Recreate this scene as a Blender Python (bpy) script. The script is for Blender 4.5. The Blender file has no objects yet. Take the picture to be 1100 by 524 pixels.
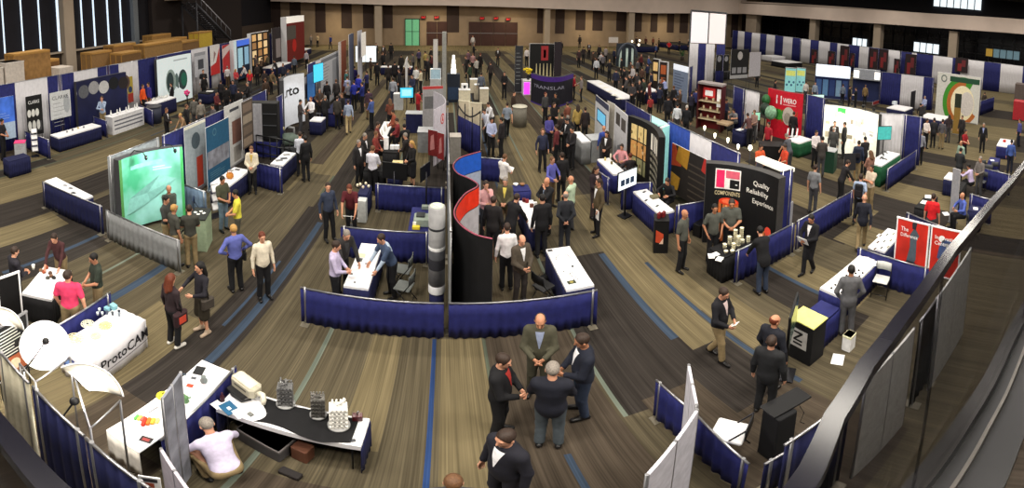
import bpy,bmesh,math,random
import numpy as np
from mathutils import Vector,Matrix,Euler
random.seed(7)
SC = bpy.context.scene
COL = SC.collection
R = math.radians
# ---------------------------------------------------------------- camera geometry (a stitched sweep of the hall from the balcony)
FU,PITCH,CX,CY,EYE,PSI = 412.063,.092,456.336,49.366,6.386,.053
FV = FU*1.219
def ray(u,v):
 a = (u-CX)/FU; b = (CY-v)/FV
 x,y,z = math.sin(a)*math.cos(b),math.cos(a)*math.cos(b),math.sin(b)
 c,s = math.cos(PITCH),math.sin(PITCH)
 y,z = c*y+s*z,-s*y+c*z
 c,s = math.cos(PSI),math.sin(PSI)
 return Vector((x*c-y*s,x*s+y*c,z))
def at(u,v,z=0.):
 """where the sight line through a point of the photograph meets the height z"""
 d = ray(u,v); t = (z-EYE)/d.z
 return Vector((d.x*t,d.y*t,z))
def atX(u,v,X):
 d = ray(u,v); t = X/d.x
 return Vector((X,d.y*t,EYE+d.z*t))
def atY(u,v,Y):
 d = ray(u,v); t = Y/d.y
 return Vector((d.x*t,Y,EYE+d.z*t))
def tall(p,u,v):
 """height above p at which the sight line (u,v) passes over the ground point p"""
 d = ray(u,v); t = math.hypot(p[0],p[1])/math.hypot(d.x,d.y)
 return EYE+d.z*t
def lin(c):
 def f(x):
  x = x/255.
  return x/12.92 if x <= .04045 else ((x+.055)/1.055) ** 2.4
 return (f(c[0]),f(c[1]),f(c[2]),1.)
# ---------------------------------------------------------------- materials (all node based)
_M = {}
def mat(name,col=None,rough=.6,metal=0.,var=.12,scale=8.,bump=0.,emit=0.,alpha=1.,spec=.35,trans=0.,oc=False,sheen=0.,emitcol=None):
 if name in _M: return _M[name]
 m = bpy.data.materials.new(name); m.use_nodes = True
 nt = m.node_tree; b = nt.nodes['Principled BSDF']
 L = nt.links.new
 b.inputs['Roughness'].default_value = rough
 b.inputs['Metallic'].default_value = metal
 b.inputs['Specular IOR Level'].default_value = spec
 tc = nt.nodes.new('ShaderNodeTexCoord')
 nz = nt.nodes.new('ShaderNodeTexNoise'); nz.inputs['Scale'].default_value = scale; nz.inputs['Detail'].default_value = 3
 L(tc.outputs['Object'],nz.inputs['Vector'])
 mr = nt.nodes.new('ShaderNodeMapRange'); mr.inputs['From Min'].default_value = .3; mr.inputs['From Max'].default_value = .7
 mr.inputs['To Min'].default_value = 1-var; mr.inputs['To Max'].default_value = 1+var
 L(nz.outputs['Fac'],mr.inputs['Value'])
 mx = nt.nodes.new('ShaderNodeVectorMath'); mx.operation = 'SCALE'
 if oc:
  oi = nt.nodes.new('ShaderNodeObjectInfo'); L(oi.outputs['Color'],mx.inputs[0])
 else:
  mx.inputs[0].default_value = lin(col)[:3]
 L(mr.outputs['Result'],mx.inputs['Scale'])
 L(mx.outputs['Vector'],b.inputs['Base Color'])
 if bump:
  bp = nt.nodes.new('ShaderNodeBump'); bp.inputs['Strength'].default_value = bump; bp.inputs['Distance'].default_value = .01
  L(nz.outputs['Fac'],bp.inputs['Height']); L(bp.outputs['Normal'],b.inputs['Normal'])
 if emit:
  b.inputs['Emission Strength'].default_value = emit
  if emitcol: b.inputs['Emission Color'].default_value = lin(emitcol)
  else: L(mx.outputs['Vector'],b.inputs['Emission Color'])
 if trans: b.inputs['Transmission Weight'].default_value = trans
 if alpha < 1: b.inputs['Alpha'].default_value = alpha
 _M[name] = m
 return m
def C(c,rough=.6,**k):
 return mat('paint_%d_%d_%d_%d' % (c[0],c[1],c[2],int(rough*100))+ ''.join('_%s%s' % (a,b) for a,b in sorted(k.items())),c,rough,**k)
BLUE = mat('blue_drape_cloth',(30,34,94),.8,var=.18,scale=5,bump=.2)
NAVY = mat('navy_drape_cloth',(18,22,62),.85,var=.18,scale=5,bump=.2)
GREYD = mat('grey_drape_cloth',(128,130,132),.85,var=.14,scale=5,bump=.2)
WHITED = mat('white_drape_cloth',(205,203,208),.85,var=.06,scale=5,bump=.2)
VINYL = mat('white_vinyl_cover',(236,236,240),.45,var=.03,scale=4)
BLACKC = mat('black_cloth',(14,14,17),.85,var=.2,scale=6,bump=.2)
ALU = mat('aluminium',(168,168,172),.35,.9,var=.06,scale=20)
STEEL = mat('dark_steel',(52,52,56),.4,.8,var=.1,scale=20)
BLKP = mat('black_plastic',(18,18,20),.4,var=.1,scale=20)
WHT = mat('white_board',(226,226,230),.5,var=.03,scale=4)
PAPER = mat('paper',(238,238,238),.6,var=.03,scale=12)
SKIN = mat('skin',None,.55,var=.05,scale=20,oc=True)
CLOTH = mat('garment_cloth',None,.85,var=.14,scale=14,bump=.25,oc=True)
HAIR = mat('hair_strands',None,.6,var=.3,scale=60,bump=.4,oc=True)
LEATH = mat('shoe_leather',None,.4,var=.1,scale=20,oc=True)
OCP = mat('plain_surface',None,.5,var=.05,scale=10,oc=True)
EYEM = mat('eye_dark',(30,24,22),.3)
LIP = mat('lip',(140,80,72),.5)
CARD = mat('brown_cardboard',(150,108,58),.8,var=.12,scale=6)
WOOD = mat('plywood_crate',(150,112,64),.7,var=.2,scale=4)
GLASSM = mat('clear_panel',(220,230,230),.05,alpha=.15)
# ---------------------------------------------------------------- mesh builder
class MB:
 def __init__(s): s.v = []; s.f = []; s.m = []; s.sm = []
 def add(s,vs,fs,m=0,smooth=False):
  b = len(s.v); s.v.extend(tuple(p) for p in vs)
  for f in fs: s.f.append(tuple(b+i for i in f)); s.m.append(m); s.sm.append(smooth)
  return s
 def box(s,c,d,rz=0.,m=0,ch=0.,M=None):
  hx,hy,hz = d[0]/2,d[1]/2,d[2]/2
  if ch <= 0:
   vs = [(x,y,z) for z in (-hz,hz) for x,y in ((-hx,-hy),(hx,-hy),(hx,hy),(-hx,hy))]
   fs = [(3,2,1,0),(4,5,6,7),(0,1,5,4),(1,2,6,5),(2,3,7,6),(3,0,4,7)]
  else:
   ch = min(ch,hx*.9,hy*.9,hz*.9)
   def ring(i,z):
    a,b = hx-i,hy-i; k = ch if i == 0 else ch*.5
    return [(-a+k,-b,z),(a-k,-b,z),(a,-b+k,z),(a,b-k,z),(a-k,b,z),(-a+k,b,z),(-a,b-k,z),(-a,-b+k,z)]
   vs = ring(ch*.6,-hz)+ring(0,-hz+ch*.6)+ring(0,hz-ch*.6)+ring(ch*.6,hz)
   fs = [tuple(range(7,-1,-1)),tuple(range(24,32))]
   for r in range(3):
    for i in range(8): fs.append((r*8+i,r*8+(i+1) % 8,r*8+8+(i+1) % 8,r*8+8+i))
  co,si = math.cos(rz),math.sin(rz)
  if M is not None: vs = [M @ Vector(p) for p in vs]
  vs = [(c[0]+x*co-y*si,c[1]+x*si+y*co,c[2]+z) for x,y,z in vs]
  return s.add(vs,fs,m)
 def tube(s,pts,r,n=8,m=0,cap=True,smooth=True):
  pts = [Vector(p) for p in pts]; rs = r if isinstance(r,(list,tuple)) else [r]*len(pts)
  vs = []; fs = []; up = None
  for i,p in enumerate(pts):
   t = (pts[min(i+1,len(pts)-1)]-pts[max(i-1,0)]).normalized()
   if up is None:
    up = Vector((0,0,1)) if abs(t.z) < .9 else Vector((1,0,0))
   a = t.cross(up)
   if a.length < 1e-5: a = t.cross(Vector((0,1,0)))
   a.normalize(); b = t.cross(a).normalized(); up =-b if False else up
   for k in range(n):
    an = 2*math.pi*k/n
    vs.append(p+(a*math.cos(an)+b*math.sin(an))*rs[i])
  for i in range(len(pts)-1):
   for k in range(n):
    fs.append((i*n+k,i*n+(k+1) % n,(i+1)*n+(k+1) % n,(i+1)*n+k))
  s.add(vs,fs,m,smooth)
  if cap:
   b = len(s.v)-len(vs)
   s.f.append(tuple(b+k for k in range(n-1,-1,-1))); s.m.append(m); s.sm.append(False)
   s.f.append(tuple(b+(len(pts)-1)*n+k for k in range(n))); s.m.append(m); s.sm.append(False)
  return s
 def lathe(s,prof,c=(0,0,0),n=20,m=0,smooth=True,M=None):
  vs = []; fs = []
  for r,z in prof:
   for k in range(n):
    a = 2*math.pi*k/n
    p = Vector((r*math.cos(a),r*math.sin(a),z))
    if M is not None: p = M @ p
    vs.append((c[0]+p[0],c[1]+p[1],c[2]+p[2]))
  for i in range(len(prof)-1):
   for k in range(n): fs.append((i*n+k,i*n+(k+1) % n,(i+1)*n+(k+1) % n,(i+1)*n+k))
  fs.append(tuple(range(n-1,-1,-1))); fs.append(tuple((len(prof)-1)*n+k for k in range(n)))
  return s.add(vs,fs,m,smooth)
 def prism(s,poly,z0,z1,m=0,M=None):
  n = len(poly); vs = [(x,y,z0) for x,y in poly]+[(x,y,z1) for x,y in poly]
  if M is not None: vs = [M @ Vector(p) for p in vs]
  fs = [tuple(range(n-1,-1,-1)),tuple(range(n,2*n))]+[(i,(i+1) % n,n+(i+1) % n,n+i) for i in range(n)]
  return s.add(vs,fs,m)
 def sheet(s,f,nu,nv,th=.01,m=0,smooth=True):
  """closed thin slab over a grid; f(i/nu, j/nv) -> point, normal"""
  A = []; B = []
  for j in range(nv+1):
   for i in range(nu+1):
    p,n = f(i/nu,j/nv); p = Vector(p); n = Vector(n)
    A.append(p+n*th/2); B.append(p-n*th/2)
  W = nu+1; N = len(A); fs = []
  for j in range(nv):
   for i in range(nu):
    a = j*W+i
    fs.append((a,a+1,a+1+W,a+W)); fs.append((N+a,N+a+W,N+a+1+W,N+a+1))
  for i in range(nu):
   fs.append((i+1,i,N+i,N+i+1)); a = nv*W+i; fs.append((a,a+1,N+a+1,N+a))
  for j in range(nv):
   a = j*W; fs.append((a,a+W,N+a+W,N+a)); a += nu; fs.append((a+W,a,N+a,N+a+W))
  return s.add(A+B,fs,m,smooth)
 def curtain(s,a,b,z0,z1,pitch=.16,amp=.03,th=.012,m=0,seed=0,nv=3):
  a = Vector((a[0],a[1],0)); b = Vector((b[0],b[1],0)); d = b-a; L = d.length; d.normalize(); n = Vector((-d.y,d.x,0))
  nu = max(6,int(L/pitch*4)); rd = random.Random(seed); ph = [rd.uniform(-.9,.9) for _ in range(nu+2)]
  am = [amp*rd.uniform(.4,1.2) for _ in range(nu+2)]
  def f(u,v):
   i = int(u*nu); w = math.sin(u*L/pitch*2*math.pi+ph[i]*.7)*am[i]*(.45+.55*(1-v))
   z = z0+(z1-z0)*v+(rd.uniform(-.008,.008) if v == 0 else 0)
   return a+d*(u*L)+n*w+Vector((0,0,z)),n
  return s.sheet(f,nu,nv,th,m)
 def mesh(s,name,mats):
  me = bpy.data.meshes.new(name); me.from_pydata([tuple(p) for p in s.v],[],s.f)
  me.polygons.foreach_set('material_index',s.m); me.polygons.foreach_set('use_smooth',s.sm)
  for m in (mats if isinstance(mats,(list,tuple)) else [mats]): me.materials.append(m)
  me.update(); return me
 def build(s,name,mats,parent=None,loc=None,rz=None):
  return link(name,s.mesh(name,mats),parent,loc,rz)
def link(name,me,parent=None,loc=None,rz=None,color=None):
 o = bpy.data.objects.new(name,me); COL.objects.link(o)
 if parent is not None: o.parent = parent
 if loc is not None: o.location = loc
 if rz is not None: o.rotation_euler = (0,0,rz)
 if color is not None: o.color = color
 return o
def tag(o,label,cat,group=None):
 o['label'] = label; o['category'] = cat
 if group: o['group'] = group
 return o
def thing(name,label,cat,loc=(0,0,0),rz=0.,group=None):
 o = bpy.data.objects.new(name,None); COL.objects.link(o); o.location = loc; o.rotation_euler = (0,0,rz); o.empty_display_size = .2
 return tag(o,label,cat,group)
def struct(name,mb,mats,parent=None):
 o = mb.build(name,mats,parent)
 if parent is None: o['kind'] = 'structure'
 return o
def copy_tree(o,parent=None):
 c = o.copy(); COL.objects.link(c)
 if parent is not None: c.parent = parent
 for ch in o.children: copy_tree(ch,c)
 return c
def place(o,loc,rz,label=None,group=None):
 o.location = loc; o.rotation_euler = (0,0,rz)
 if label: o['label'] = label
 if group: o['group'] = group
 return o
# ---------------------------------------------------------------- lettering as real, thin raised shapes
_T = {}
def text_pts(body,bold=.0):
 k = (body,bold)
 if k in _T: return _T[k]
 cu = bpy.data.curves.new('lettering','FONT'); cu.body = body; cu.size = 1.; cu.resolution_u = 2; cu.offset = bold; cu.align_x = 'LEFT'
 o = bpy.data.objects.new('lettering',cu); COL.objects.link(o)
 dg = bpy.context.evaluated_depsgraph_get(); me = bpy.data.meshes.new_from_object(o.evaluated_get(dg))
 bpy.data.objects.remove(o); bpy.data.curves.remove(cu)
 vs = [tuple(v.co) for v in me.vertices]; fs = [tuple(p.vertices) for p in me.polygons]
 bpy.data.meshes.remove(me)
 w = max((p[0] for p in vs),default=0.)
 _T[k] = (vs,fs,w)
 return _T[k]
class Face:
 """a flat or curved display face: u along it in metres, v up in metres, d out of it"""
 def __init__(s,mp,W,H): s.mp = mp; s.W = W; s.H = H; s.mb = MB(); s.mats = []
 def mi(s,m):
  if m not in s.mats: s.mats.append(m)
  return s.mats.index(m)
 def rect(s,u0,v0,u1,v1,m,d=.002,seg=.25,th=0):
  nu = max(1,int(abs(u1-u0)/seg)) ; vs = []; fs = []
  for i in range(nu+1):
   u = u0+(u1-u0)*i/nu
   vs += [s.mp(u,v0,d),s.mp(u,v1,d)]
  for i in range(nu): fs.append((2*i,2*i+2,2*i+3,2*i+1))
  s.mb.add(vs,fs,s.mi(m)); return s
 def poly(s,pts,m,d=.004):
  n = len(pts); cu = sum(p[0] for p in pts)/n; cv = sum(p[1] for p in pts)/n
  vs = [s.mp(cu,cv,d)]+[s.mp(u,v,d) for u,v in pts]
  s.mb.add(vs,[(0,1+i,1+(i+1) % n) for i in range(n)],s.mi(m)); return s
 def disc(s,u,v,r,m,d=.004,ry=None,n=24,a0=0,a1=360,r0=0.):
  ry = ry or r
  if r0 <= 0 and a1-a0 >= 360:
   return s.poly([(u+r*math.cos(2*math.pi*i/n),v+ry*math.sin(2*math.pi*i/n)) for i in range(n)],m,d)
  vs = []; fs = []
  for i in range(n+1):
   a = R(a0+(a1-a0)*i/n)
   vs += [s.mp(u+r*math.cos(a),v+ry*math.sin(a),d),s.mp(u+r0*math.cos(a),v+r0*ry/r*math.sin(a),d)]
  for i in range(n): fs.append((2*i,2*i+2,2*i+3,2*i+1))
  s.mb.add(vs,fs,s.mi(m)); return s
 def text(s,body,u,v,size,m,d=.005,bold=.0,w=None,rot=0.):
  vs,fs,tw = text_pts(body,bold); k = size; kx = (w/tw if w else size)
  c,si = math.cos(rot),math.sin(rot)
  out = [s.mp(u+x*kx*c-y*k*si,v+x*kx*si+y*k*c,d) for x,y,z in vs]
  s.mb.add(out,fs,s.mi(m)); return s
 def lines(s,u0,v1,w,n,pitch,m,hgt=.012,seed=1,d=.004):
  rd = random.Random(seed)
  for i in range(n): s.rect(u0,v1-i*pitch-hgt,u0+w*rd.uniform(.55,1),v1-i*pitch,m,d)
  return s
 def build(s,name,parent=None): return s.mb.build(name,s.mats,parent)
def flat(a,b,z0,z1):
 """Face spanning ground points a -> b (left to right as seen by the viewer), heights z0..z1"""
 a = Vector((a[0],a[1],0)); b = Vector((b[0],b[1],0)); D = b-a; W = D.length; D.normalize(); n = Vector((D.y,-D.x,0))
 return Face(lambda u,v,d: a+D*u+n*d+Vector((0,0,z0+v)),W,z1-z0)
def curve(pts,z0,z1,outward=1,fl=0.):
 """Face along a poly-line of ground points, flaring by fl at the top"""
 P = [Vector((p[0],p[1],0)) for p in pts]; S = [0.]
 for i in range(1,len(P)): S.append(S[-1]+(P[i]-P[i-1]).length)
 def mp(u,v,d):
  i = 1
  while i < len(P)-1 and u > S[i]: i += 1
  t = (u-S[i-1])/(S[i]-S[i-1]); D = (P[i]-P[i-1]).normalized(); n = Vector((D.y,-D.x,0))*outward
  return P[i-1].lerp(P[i],t)+n*(d+fl*v)+Vector((0,0,z0+v))
 f = Face(mp,S[-1],z1-z0); return f
def arc(a,b,bulge,n=14):
 """points from a to b bowing by bulge to the left of a->b"""
 a = Vector((a[0],a[1])); b = Vector((b[0],b[1])); D = b-a; N = Vector((-D.y,D.x)).normalized()
 return [tuple(a+D*(i/n)+N*bulge*(1-(2*i/n-1) ** 2)) for i in range(n+1)]
def slab(pts,z0,z1,th=.03,outward=1):
 """thickness body along a poly-line, behind its face"""
 mb = MB(); P = [Vector((p[0],p[1],0)) for p in pts]; A = []; B = []
 for i,p in enumerate(P):
  D = (P[min(i+1,len(P)-1)]-P[max(i-1,0)]).normalized(); n = Vector((D.y,-D.x,0))*outward
  A.append(p); B.append(p-n*th)
 n = len(P); vs = []
 for q in (A,B):
  for z in (z0,z1): vs += [v+Vector((0,0,z)) for v in q]
 fs = []
 for i in range(n-1):
  fs += [(i,i+1,n+i+1,n+i),(2*n+i+1,2*n+i,3*n+i,3*n+i+1),(n+i,n+i+1,3*n+i+1,3*n+i),(i+1,i,2*n+i,2*n+i+1)]
 fs += [(0,n,3*n,2*n),(n-1,3*n-1,4*n-1,2*n-1)]
 return mb.add(vs,fs)
# ---------------------------------------------------------------- people: one smooth body grown from a distance field, garments as close-fitting shells
def snet(F,o,h):
 ins = F < 0; nx,ny,nz = F.shape
 cnt = np.zeros((nx-1,ny-1,nz-1),int)
 for dx in (0,1):
  for dy in (0,1):
   for dz in (0,1): cnt += ins[dx:nx-1+dx,dy:ny-1+dy,dz:nz-1+dz]
 act = (cnt > 0) & (cnt < 8); idx =-np.ones(act.shape,int); ii = np.argwhere(act); idx[act] = np.arange(len(ii))
 P = np.zeros((len(ii),3)); N = np.zeros(len(ii))
 cor = [(0,0,0),(1,0,0),(0,1,0),(1,1,0),(0,0,1),(1,0,1),(0,1,1),(1,1,1)]
 for a in range(8):
  for b in range(a+1,8):
   ca,cb = np.array(cor[a]),np.array(cor[b])
   if abs(ca-cb).sum() != 1: continue
   fa = F[tuple((ii+ca).T)]; fb = F[tuple((ii+cb).T)]
   k = (fa < 0) != (fb < 0); t = np.where(k,fa/np.where(k,fa-fb,1),0)
   P[k] += (ca+(cb-ca)*t[:,None])[k]; N[k] += 1
 P = (ii+P/N[:,None])*h+np.array(o)
 faces = []
 for ax in range(3):
  a = [slice(None)]*3; b = [slice(None)]*3; a[ax] = slice(0,-1); b[ax] = slice(1,None)
  s0 = ins[tuple(a)]; s1 = ins[tuple(b)]; e = np.argwhere(s0 != s1)
  o1,o2 = (ax+1) % 3,(ax+2) % 3
  e = e[(e[:,o1] > 0) & (e[:,o2] > 0) & (e[:,o1] < F.shape[o1]-1) & (e[:,o2] < F.shape[o2]-1)]
  if not len(e): continue
  u = np.zeros(3,int); w = np.zeros(3,int); u[o1] = 1; w[o2] = 1
  q = np.stack([idx[tuple((e-u-w).T)],idx[tuple((e-w).T)],idx[tuple(e.T)],idx[tuple((e-u).T)]],1)
  fl = s0[tuple(e.T)]; q[~fl] = q[~fl][:,::-1]
  faces.append(q)
 return P,np.concatenate(faces)
class SD:
 def __init__(s,lo,hi,h):
  s.lo = np.array(lo,float); s.h = h; n = np.ceil((np.array(hi)-s.lo)/h).astype(int)+1
  s.G = np.stack(np.meshgrid(*[s.lo[i]+h*np.arange(n[i]) for i in range(3)],indexing='ij'),-1); s.F = np.full(n,9.)
 def un(s,d,k):
  if k <= 0: s.F = np.minimum(s.F,d); return
  g = np.clip(.5+.5*(s.F-d)/k,0,1); s.F = s.F*(1-g)+d*g-k*g*(1-g)
 def cone(s,a,b,ra,rb,k=.03,sq=1.):
  a = np.array(a,float); b = np.array(b,float); d = b-a; G = s.G-a
  t = np.clip(G @ d/max(d @ d,1e-9),0,1); q = G-t[...,None]*d
  s.un(np.linalg.norm(q,axis=-1)-(ra+(rb-ra)*t),k); return s
 def ell(s,c,r,Mx=None,k=.03):
  q = s.G-np.array(c,float)
  if Mx is not None: q = q @ np.array(Mx)
  r = np.array(r,float); k0 = np.linalg.norm(q/r,axis=-1); k1 = np.linalg.norm(q/(r*r),axis=-1)+1e-9
  s.un(k0*(k0-1)/k1,k); return s
 def cut(s,p,n):   # keep the side the normal points away from
  n = np.array(n,float); n /= np.linalg.norm(n)
  s.F = np.maximum(s.F,(s.G-np.array(p)) @ n); return s
 def net(s): return snet(s.F,s.lo,s.h)
def rotx(a):
 c,s = math.cos(a),math.sin(a); return np.array([[1,0,0],[0,c,-s],[0,s,c]])
def rotz(a):
 c,s = math.cos(a),math.sin(a); return np.array([[c,-s,0],[s,c,0],[0,0,1]])
def ik(s,t,pole,l1=.285,l2=.265):
 s = np.array(s,float); t = np.array(t,float); d = t-s; L = np.linalg.norm(d); Lm = min(L,(l1+l2)*.995); d = d/L; t = s+d*Lm
 a = (l1*l1-l2*l2+Lm*Lm)/(2*Lm); h = math.sqrt(max(l1*l1-a*a,0)); p = np.array(pole,float); p = p-d*(p @ d); p /= np.linalg.norm(p)+1e-9
 return s+d*a+p*h,t
ST = dict(lw=(-.27,.04,.87),rw=(.27,.04,.87),lp=(-.6,-1,0),rp=(.6,-1,0),lean=0,hip=.93,head=(8,0),lk=(-.1,.03,.5),la=(-.11,-.02,.085),rk=(.1,.03,.5),ra=(.11,-.02,.085),fl=0,fr=0)
def PZ(**k): d = dict(ST); d.update(k); return d
POSE = {
 'stand': PZ(),
 'stand2': PZ(lw=(-.25,.12,.9),rw=(.29,0,.88),head=(4,20),la=(-.14,.06,.085),lk=(-.12,.06,.5)),
 'pocket': PZ(lw=(-.21,.1,.93),rw=(.21,.1,.93),lp=(-1,-.8,0),rp=(1,-.8,0)),
 'front': PZ(lw=(-.07,.27,1.05),rw=(.07,.27,1.05),lp=(-1,-.5,-.6),rp=(1,-.5,-.6),head=(18,0)),
 'cross': PZ(lw=(.1,.21,1.2),rw=(-.09,.19,1.16),lp=(-1,.1,-.8),rp=(1,.1,-.8)),
 'hips': PZ(lw=(-.19,.05,1.03),rw=(.19,.05,1.03),lp=(-1,-.5,.1),rp=(1,-.5,.1)),
 'behind': PZ(lw=(-.06,-.17,.98),rw=(.06,-.17,.98),lp=(-1,-.4,0),rp=(1,-.4,0)),
 'point': PZ(lw=(-.26,.08,.88),rw=(.16,.46,1.14),rp=(1,-.2,-.7),head=(12,0)),
 'talk': PZ(lw=(-.12,.3,1.12),rw=(.25,.34,1.12),lp=(-1,-.3,-.7),rp=(1,-.3,-.7),head=(6,0)),
 'paper': PZ(lw=(-.1,.32,1.12),rw=(.14,.3,1.1),lp=(-1,-.3,-.8),rp=(1,-.3,-.8),head=(26,0)),
 'chin': PZ(lw=(-.03,.16,1.47),rw=(.04,.2,1.13),lp=(-.5,.3,-1),rp=(1,.1,-.6)),
 'lean': PZ(lean=22,lw=(-.2,.52,.86),rw=(.2,.55,.86),lp=(-1,-.4,.2),rp=(1,-.4,.2),head=(10,0)),
 'lean1': PZ(lean=30,lw=(-.2,.58,.9),rw=(.12,.62,.95),lp=(-1,-.3,.1),rp=(1,-.4,.2),head=(5,15)),
 'walk': PZ(lw=(-.27,.2,.9),rw=(.27,-.18,.9),lk=(-.1,.0,.5),la=(-.1,-.25,.12),rk=(.1,.17,.52),ra=(.1,.24,.09),fl=25,head=(6,0)),
 'walkp': PZ(lw=(-.05,.28,1.1),rw=(.14,.27,1.04),lp=(-1,-.3,-.8),rp=(1,-.3,-.8),lk=(-.07,.03,.5),la=(-.06,-.2,.11),rk=(.07,.12,.52),ra=(.06,.16,.09),fl=25,head=(22,0)),
 'sit': PZ(hip=.5,lean=6,lw=(-.16,.36,.72),rw=(.16,.36,.72),lp=(-1,-.4,-.2),rp=(1,-.4,-.2),lk=(-.12,.42,.5),la=(-.12,.4,.085),rk=(.12,.42,.5),ra=(.12,.4,.085)),
 'sitl': PZ(hip=.5,lean=20,lw=(-.2,.52,.78),rw=(.16,.55,.78),lp=(-1,-.4,-.2),rp=(1,-.4,-.2),lk=(-.12,.42,.5),la=(-.12,.36,.085),rk=(.12,.42,.5),ra=(.12,.45,.085),head=(12,0)),
 'squat': PZ(hip=.34,lean=38,lw=(-.2,.5,.3),rw=(.12,.5,.34),lp=(-1,-.2,.2),rp=(1,-.2,.2),lk=(-.2,.4,.43),la=(-.16,.12,.085),rk=(.2,.42,.4),ra=(.17,.1,.1),head=(20,0)),
}
_PC = {}
def frame(P):
 Mx = rotx(-R(P['lean'])); dz = P['hip']-.93; piv = np.array([0,0,.93])
 tf = lambda p: Mx @ (np.array(p,float)-piv)+piv+np.array([0,0,dz])
 return Mx,tf
def arms(P):
 Mx,tf = frame(P); out = []
 for s,w,p in ((-1,P['lw'],P['lp']),(1,P['rw'],P['rp'])):
  sh = tf((s*.185,-.01,1.405)); el,wr = ik(sh,w,p); out.append((sh,el,wr))
 return out
def legs(P):
 dz = P['hip']-.93; out = []
 for s,k,a,f in ((-1,P['lk'],P['la'],P['fl']),(1,P['rk'],P['ra'],P['fr'])):
  out.append((np.array([s*.09,0,.9+dz]),np.array(k),np.array(a),f))
 return out
def torso(S,P,e,hem=None,k=.06,belly=0.):
 Mx,tf = frame(P)
 S.ell(tf((0,0,.96)),(.165+e,.115+e,.12+e),Mx,k)
 S.ell(tf((0,.015+belly*.4,1.09)),(.15+e,.115+e+belly,.17+e),Mx,k)
 S.ell(tf((0,0,1.28)),(.168+e,.115+e,.185+e),Mx,k)
 S.cone(tf((-.145,-.01,1.405)),tf((.145,-.01,1.405)),.06+e,.06+e,k)
 S.cone(tf((0,-.015,1.42)),tf((0,.0,1.475)),.085+e*.5,.06+e*.4,.05)
def limits(P):
 pts = [a for A in arms(P) for a in A]+[l for L_ in legs(P) for l in L_[:3]]
 Mx,tf = frame(P); pts += [tf((0,0,1.76)),tf((.24,0,1.4)),tf((-.24,0,1.4)),tf((0,-.2,.9)),tf((0,.2,.9)),(0,.2,0),(0,-.2,0)]
 pts = np.array(pts); return pts.min(0)-.16,pts.max(0)+.16
def hand_mesh(el,wr,side):
 x = (wr-el); x /= np.linalg.norm(x); inn = np.array([-side,.15,-.1]); n = inn-x*(inn @ x); n /= np.linalg.norm(n)+1e-9
 y = np.cross(n,x)*side
 if y[2] < 0 and abs(x[2]) < .8 or (abs(x[2]) >= .8 and y[1] < 0): y =-y
 T = lambda a,b,c: wr+x*a+y*b+n*c
 lo = np.minimum(T(.1,0,.0),wr)-.12; hi = np.maximum(T(.1,0,0),wr)+.12
 S = SD(lo,hi,.0065)
 S.cone(T(-.05,0,0),T(.0,0,0),.03,.027,.01)
 for b in (-.027,-.01,.008,.026): S.cone(T(.01,b*.6,0),T(.085,b,.002),.0155,.0145,.012)
 for b,l in ((-.03,.055),(-.011,.072),(.009,.078),(.028,.068)):
  p1 = T(.085,b,.003); p2 = T(.085+l*.5,b*1.1,.012); p3 = T(.085+l*.85,b*1.1,.034)
  S.cone(p1,p2,.0095,.009,.004); S.cone(p2,p3,.009,.0075,.004)
 S.cone(T(.02,.025,.004),T(.055,.05,.014),.0135,.0115,.008); S.cone(T(.055,.05,.014),T(.088,.052,.026),.011,.0085,.004)
 return S.net()
def head_xf(P):
 Mx,tf = frame(P); hp,hy = P['head']
 A = Mx @ rotz(R(-hy)) @ rotx(-R(hp-P['lean']*.35)); c = tf((0,.0,1.52))
 return A,(lambda p: A @ (np.array(p,float)-np.array([0,0,1.52]))+c)
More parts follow.
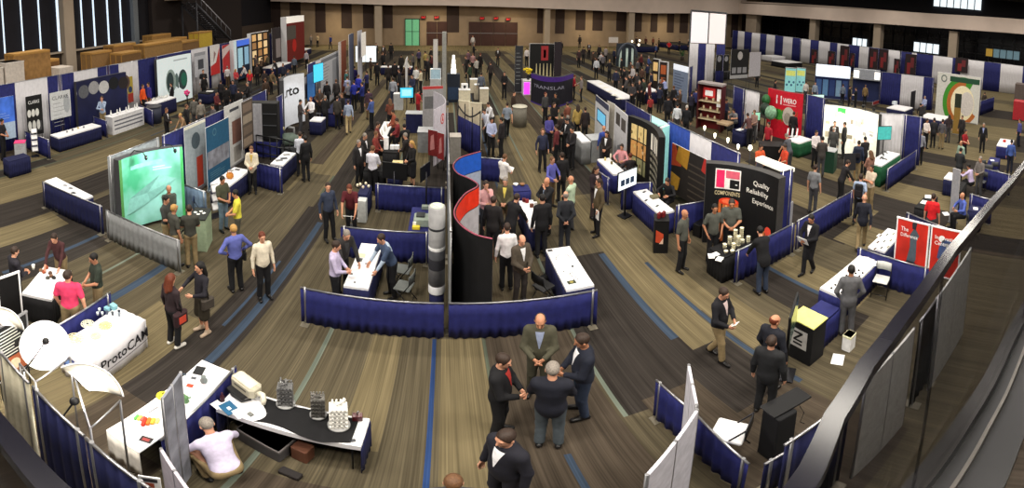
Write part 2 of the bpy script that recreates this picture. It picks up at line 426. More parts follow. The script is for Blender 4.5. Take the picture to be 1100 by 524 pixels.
def piece(pose,part):
 key = (pose,part)
 if key in _PC: return _PC[key]
 P = POSE[pose]; lo,hi = limits(P); Mx,tf = frame(P); h = .021; extra = []
 AR = arms(P); LG = legs(P)
 if part == 'body':
  S = SD(lo,hi,h); torso(S,P,-.012)
  for sh,el,wr in AR: S.cone(sh,el,.05,.04,.04); S.cone(el,wr,.041,.028,.02)
  for a,k,an,f in LG: S.cone(a,k,.08,.05,.04); S.cone(k,an,.05,.035,.02)
  A,hx = head_xf(P)
  S.cone(tf((0,-.005,1.44)),hx((0,.005,1.57)),.056,.054,.02)
  extra = []
  for (sh,el,wr),sd in zip(AR,(-1,1)): extra.append(hand_mesh(el,wr,sd)+(0,))
  c = hx((0,.015,1.64)); H = SD(c-.17,c+.17,.0095)
  H.cone(hx((0,0,1.5)),hx((0,.005,1.58)),.052,.052,.01)
  H.ell(hx((0,.0,1.655)),(.076,.096,.092),A,.01); H.ell(hx((0,.03,1.595)),(.058,.066,.075),A,.03)
  H.cone(hx((0,.062,1.548)),hx((0,.078,1.55)),.026,.018,.02)      # chin
  H.cone(hx((0,.093,1.648)),hx((0,.112,1.61)),.009,.015,.012)      # nose
  for sd in (-1,1):
   H.ell(hx((sd*.079,-.005,1.625)),(.012,.022,.034),A,.006)    # ear
   H.cone(hx((sd*.018,.092,1.668)),hx((sd*.045,.08,1.668)),.009,.009,.012)  # brow
  extra.append(H.net()+(0,))
  for sd in (-1,1):
   cc = hx((sd*.031,.087,1.645)); E = SD(cc-.02,cc+.02,.006); E.ell(cc,(.013,.008,.007),A,0); extra.append(E.net()+(1,))
  cc = hx((0,.089,1.578)); E = SD(cc-.04,cc+.04,.006); E.ell(cc,(.025,.009,.0075),A,0); extra.append(E.net()+(2,))
 elif part in ('hair','longhair','fringe','cap'):
  A,hx = head_xf(P); c = hx((0,-.01,1.63)); H = SD(c-.3,c+.2,.011)
  H.ell(hx((0,-.008,1.662)),(.086,.103,.097),A,.01)
  if part == 'fringe':
   H.cut(hx((0,0,1.69)),A @ np.array([0,.15,1.])); H.cut(hx((0,.02,1.64)),A @ np.array([0,1.,-.1]))
  else: H.cut(hx((0,.058,1.67)),A @ np.array([0,1,-.62]))
  if part == 'longhair':
   H.cone(hx((-.05,-.05,1.64)),hx((-.07,-.07,1.45)),.055,.05,.03); H.cone(hx((.05,-.05,1.64)),hx((.07,-.07,1.45)),.055,.05,.03); H.cone(hx((0,-.06,1.62)),hx((0,-.1,1.4)),.06,.05,.03)
  else: H.cut(hx((0,-.02,1.585)),A @ np.array([0,.35,-1.]))
  S = H
 elif part in ('shirt','polo','jacket','blouse'):
  S = SD(lo,hi,h); J = part == 'jacket'; e = .024 if J else .012
  torso(S,P,e,belly=.006)
  if J:
   S.ell(tf((0,-.005,.9)),(.176,.126,.19),Mx,.05)
  for sh,el,wr in AR:
   if part == 'polo':
    q = sh+(el-sh)*.72; S.cone(sh,q,.067,.062,.05)
   else: S.cone(sh,el,.064 if J else .056,.056 if J else .048,.05); S.cone(el,wr,.055 if J else .047,.045 if J else .037,.03)
  if P['hip'] > .6 or not J: S.cut(tf((0,0,.77 if J else .9)),Mx @ np.array([0,0,-1.]))
  S.cut(tf((0,.02,1.5)),Mx @ np.array([0,.25,1.]))
  for sh,el,wr in AR:
   if part == 'polo': continue
   d = (wr-el)/np.linalg.norm(wr-el); c = wr-d*(.0 if J else .015)
   far = ((S.G-c) @ d > 0) & (np.linalg.norm(S.G-c,axis=-1) < .085); S.F = np.where(far,np.maximum(S.F,(S.G-c) @ d),S.F)
 elif part in ('trousers','skirt','shorts'):
  S = SD(lo,hi,h); dz = P['hip']-.93
  S.ell((0,0,.95+dz),(.172,.125,.12),None,.04)
  for a,k,an,f in LG:
   if part == 'skirt': S.cone(a,k,.115,.12,.08)
   else: S.cone(a,k,.1,.073,.05); S.cone(k,an,.072,.066,.03)
  S.cut(tf((0,0,1.03)),Mx @ np.array([0,0,1.]) if P['hip'] > .6 else np.array([0,0,1.]))
  if part != 'skirt' :
   for a,k,an,f in LG:
    d = (an-k)/np.linalg.norm(an-k); c = an-d*.0
    far = ((S.G-c) @ d > 0) & (np.linalg.norm(S.G-c,axis=-1) < .12); S.F = np.where(far,np.maximum(S.F,(S.G-c) @ d),S.F)
 elif part in ('shoeL','shoeR'):
  S = SD((lo[0],lo[1]-.05,-.02),(hi[0],hi[1]+.1,.3),.014)
  for (a,k,an,f),sd in [list(zip(LG,(-1,1)))[part == 'shoeR']]:
   g = R(f); toe = an+np.array([sd*.03,.17*math.cos(g),-.05-.12*math.sin(g)*.3]); heel = an+np.array([0,-.045,-.045+.05*math.sin(g)])
   S.cone(heel,toe,.043,.038,.02); S.cone(an+np.array([0,0,.03]),an+np.array([0,.03,-.03]),.045,.05,.02)
  S.cut((0,0,.0),(0,0,-1))
 V,Q = S.net()
 vs = [V]; qs = [Q]; ms = [np.zeros(len(Q),int)]; n = len(V)
 for v,q,m in extra: vs.append(v); qs.append(q+n); ms.append(np.full(len(q),m)); n += len(v)
 V = np.concatenate(vs); Q = np.concatenate(qs); mm = np.concatenate(ms)
 me = bpy.data.meshes.new(part+ '_' +pose)
 me.vertices.add(len(V)); me.vertices.foreach_set('co',V.astype(np.float32).ravel())
 me.loops.add(len(Q)*4); me.loops.foreach_set('vertex_index',Q.astype(np.int32).ravel())
 me.polygons.add(len(Q)); me.polygons.foreach_set('loop_start',np.arange(0,len(Q)*4,4,dtype=np.int32))
 me.polygons.foreach_set('use_smooth',np.ones(len(Q),bool)); me.polygons.foreach_set('material_index',mm.astype(np.int32))
 for m in ([SKIN,EYEM,LIP] if part == 'body' else [HAIR] if part in ('hair','longhair','fringe') else [LEATH] if part[:4] == 'shoe' else [CLOTH]): me.materials.append(m)
 me.update(); me.validate(); _PC[key] = me
 return me
def vfront(pose):
 """shirt front showing in a jacket's opening"""
 key = (pose,'vfront')
 if key in _PC: return _PC[key]
 from mathutils.bvhtree import BVHTree
 P = POSE[pose]; Mx,tf = frame(P); src = piece(pose,'jacket')
 bt = BVHTree.FromPolygons([v.co.copy() for v in src.vertices],[tuple(q.vertices) for q in src.polygons])
 fw = Vector(tuple(Mx @ np.array([0,1.,0]))); vs = []; fs = []; N = 9
 for j in range(N+1):
  z = 1.17+(1.455-1.17)*j/N; w_ = .006+.062*j/N
  for i in range(5):
   q = Vector(tuple(tf(((i/2-1)*w_,.03,z)))); h = bt.ray_cast(q+fw*.6,-fw,1.2)[0]
   vs.append((h if h is not None else q+fw*.08)+fw*.006)
 for j in range(N):
  for i in range(4): fs.append((j*5+i,j*5+i+1,j*5+6+i,j*5+5+i))
 me = MB().add(vs,fs,0,True).mesh('shirt_front_' +pose,[CLOTH]); _PC[key] = me
 return me
SKINS = {'l': (205,150,122),'m': (176,122,92),'d': (92,60,44),'t': (190,134,104)}
HAIRS = {'br': (48,34,26),'bk': (18,15,14),'gr': (128,120,112),'wh': (190,184,176),'bl': (176,136,76),'rd': (96,44,24),'lb': (96,66,42)}
NPEOPLE = [0]
NUDGE = {1:[0.0,0.2],2:[-0.2,0.0],3:[0.18,0.14],4:[0.0,-0.08],7:[0.28,0.28],8:[-0.21,-0.06],10:[0.11,0.01],11:[0.34,0.22],16:[0.21,0.49],18:[0.18,0.12],19:[0.16,0.37],20:[-0.23,-0.22],23:[-0.03,-0.1],24:[0.03,0.1],30:[0.04,0.2],31:[-0.03,-0.1],33:[-0.12,-0.18],37:[-0.1,-0.03],38:[-0.05,-0.01],40:[0.04,-0.2],41:[-0.06,0.09],45:[0.1,0.01],49:[0.45,0.06],52:[-0.05,0.4],54:[0.71,-0.94],59:[0.13,-0.16],62:[0.12,1.07],64:[0.13,-0.17],67:[-0.31,0.44],68:[-0.39,-0.1],72:[0.03,-0.3],80:[-0.02,0.2],81:[-0.3,-0.01],93:[-0.03,-0.3],115:[0.03,0.1],116:[0.15,0.16],119:[0.07,0.19],122:[0.08,0.18],123:[0.4,0.36],124:[0.18,-0.09],148:[0.81,0.71],150:[-0.12,-0.64],151:[-0.1,-0.18],159:[-0.2,-0.5],162:[-0.07,-0.07],166:[-0.11,-0.19],189:[-0.1,-0.03],190:[0.1,0.03],198:[0.19,0.06],205:[-0.02,0.1],206:[-0.09,0.04],210:[-0.18,-0.03],211:[-0.12,0.16],212:[-0.1,0.16],214:[0.13,-0.15],220:[0.09,-0.06],223:[-0.4,0.17],224:[-0.49,0.22],230:[-0.36,0.23],243:[0.02,-0.21],269:[0.14,0.15],271:[-0.02,0.2],278:[0.53,-0.68],287:[-0.09,0.03],139:[0.3,-4.5]}
def person(u,v,label,pose='stand',f=0,top='shirt',tc=(40,40,46),legs_=(26,26,30),hair='br',style='hair',skin='l',inner=(225,225,230),s=1.,by='h',shoes=(20,18,18),low='trousers',z=0.,grp=None,headz=1.735,belly=1.):
 hz = headz
 Mx,tf = frame(POSE[pose]); A,hx = head_xf(POSE[pose]); top_p = hx((0,-.005,1.745)); hz = top_p[2]
 g = at(u,v,hz*s+z) if by == 'h' else at(u,v,z)
 if g.x <-20.1 and g.y < 45: k_ =-20.1/g.x; g = Vector((-20.1,g.y*k_,0)); s = max(.95,min(1.18,tall(g,u,v)/hz))
 if g.y > 67: g = Vector((g.x*66.5/g.y,66.5,0))
 to = Vector((-g.x,-g.y)).normalized(); rt = Vector((-to.y,to.x))   # picture right as seen by the viewer
 d = to*math.cos(R(f))+rt*math.sin(R(f)); rz = math.atan2(d.y,d.x)-math.pi/2
 loc = Vector((g.x,g.y,z))
 if by == 'h' and POSE[pose]['lean'] > 10:                            # the head leads the feet when bending
  o = Matrix.Rotation(rz,3,'Z') @ Vector((top_p[0]*s,top_p[1]*s,0)); loc.x -= o.x; loc.y -= o.y
 rd = random.Random(NPEOPLE[0]); NPEOPLE[0] += 1
 if NPEOPLE[0] in NUDGE: loc.x += NUDGE[NPEOPLE[0]][0]; loc.y += NUDGE[NPEOPLE[0]][1]
 t = thing('person',label,'person',loc,rz,grp or 'people on the show floor'); t.scale = (s*rd.uniform(.98,1.04)*belly,s*belly*rd.uniform(.98,1.04),s)
 sk = SKINS[skin]; k = rd.uniform(.92,1.06)
 link('body',piece(pose,'body'),t,color=lin([c*k for c in sk]))
 if style: link('hair',piece(pose,style),t,color=lin(HAIRS[hair] if isinstance(hair,str) else hair))
 if top == 'vest':
  link('shirt',piece(pose,'shirt'),t,color=lin(inner));
  o = link('vest',piece(pose,'polo'),t,color=lin(tc)); o.scale = (1.03,1.06,1.0)
 else:
  link('jacket' if top == 'jacket' else top if top != 'blouse' else 'blouse',piece(pose,top),t,color=lin(tc))
 if top == 'jacket': link('shirt_front',vfront(pose),t,color=lin(inner))
 link('skirt' if low == 'skirt' else 'trousers',piece(pose,low),t,color=lin(legs_))
 for q_ in 'LR': link('shoe',piece(pose,'shoe' +q_),t,color=lin(shoes))
 return t
def hands_of(t,pose):
 """world positions of the two wrists"""
 M_ = Matrix.Translation(t.location) @ t.rotation_euler.to_matrix().to_4x4() @ Matrix.Diagonal((*t.scale,1))
 return [M_ @ Vector(tuple(wr+(wr-el)/np.linalg.norm(wr-el)*.09)) for sh,el,wr in arms(POSE[pose])],M_
# ---------------------------------------------------------------- camera, lights, hall
cd = bpy.data.cameras.new('camera'); cam = bpy.data.objects.new('camera',cd); COL.objects.link(cam)
cam.location = (0,0,EYE); cam.rotation_euler = (math.pi/2-PITCH,0,PSI)
cd.type = 'PANO'; cd.panorama_type = 'EQUIRECTANGULAR'
cd.longitude_min =-CX/FU; cd.longitude_max = (1100-CX)/FU
cd.latitude_min = (CY-524)/FV; cd.latitude_max = CY/FV
cd.clip_start = .02; cd.clip_end = 400
SC.camera = cam
w = bpy.data.worlds.new('hall_air'); SC.world = w; w.use_nodes = True
w.node_tree.nodes['Background'].inputs[0].default_value = (.55,.6,.7,1); w.node_tree.nodes['Background'].inputs[1].default_value = .3
SC.view_settings.view_transform = 'Standard'; SC.view_settings.look = 'None'; SC.view_settings.gamma = 1; SC.view_settings.use_curve_mapping = False
SC.view_settings.exposure =-.08
SC.cycles.use_denoising = True; SC.cycles.max_bounces = 5; SC.cycles.diffuse_bounces = 2; SC.cycles.glossy_bounces = 2; SC.cycles.transparent_max_bounces = 8
SC.cycles.sample_clamp_indirect = 4.; SC.cycles.caustics_reflective = False; SC.cycles.caustics_refractive = False
def area(name,loc,size,energy,col=(1,.93,.82),rot=(0,0,0),spread=180):
 l = bpy.data.lights.new(name,'AREA'); l.energy = energy; l.size = size; l.color = col; l.spread = R(spread)
 o = bpy.data.objects.new(name,l); COL.objects.link(o); o.location = loc; o.rotation_euler = rot; return o
def spot(name,loc,target,energy,angle=60,col=(1,.95,.88),r=.05,blend=.5):
 l = bpy.data.lights.new(name,'SPOT'); l.energy = energy; l.spot_size = R(angle); l.spot_blend = blend; l.color = col; l.shadow_soft_size = r
 o = bpy.data.objects.new(name,l); COL.objects.link(o); o.location = loc
 o.rotation_euler = (Vector(target)-Vector(loc)).to_track_quat('-Z','Y').to_euler(); return o
for x in (-24,-12,-3,6,16,28,42,56):
 for y in (3,14,27,42,58):
  area('ceiling_lamp',(x,y,12.6),1.2,680 if y < 30 else 560)
for x in (-22,-11,-4,3,10,20,34,50): area('ceiling_lamp',(x,.6,12.6),1.2,440)
for x in (-14,-5,4,13,24): area('ceiling_lamp',(x,-2.4,12.6),1.2,620)
for x in (-20,-2,12,27,44): area('under_balcony_lamp',(x,66.2,5.6),1.0,330,(1,.82,.5))
# carpet: long woven bands running down the hall
def carpet(name,col,k=1.):
 m = bpy.data.materials.new(name); m.use_nodes = True; nt = m.node_tree; b = nt.nodes['Principled BSDF']; L = nt.links.new
 b.inputs['Roughness'].default_value = .95; b.inputs['Specular IOR Level'].default_value = .1
 tc = nt.nodes.new('ShaderNodeTexCoord'); out = None
 def streak(sx,sy,lo,hi):
  mp = nt.nodes.new('ShaderNodeMapping'); mp.inputs['Scale'].default_value = (sx,sy,1); L(tc.outputs['Object'],mp.inputs['Vector'])
  nz = nt.nodes.new('ShaderNodeTexNoise'); nz.inputs['Scale'].default_value = 1; nz.inputs['Detail'].default_value = 2; L(mp.outputs['Vector'],nz.inputs['Vector'])
  mr = nt.nodes.new('ShaderNodeMapRange'); mr.inputs['From Min'].default_value = .32; mr.inputs['From Max'].default_value = .68
  mr.inputs['To Min'].default_value = lo; mr.inputs['To Max'].default_value = hi; L(nz.outputs['Fac'],mr.inputs['Value']); return mr.outputs['Result']
 a = streak(7,.2,1-.35*k,1+.35*k); c = streak(38,.35,1-.42*k,1+.42*k)
 mu = nt.nodes.new('ShaderNodeMath'); mu.operation = 'MULTIPLY'; L(a,mu.inputs[0]); L(c,mu.inputs[1])
 sc = nt.nodes.new('ShaderNodeVectorMath'); sc.operation = 'SCALE'; sc.inputs[0].default_value = lin(col)[:3]; L(mu.outputs[0],sc.inputs['Scale'])
 L(sc.outputs['Vector'],b.inputs['Base Color']); return m
CP = [carpet('carpet_olive',(80,73,58),.62),carpet('carpet_tan',(103,93,70),.6),carpet('carpet_dark',(47,43,40),.7),carpet('carpet_blue',(54,66,82),.5),carpet('carpet_pale',(100,108,98),.5),carpet('carpet_brown',(67,59,50),.65),carpet('carpet_teal',(78,84,72),.6),carpet('carpet_bright_blue',(38,58,98),.5)]
OL,TAN,DK,BL,PALE,BRN,TEAL,VB = range(8)
rects = []
rd = random.Random(11); x =-36.
while x < 76:
 wd = rd.uniform(.9,1.8); y =-12.
 while y < 72:
  ln = rd.uniform(5,16); rects.append((x,x+wd,y,y+ln,rd.choice([OL,OL,TAN,DK,BRN,TAN,DK]))); y += ln
 if rd.random() < .5: rects.append((x,x+.1,rd.uniform(0,20),rd.uniform(25,60),rd.choice([BL,PALE,TEAL])))
 x += wd
rects += [(-9.6,13,-2,14,OL),
 (-17.4,-14.9,2,16,TAN),(-14.9,-13,1,14,DK),(-13,-11.7,2,7.3,TAN),(-11.7,-9.6,1,7.6,DK),(-10.35,-10.2,4,7.6,BL),(-9.6,-6.4,2,7.7,OL),(-8.5,-8.42,3.2,8,PALE),(-7.5,-7.25,5.4,7.8,BL),
 (-6.4,-5.,0,6.4,TAN),(-6.2,-5.,6.4,16,OL),(-5.,-3.95,3.88,13,DK),(-4.95,-3.2,-1,3.88,BRN),(-5.75,-4.82,15.9,38,TAN),(-4.82,-3.9,13,40,DK),(-4.3,-4.1,4.8,12,BL),(-4.62,-4.54,6.5,9.5,BL),(-3.95,-2.4,3,12,OL),(-2.4,-2.31,2.4,7.6,PALE),(-2.12,-2.06,7.6,12,PALE),(-2.3,-1.45,-1,7.2,OL),(-2.3,0,-2,3.6,BRN),
 (-3.95,-2.8,7.6,20,OL),(-1.45,-.85,4.4,7.3,TAN),(-.23,-.15,.5,7.3,VB),(-.05,.8,3,7.3,TAN),(.78,.85,3.6,7.3,TEAL),(.85,2.6,2.4,7.3,BRN),(1.55,1.65,1.5,4.2,BL),(2.66,2.74,4.66,11,PALE),(2.74,4.68,4.66,10.1,DK),(4.48,4.68,6.1,10,BL),(4.68,5.5,4.9,14,TAN),(5.5,6.3,6.6,13,TAN),(5.54,5.66,3.6,9.1,BL),(3.1,5.5,1.5,4.9,BRN),(4.2,5.5,3.8,5.6,DK),(5.7,6.7,4.9,6.75,TAN),(6.7,7.4,3,6.6,OL),(7.4,8.36,3.6,7,DK),(8.36,8.5,4.6,7,BL),(8.5,9.6,4,6.9,TAN),(9.6,11.3,3,9,OL),
 (9.7,11.2,7,16,TAN),(11.2,12.6,6,16,DK),(11.3,13,3,6.5,TAN),(12.6,14.4,6.2,14,TAN),(14.4,16,3.4,14,DK),(13,14.4,2,6.2,DK),(16,18,2.6,9,TAN),(18,19.6,2,9,DK),(19.6,22,2,9,TAN),(22,24,2,9,DK),(24,27,2,10,TAN),(27,30,2,10,OL),(30,35,2,12,TAN),(35,39,2,12,OL),(39,44,2,12,DK),(44,60,1,14,TAN),(49,52,1,14,OL),
 (2.9,3.5,12,50,OL),(3.5,4.4,12,26,TAN),(3.78,3.86,18,46,PALE),(4.4,4.9,13,48,TAN),(4.9,5.5,14,46,OL),(4.9,5.5,17,24,TAN),(-25,60,62,71,TAN)]
xs = sorted({-36.,76.} | {v for r in rects for v in r[:2] if -36 < v < 76}); ys = sorted({-12.,72.} | {v for r in rects for v in r[2:4] if -12 < v < 72})
xa = np.array(xs); ya = np.array(ys); G = np.zeros((len(xs)-1,len(ys)-1),int)
cxs = (xa[:-1]+xa[1:])/2; cys = (ya[:-1]+ya[1:])/2
for r in rects: G[np.ix_((cxs > r[0]) & (cxs < r[1]),(cys > r[2]) & (cys < r[3]))] = r[4]
mb = MB()
for j in range(len(ys)-1):             # merge equal neighbours along X
 i = 0
 while i < len(xs)-1:
  k = i
  while k+1 < len(xs)-1 and G[k+1,j] == G[i,j]: k += 1
  mb.add([(xs[i],ys[j],0),(xs[k+1],ys[j],0),(xs[k+1],ys[j+1],0),(xs[i],ys[j+1],0)],[(0,1,2,3)],int(G[i,j])); i = k+1
struct('floor',mb,CP)
WALLM = mat('wall_taupe_panel',(146,126,104),.8,var=.1,scale=.6)
WALLD = mat('wall_dark_panel',(58,44,40),.8,var=.1,scale=.6)
CONC = mat('pale_fascia',(216,198,186),.8,var=.05,scale=.5)
COLM = mat('pale_column',(172,156,138),.8,var=.05,scale=1.)
BLIND = mat('dark_blind',(26,24,30),.9,var=.15,scale=1.)
DAY = mat('daylight_gap',(190,205,220),.5,emit=1.6)
DGLASS = mat('dark_glazing',(22,22,28),.2,var=.2,scale=.5)
CEILM = mat('ceiling_panel',(120,116,110),.9,var=.05)
struct('ceiling',MB().box((20,30,13.1),(114,88,.2)),CEILM)
struct('wall_back',MB().box((20,-12.2,6.5),(114,.4,13)),WALLD)
# far wall with vertical dark panels, doors
mb = MB(); mb.box((20,70.4,6.5),(114,.6,13),m=0)
rd = random.Random(3); x =-33.
while x < 72:
 if not (2.8 < x < 14) and not (-9 < x < 1): mb.box((x,70.07,4.6+rd.choice([0,.6])),(rd.uniform(1.6,2.4),.08,5.2),m=1)
 x += rd.choice([4.2,5.2,3.6])
struct('wall_far',mb,[WALLM,WALLD])
DOORM = mat('door_brown',(62,36,30),.5,var=.15,scale=1.)
for n,(x0,x1) in enumerate(((-3.4,.4),(4.3,13.4))):
 mb = MB(); k = max(2,round((x1-x0)/2.2))
 for i in range(k): mb.box((x0+(i+.5)*(x1-x0)/k,69.98,1.8),((x1-x0)/k-.08,.1,3.6),m=0,ch=.02)
 mb.box(((x0+x1)/2,69.9,1.9),(x1-x0,.06,.08),m=1)
 struct('door_%d' % (n+1),mb,[DOORM,ALU])
EXITM = mat('red_exit_letters',(230,40,40),.5,emit=1.2)
for u_,v_,l in ((455,18,'small red lit exit sign over the first brown far door'),(469,18,'small red lit exit sign over the second brown far door'),(518,19,'red lit exit sign at the near end of the wide brown doors'),(533,19,'red lit exit sign over the middle of the wide brown doors'),(546,20,'red lit exit sign over the far end of the wide brown doors')):
 p = atY(u_,v_,69.7); t = thing('exit_sign',l,'exit sign',(p.x,69.72,p.z-.3),0,'exit signs over the far doors')
 MB().box((0,0,.2),(.9,.12,.5),ch=.02).build('sign_box',C((40,16,16)),t); F = flat((-.4,-.07),(.4,-.07),0,.5); F.text('EXIT',.02,.06,.4,EXITM,w=.76); F.build('lettering',t)
# lit glass doorway
t = MB(); t.box((-6,69.95,2),(2.6,.1,4.0),m=0);
for x_ in (-7.3,-6,-4.7): t.box((x_,69.88,2),(.1,.12,4.0),m=1)
t.box((-6,69.88,4),(2.7,.12,.12),m=1); t.box((-6,69.88,2.1),(2.6,.08,.06),m=1)
struct('door_3',t,[mat('green_lit_glass',(96,160,120),.3,emit=.55),STEEL])
# columns
for n,(x_,wd) in enumerate(((-12,1.3),(18.6,1.1),(36,1.3))): struct('trim_%d' % (n+1),MB().box((x_,68.6,3),(wd,1,6.0),ch=.04),COLM)
# fascia of the opposite balconies (a poly-line, as a solid beam)
def beam(name,pts,h,th,m):
 mb = MB(); vs = []; fs = []
 for i,(x,y,z) in enumerate(pts):
  a = Vector(pts[max(i-1,0)][:2]); b = Vector(pts[min(i+1,len(pts)-1)][:2]); D = (b-a).normalized(); n = Vector((-D.y,D.x))*th
  vs += [(x,y,z),(x,y,z+h),(x+n.x,y+n.y,z+h),(x+n.x,y+n.y,z)]
 for i in range(len(pts)-1):
  for k in range(4): fs.append((4*i+k,4*i+4+k,4*i+4+(k+1) % 4,4*i+(k+1) % 4))
 fs += [(3,2,1,0),(4*len(pts)-4,4*len(pts)-3,4*len(pts)-2,4*len(pts)-1)]
 mb.add(vs,fs); return struct(name,mb,m)
beam('trim_4',[(-33,67.8,7.2),(-20,67.8,6.5),(-10,67.8,6.1),(20,67.8,5.85),(40,67.8,5.85),(66,66.5,7.0)],3.2,2.4,CONC)
beam('trim_5',[(66,66.5,7.0),(66,40,7.1),(66,20,7.5),(66,6,7.9),(66,-12,8.2)],2.0,-2.4,CONC)
struct('trim_12',MB().box((65.2,27,9.3),(2.2,80,.3)),mat('pale_ledge',(176,160,148),.7))
for n,(u_,v_) in enumerate(((874,40),(943,45),(1024,50))):
 p = atX(u_,v_,65.2); struct('trim_%d' % (6+n),MB().box((65.3,p.y,3.6),(1.6,1.5,7.4),ch=.05),COLM)
struct('trim_10',MB().box((65.6,63.5,3.6),(1.6,3.4,7.2),ch=.05),COLM)
struct('wall_right',MB().box((76,30,6.5),(.4,84,13)),DGLASS)
LIT = mat('lit_window_panes',(225,235,240),.4,emit=1.3); LITY = mat('warm_lit_panes',(190,150,60),.4,emit=.6); LITB = mat('dim_lit_panes',(120,150,160),.4,emit=.5)
def gwin(name,x,a,b,z0,z1,m,k):
 """a row of lit panes with mullions, in the right hand glass wall"""
 mb = MB(); mb.box((x,(a+b)/2,(z0+z1)/2),(.06,abs(b-a),z1-z0),m=0)
 for i in range(k+1): mb.box((x-.06,a+(b-a)*i/k,(z0+z1)/2),(.1,.16,z1-z0+.2),m=1)
 for z in (z0,z1): mb.box((x-.06,(a+b)/2,z),(.1,abs(b-a),.14),m=1)
 return struct(name,mb,[m,STEEL])
def Yx(u,X): return atX(u,40,X).y
def Zx(u,v,X): return atX(u,v,X).z
gwin('window_1',75.5,Yx(916,75.5),Yx(932,75.5),Zx(924,50,75.5),Zx(924,41,75.5),LIT,3)
gwin('window_2',75.5,Yx(982,75.5),Yx(1010,75.5),Zx(995,57,75.5),Zx(995,46,75.5),LIT,4)
gwin('window_3',75.5,Yx(1060,75.5),Yx(1068,75.5),Zx(1064,61,75.5),Zx(1064,52,75.5),LITY,1)
gwin('window_4',75.5,Yx(1068,75.5),Yx(1097,75.5),Zx(1085,64,75.5),Zx(1085,54,75.5),LITB,4)
gwin('window_5',71.5,Yx(1000,71.5),Yx(1052,71.5),Zx(1026,9,71.5),Zx(1026,-6,71.5),LIT,7)
mb = MB()
for i in range(28): mb.box((75.6,-4+i*2.6,3.6),(.2,.12,7.2))
for z in (2.2,4.2,6): mb.box((75.6,30,z),(.2,76,.1))
struct('window_6',mb,mat('dark_mullion',(44,42,46),.5))
struct('wall_upper',MB().box((72,26,11),(.3,80,4)),mat('upper_dark',(30,28,34),.8))
# left wall: dark blinds with daylight between, pale columns, sill
mb = MB(); mb.box((-34.3,30,6.5),(.4,84,13),m=0); mb.box((-33.9,30,1.85),(.6,84,3.7),m=1); mb.box((-33.6,20,3.72),(.9,26,.12),m=2)
struct('wall_left',mb,[BLIND,mat('low_wall_brown',(70,58,50),.8),COLM])
mb = MB()
for u_ in (0,20,39): mb.box((-33.95,atX(u_+4,40,-34).y,8.4),(.2,.07,9.2),m=0)
for u_ in (86,99,114,128): mb.box((-33.95,atX(u_+2,30,-34).y,8.4),(.2,.08,9.2),m=0)
for u_,w_ in ((61,.3),(141,.4)): mb.box((-33.9,atX(u_+1,20,-34).y,8.4),(.2,w_,9.2),m=0)
struct('window_7',mb,DAY)
p = atX(71,30,-33.4).y; struct('trim_11',MB().box((-33.2,p,6.5),(1.0,1.3,13),ch=.05),COLM)
p = atX(145,30,-33.4).y; struct('trim_13',MB().box((-33.4,p,6.5),(.6,.8,13),ch=.04),mat('grey_column',(110,116,122),.7))
mb = MB(); mb.box((-33.7,46,6.5),(.6,22,13)); struct('wall_side',mb,mat('brown_dark_wall',(44,36,34),.9))
# near balcony: carpet slab, glass balustrade with a dark metal cap
mb = MB(); mb.add([(-9,-11.9,4.78),(9,-11.9,4.78),(9,-.25,4.78),(3.5,-.2,4.78),(2.2,.03,4.78),(1.1,.1,4.78),(0,.06,4.78),(-9,.0,4.78)],[(0,1,2,3,4,5,6,7)])
o = struct('floor_balcony',mb,carpet('carpet_balcony',(52,46,40))); so = o.modifiers.new('thick','SOLIDIFY'); so.thickness = .25; so.offset =-1
RP = [(-9,.05),(-1.2,.1),(-.4,.142),(-.1,.138),(.1,.14),(.22,.152),(.32,.178),(.42,.212),(.55,.232),(.7,.234),(.87,.228),(1.05,.22),(1.2,.2),(1.45,.165),(1.7,.12),(2.1,.06),(3.6,-.25),(9,-.5)]
t = thing('glass_balustrade','glass balcony railing with dark metal top rail in front of the viewer','railing',(0,0,0))
def ribbon(pts,z0,z1,w0,w1,n=8):
 """solid strip following pts, offsets w0..w1 across"""
 P = [Vector(p) for p in pts]; vs = []; fs = []
 for i,p in enumerate(P):
  D = (P[min(i+1,len(P)-1)]-P[max(i-1,0)]).normalized(); nn = Vector((-D.y,D.x))
  for w_,z in ((w0,z0),(w1,z0),(w1,z1),(w0,z1)): q = p+nn*w_; vs.append((q.x,q.y,z))
 for i in range(len(P)-1):
  for k in range(4): fs.append((4*i+k,4*i+(k+1) % 4,4*i+4+(k+1) % 4,4*i+4+k))
 fs += [(3,2,1,0),tuple(4*len(P)-4+k for k in range(4))]
 return MB().add(vs,fs)
RAILM = mat('dark_bronze_rail',(15,14,22),.2,.0,spec=.09,var=.06,scale=3)
ribbon(RP,5.845,5.87,-.013,.015).build('top_rail',RAILM,t)
gm = bpy.data.materials.new('balustrade_glass'); gm.use_nodes = True; nt = gm.node_tree; nt.nodes.clear()
ou = nt.nodes.new('ShaderNodeOutputMaterial'); mx = nt.nodes.new('ShaderNodeMixShader'); tr = nt.nodes.new('ShaderNodeBsdfTransparent'); gl = nt.nodes.new('ShaderNodeBsdfGlossy'); fr = nt.nodes.new('ShaderNodeValue')
tr.inputs[0].default_value = (.56,.56,.58,1); gl.inputs['Roughness'].default_value = .02; fr.outputs[0].default_value = .05
nt.links.new(fr.outputs[0],mx.inputs[0]); nt.links.new(tr.outputs[0],mx.inputs[1]); nt.links.new(gl.outputs[0],mx.inputs[2]); nt.links.new(mx.outputs[0],ou.inputs[0])
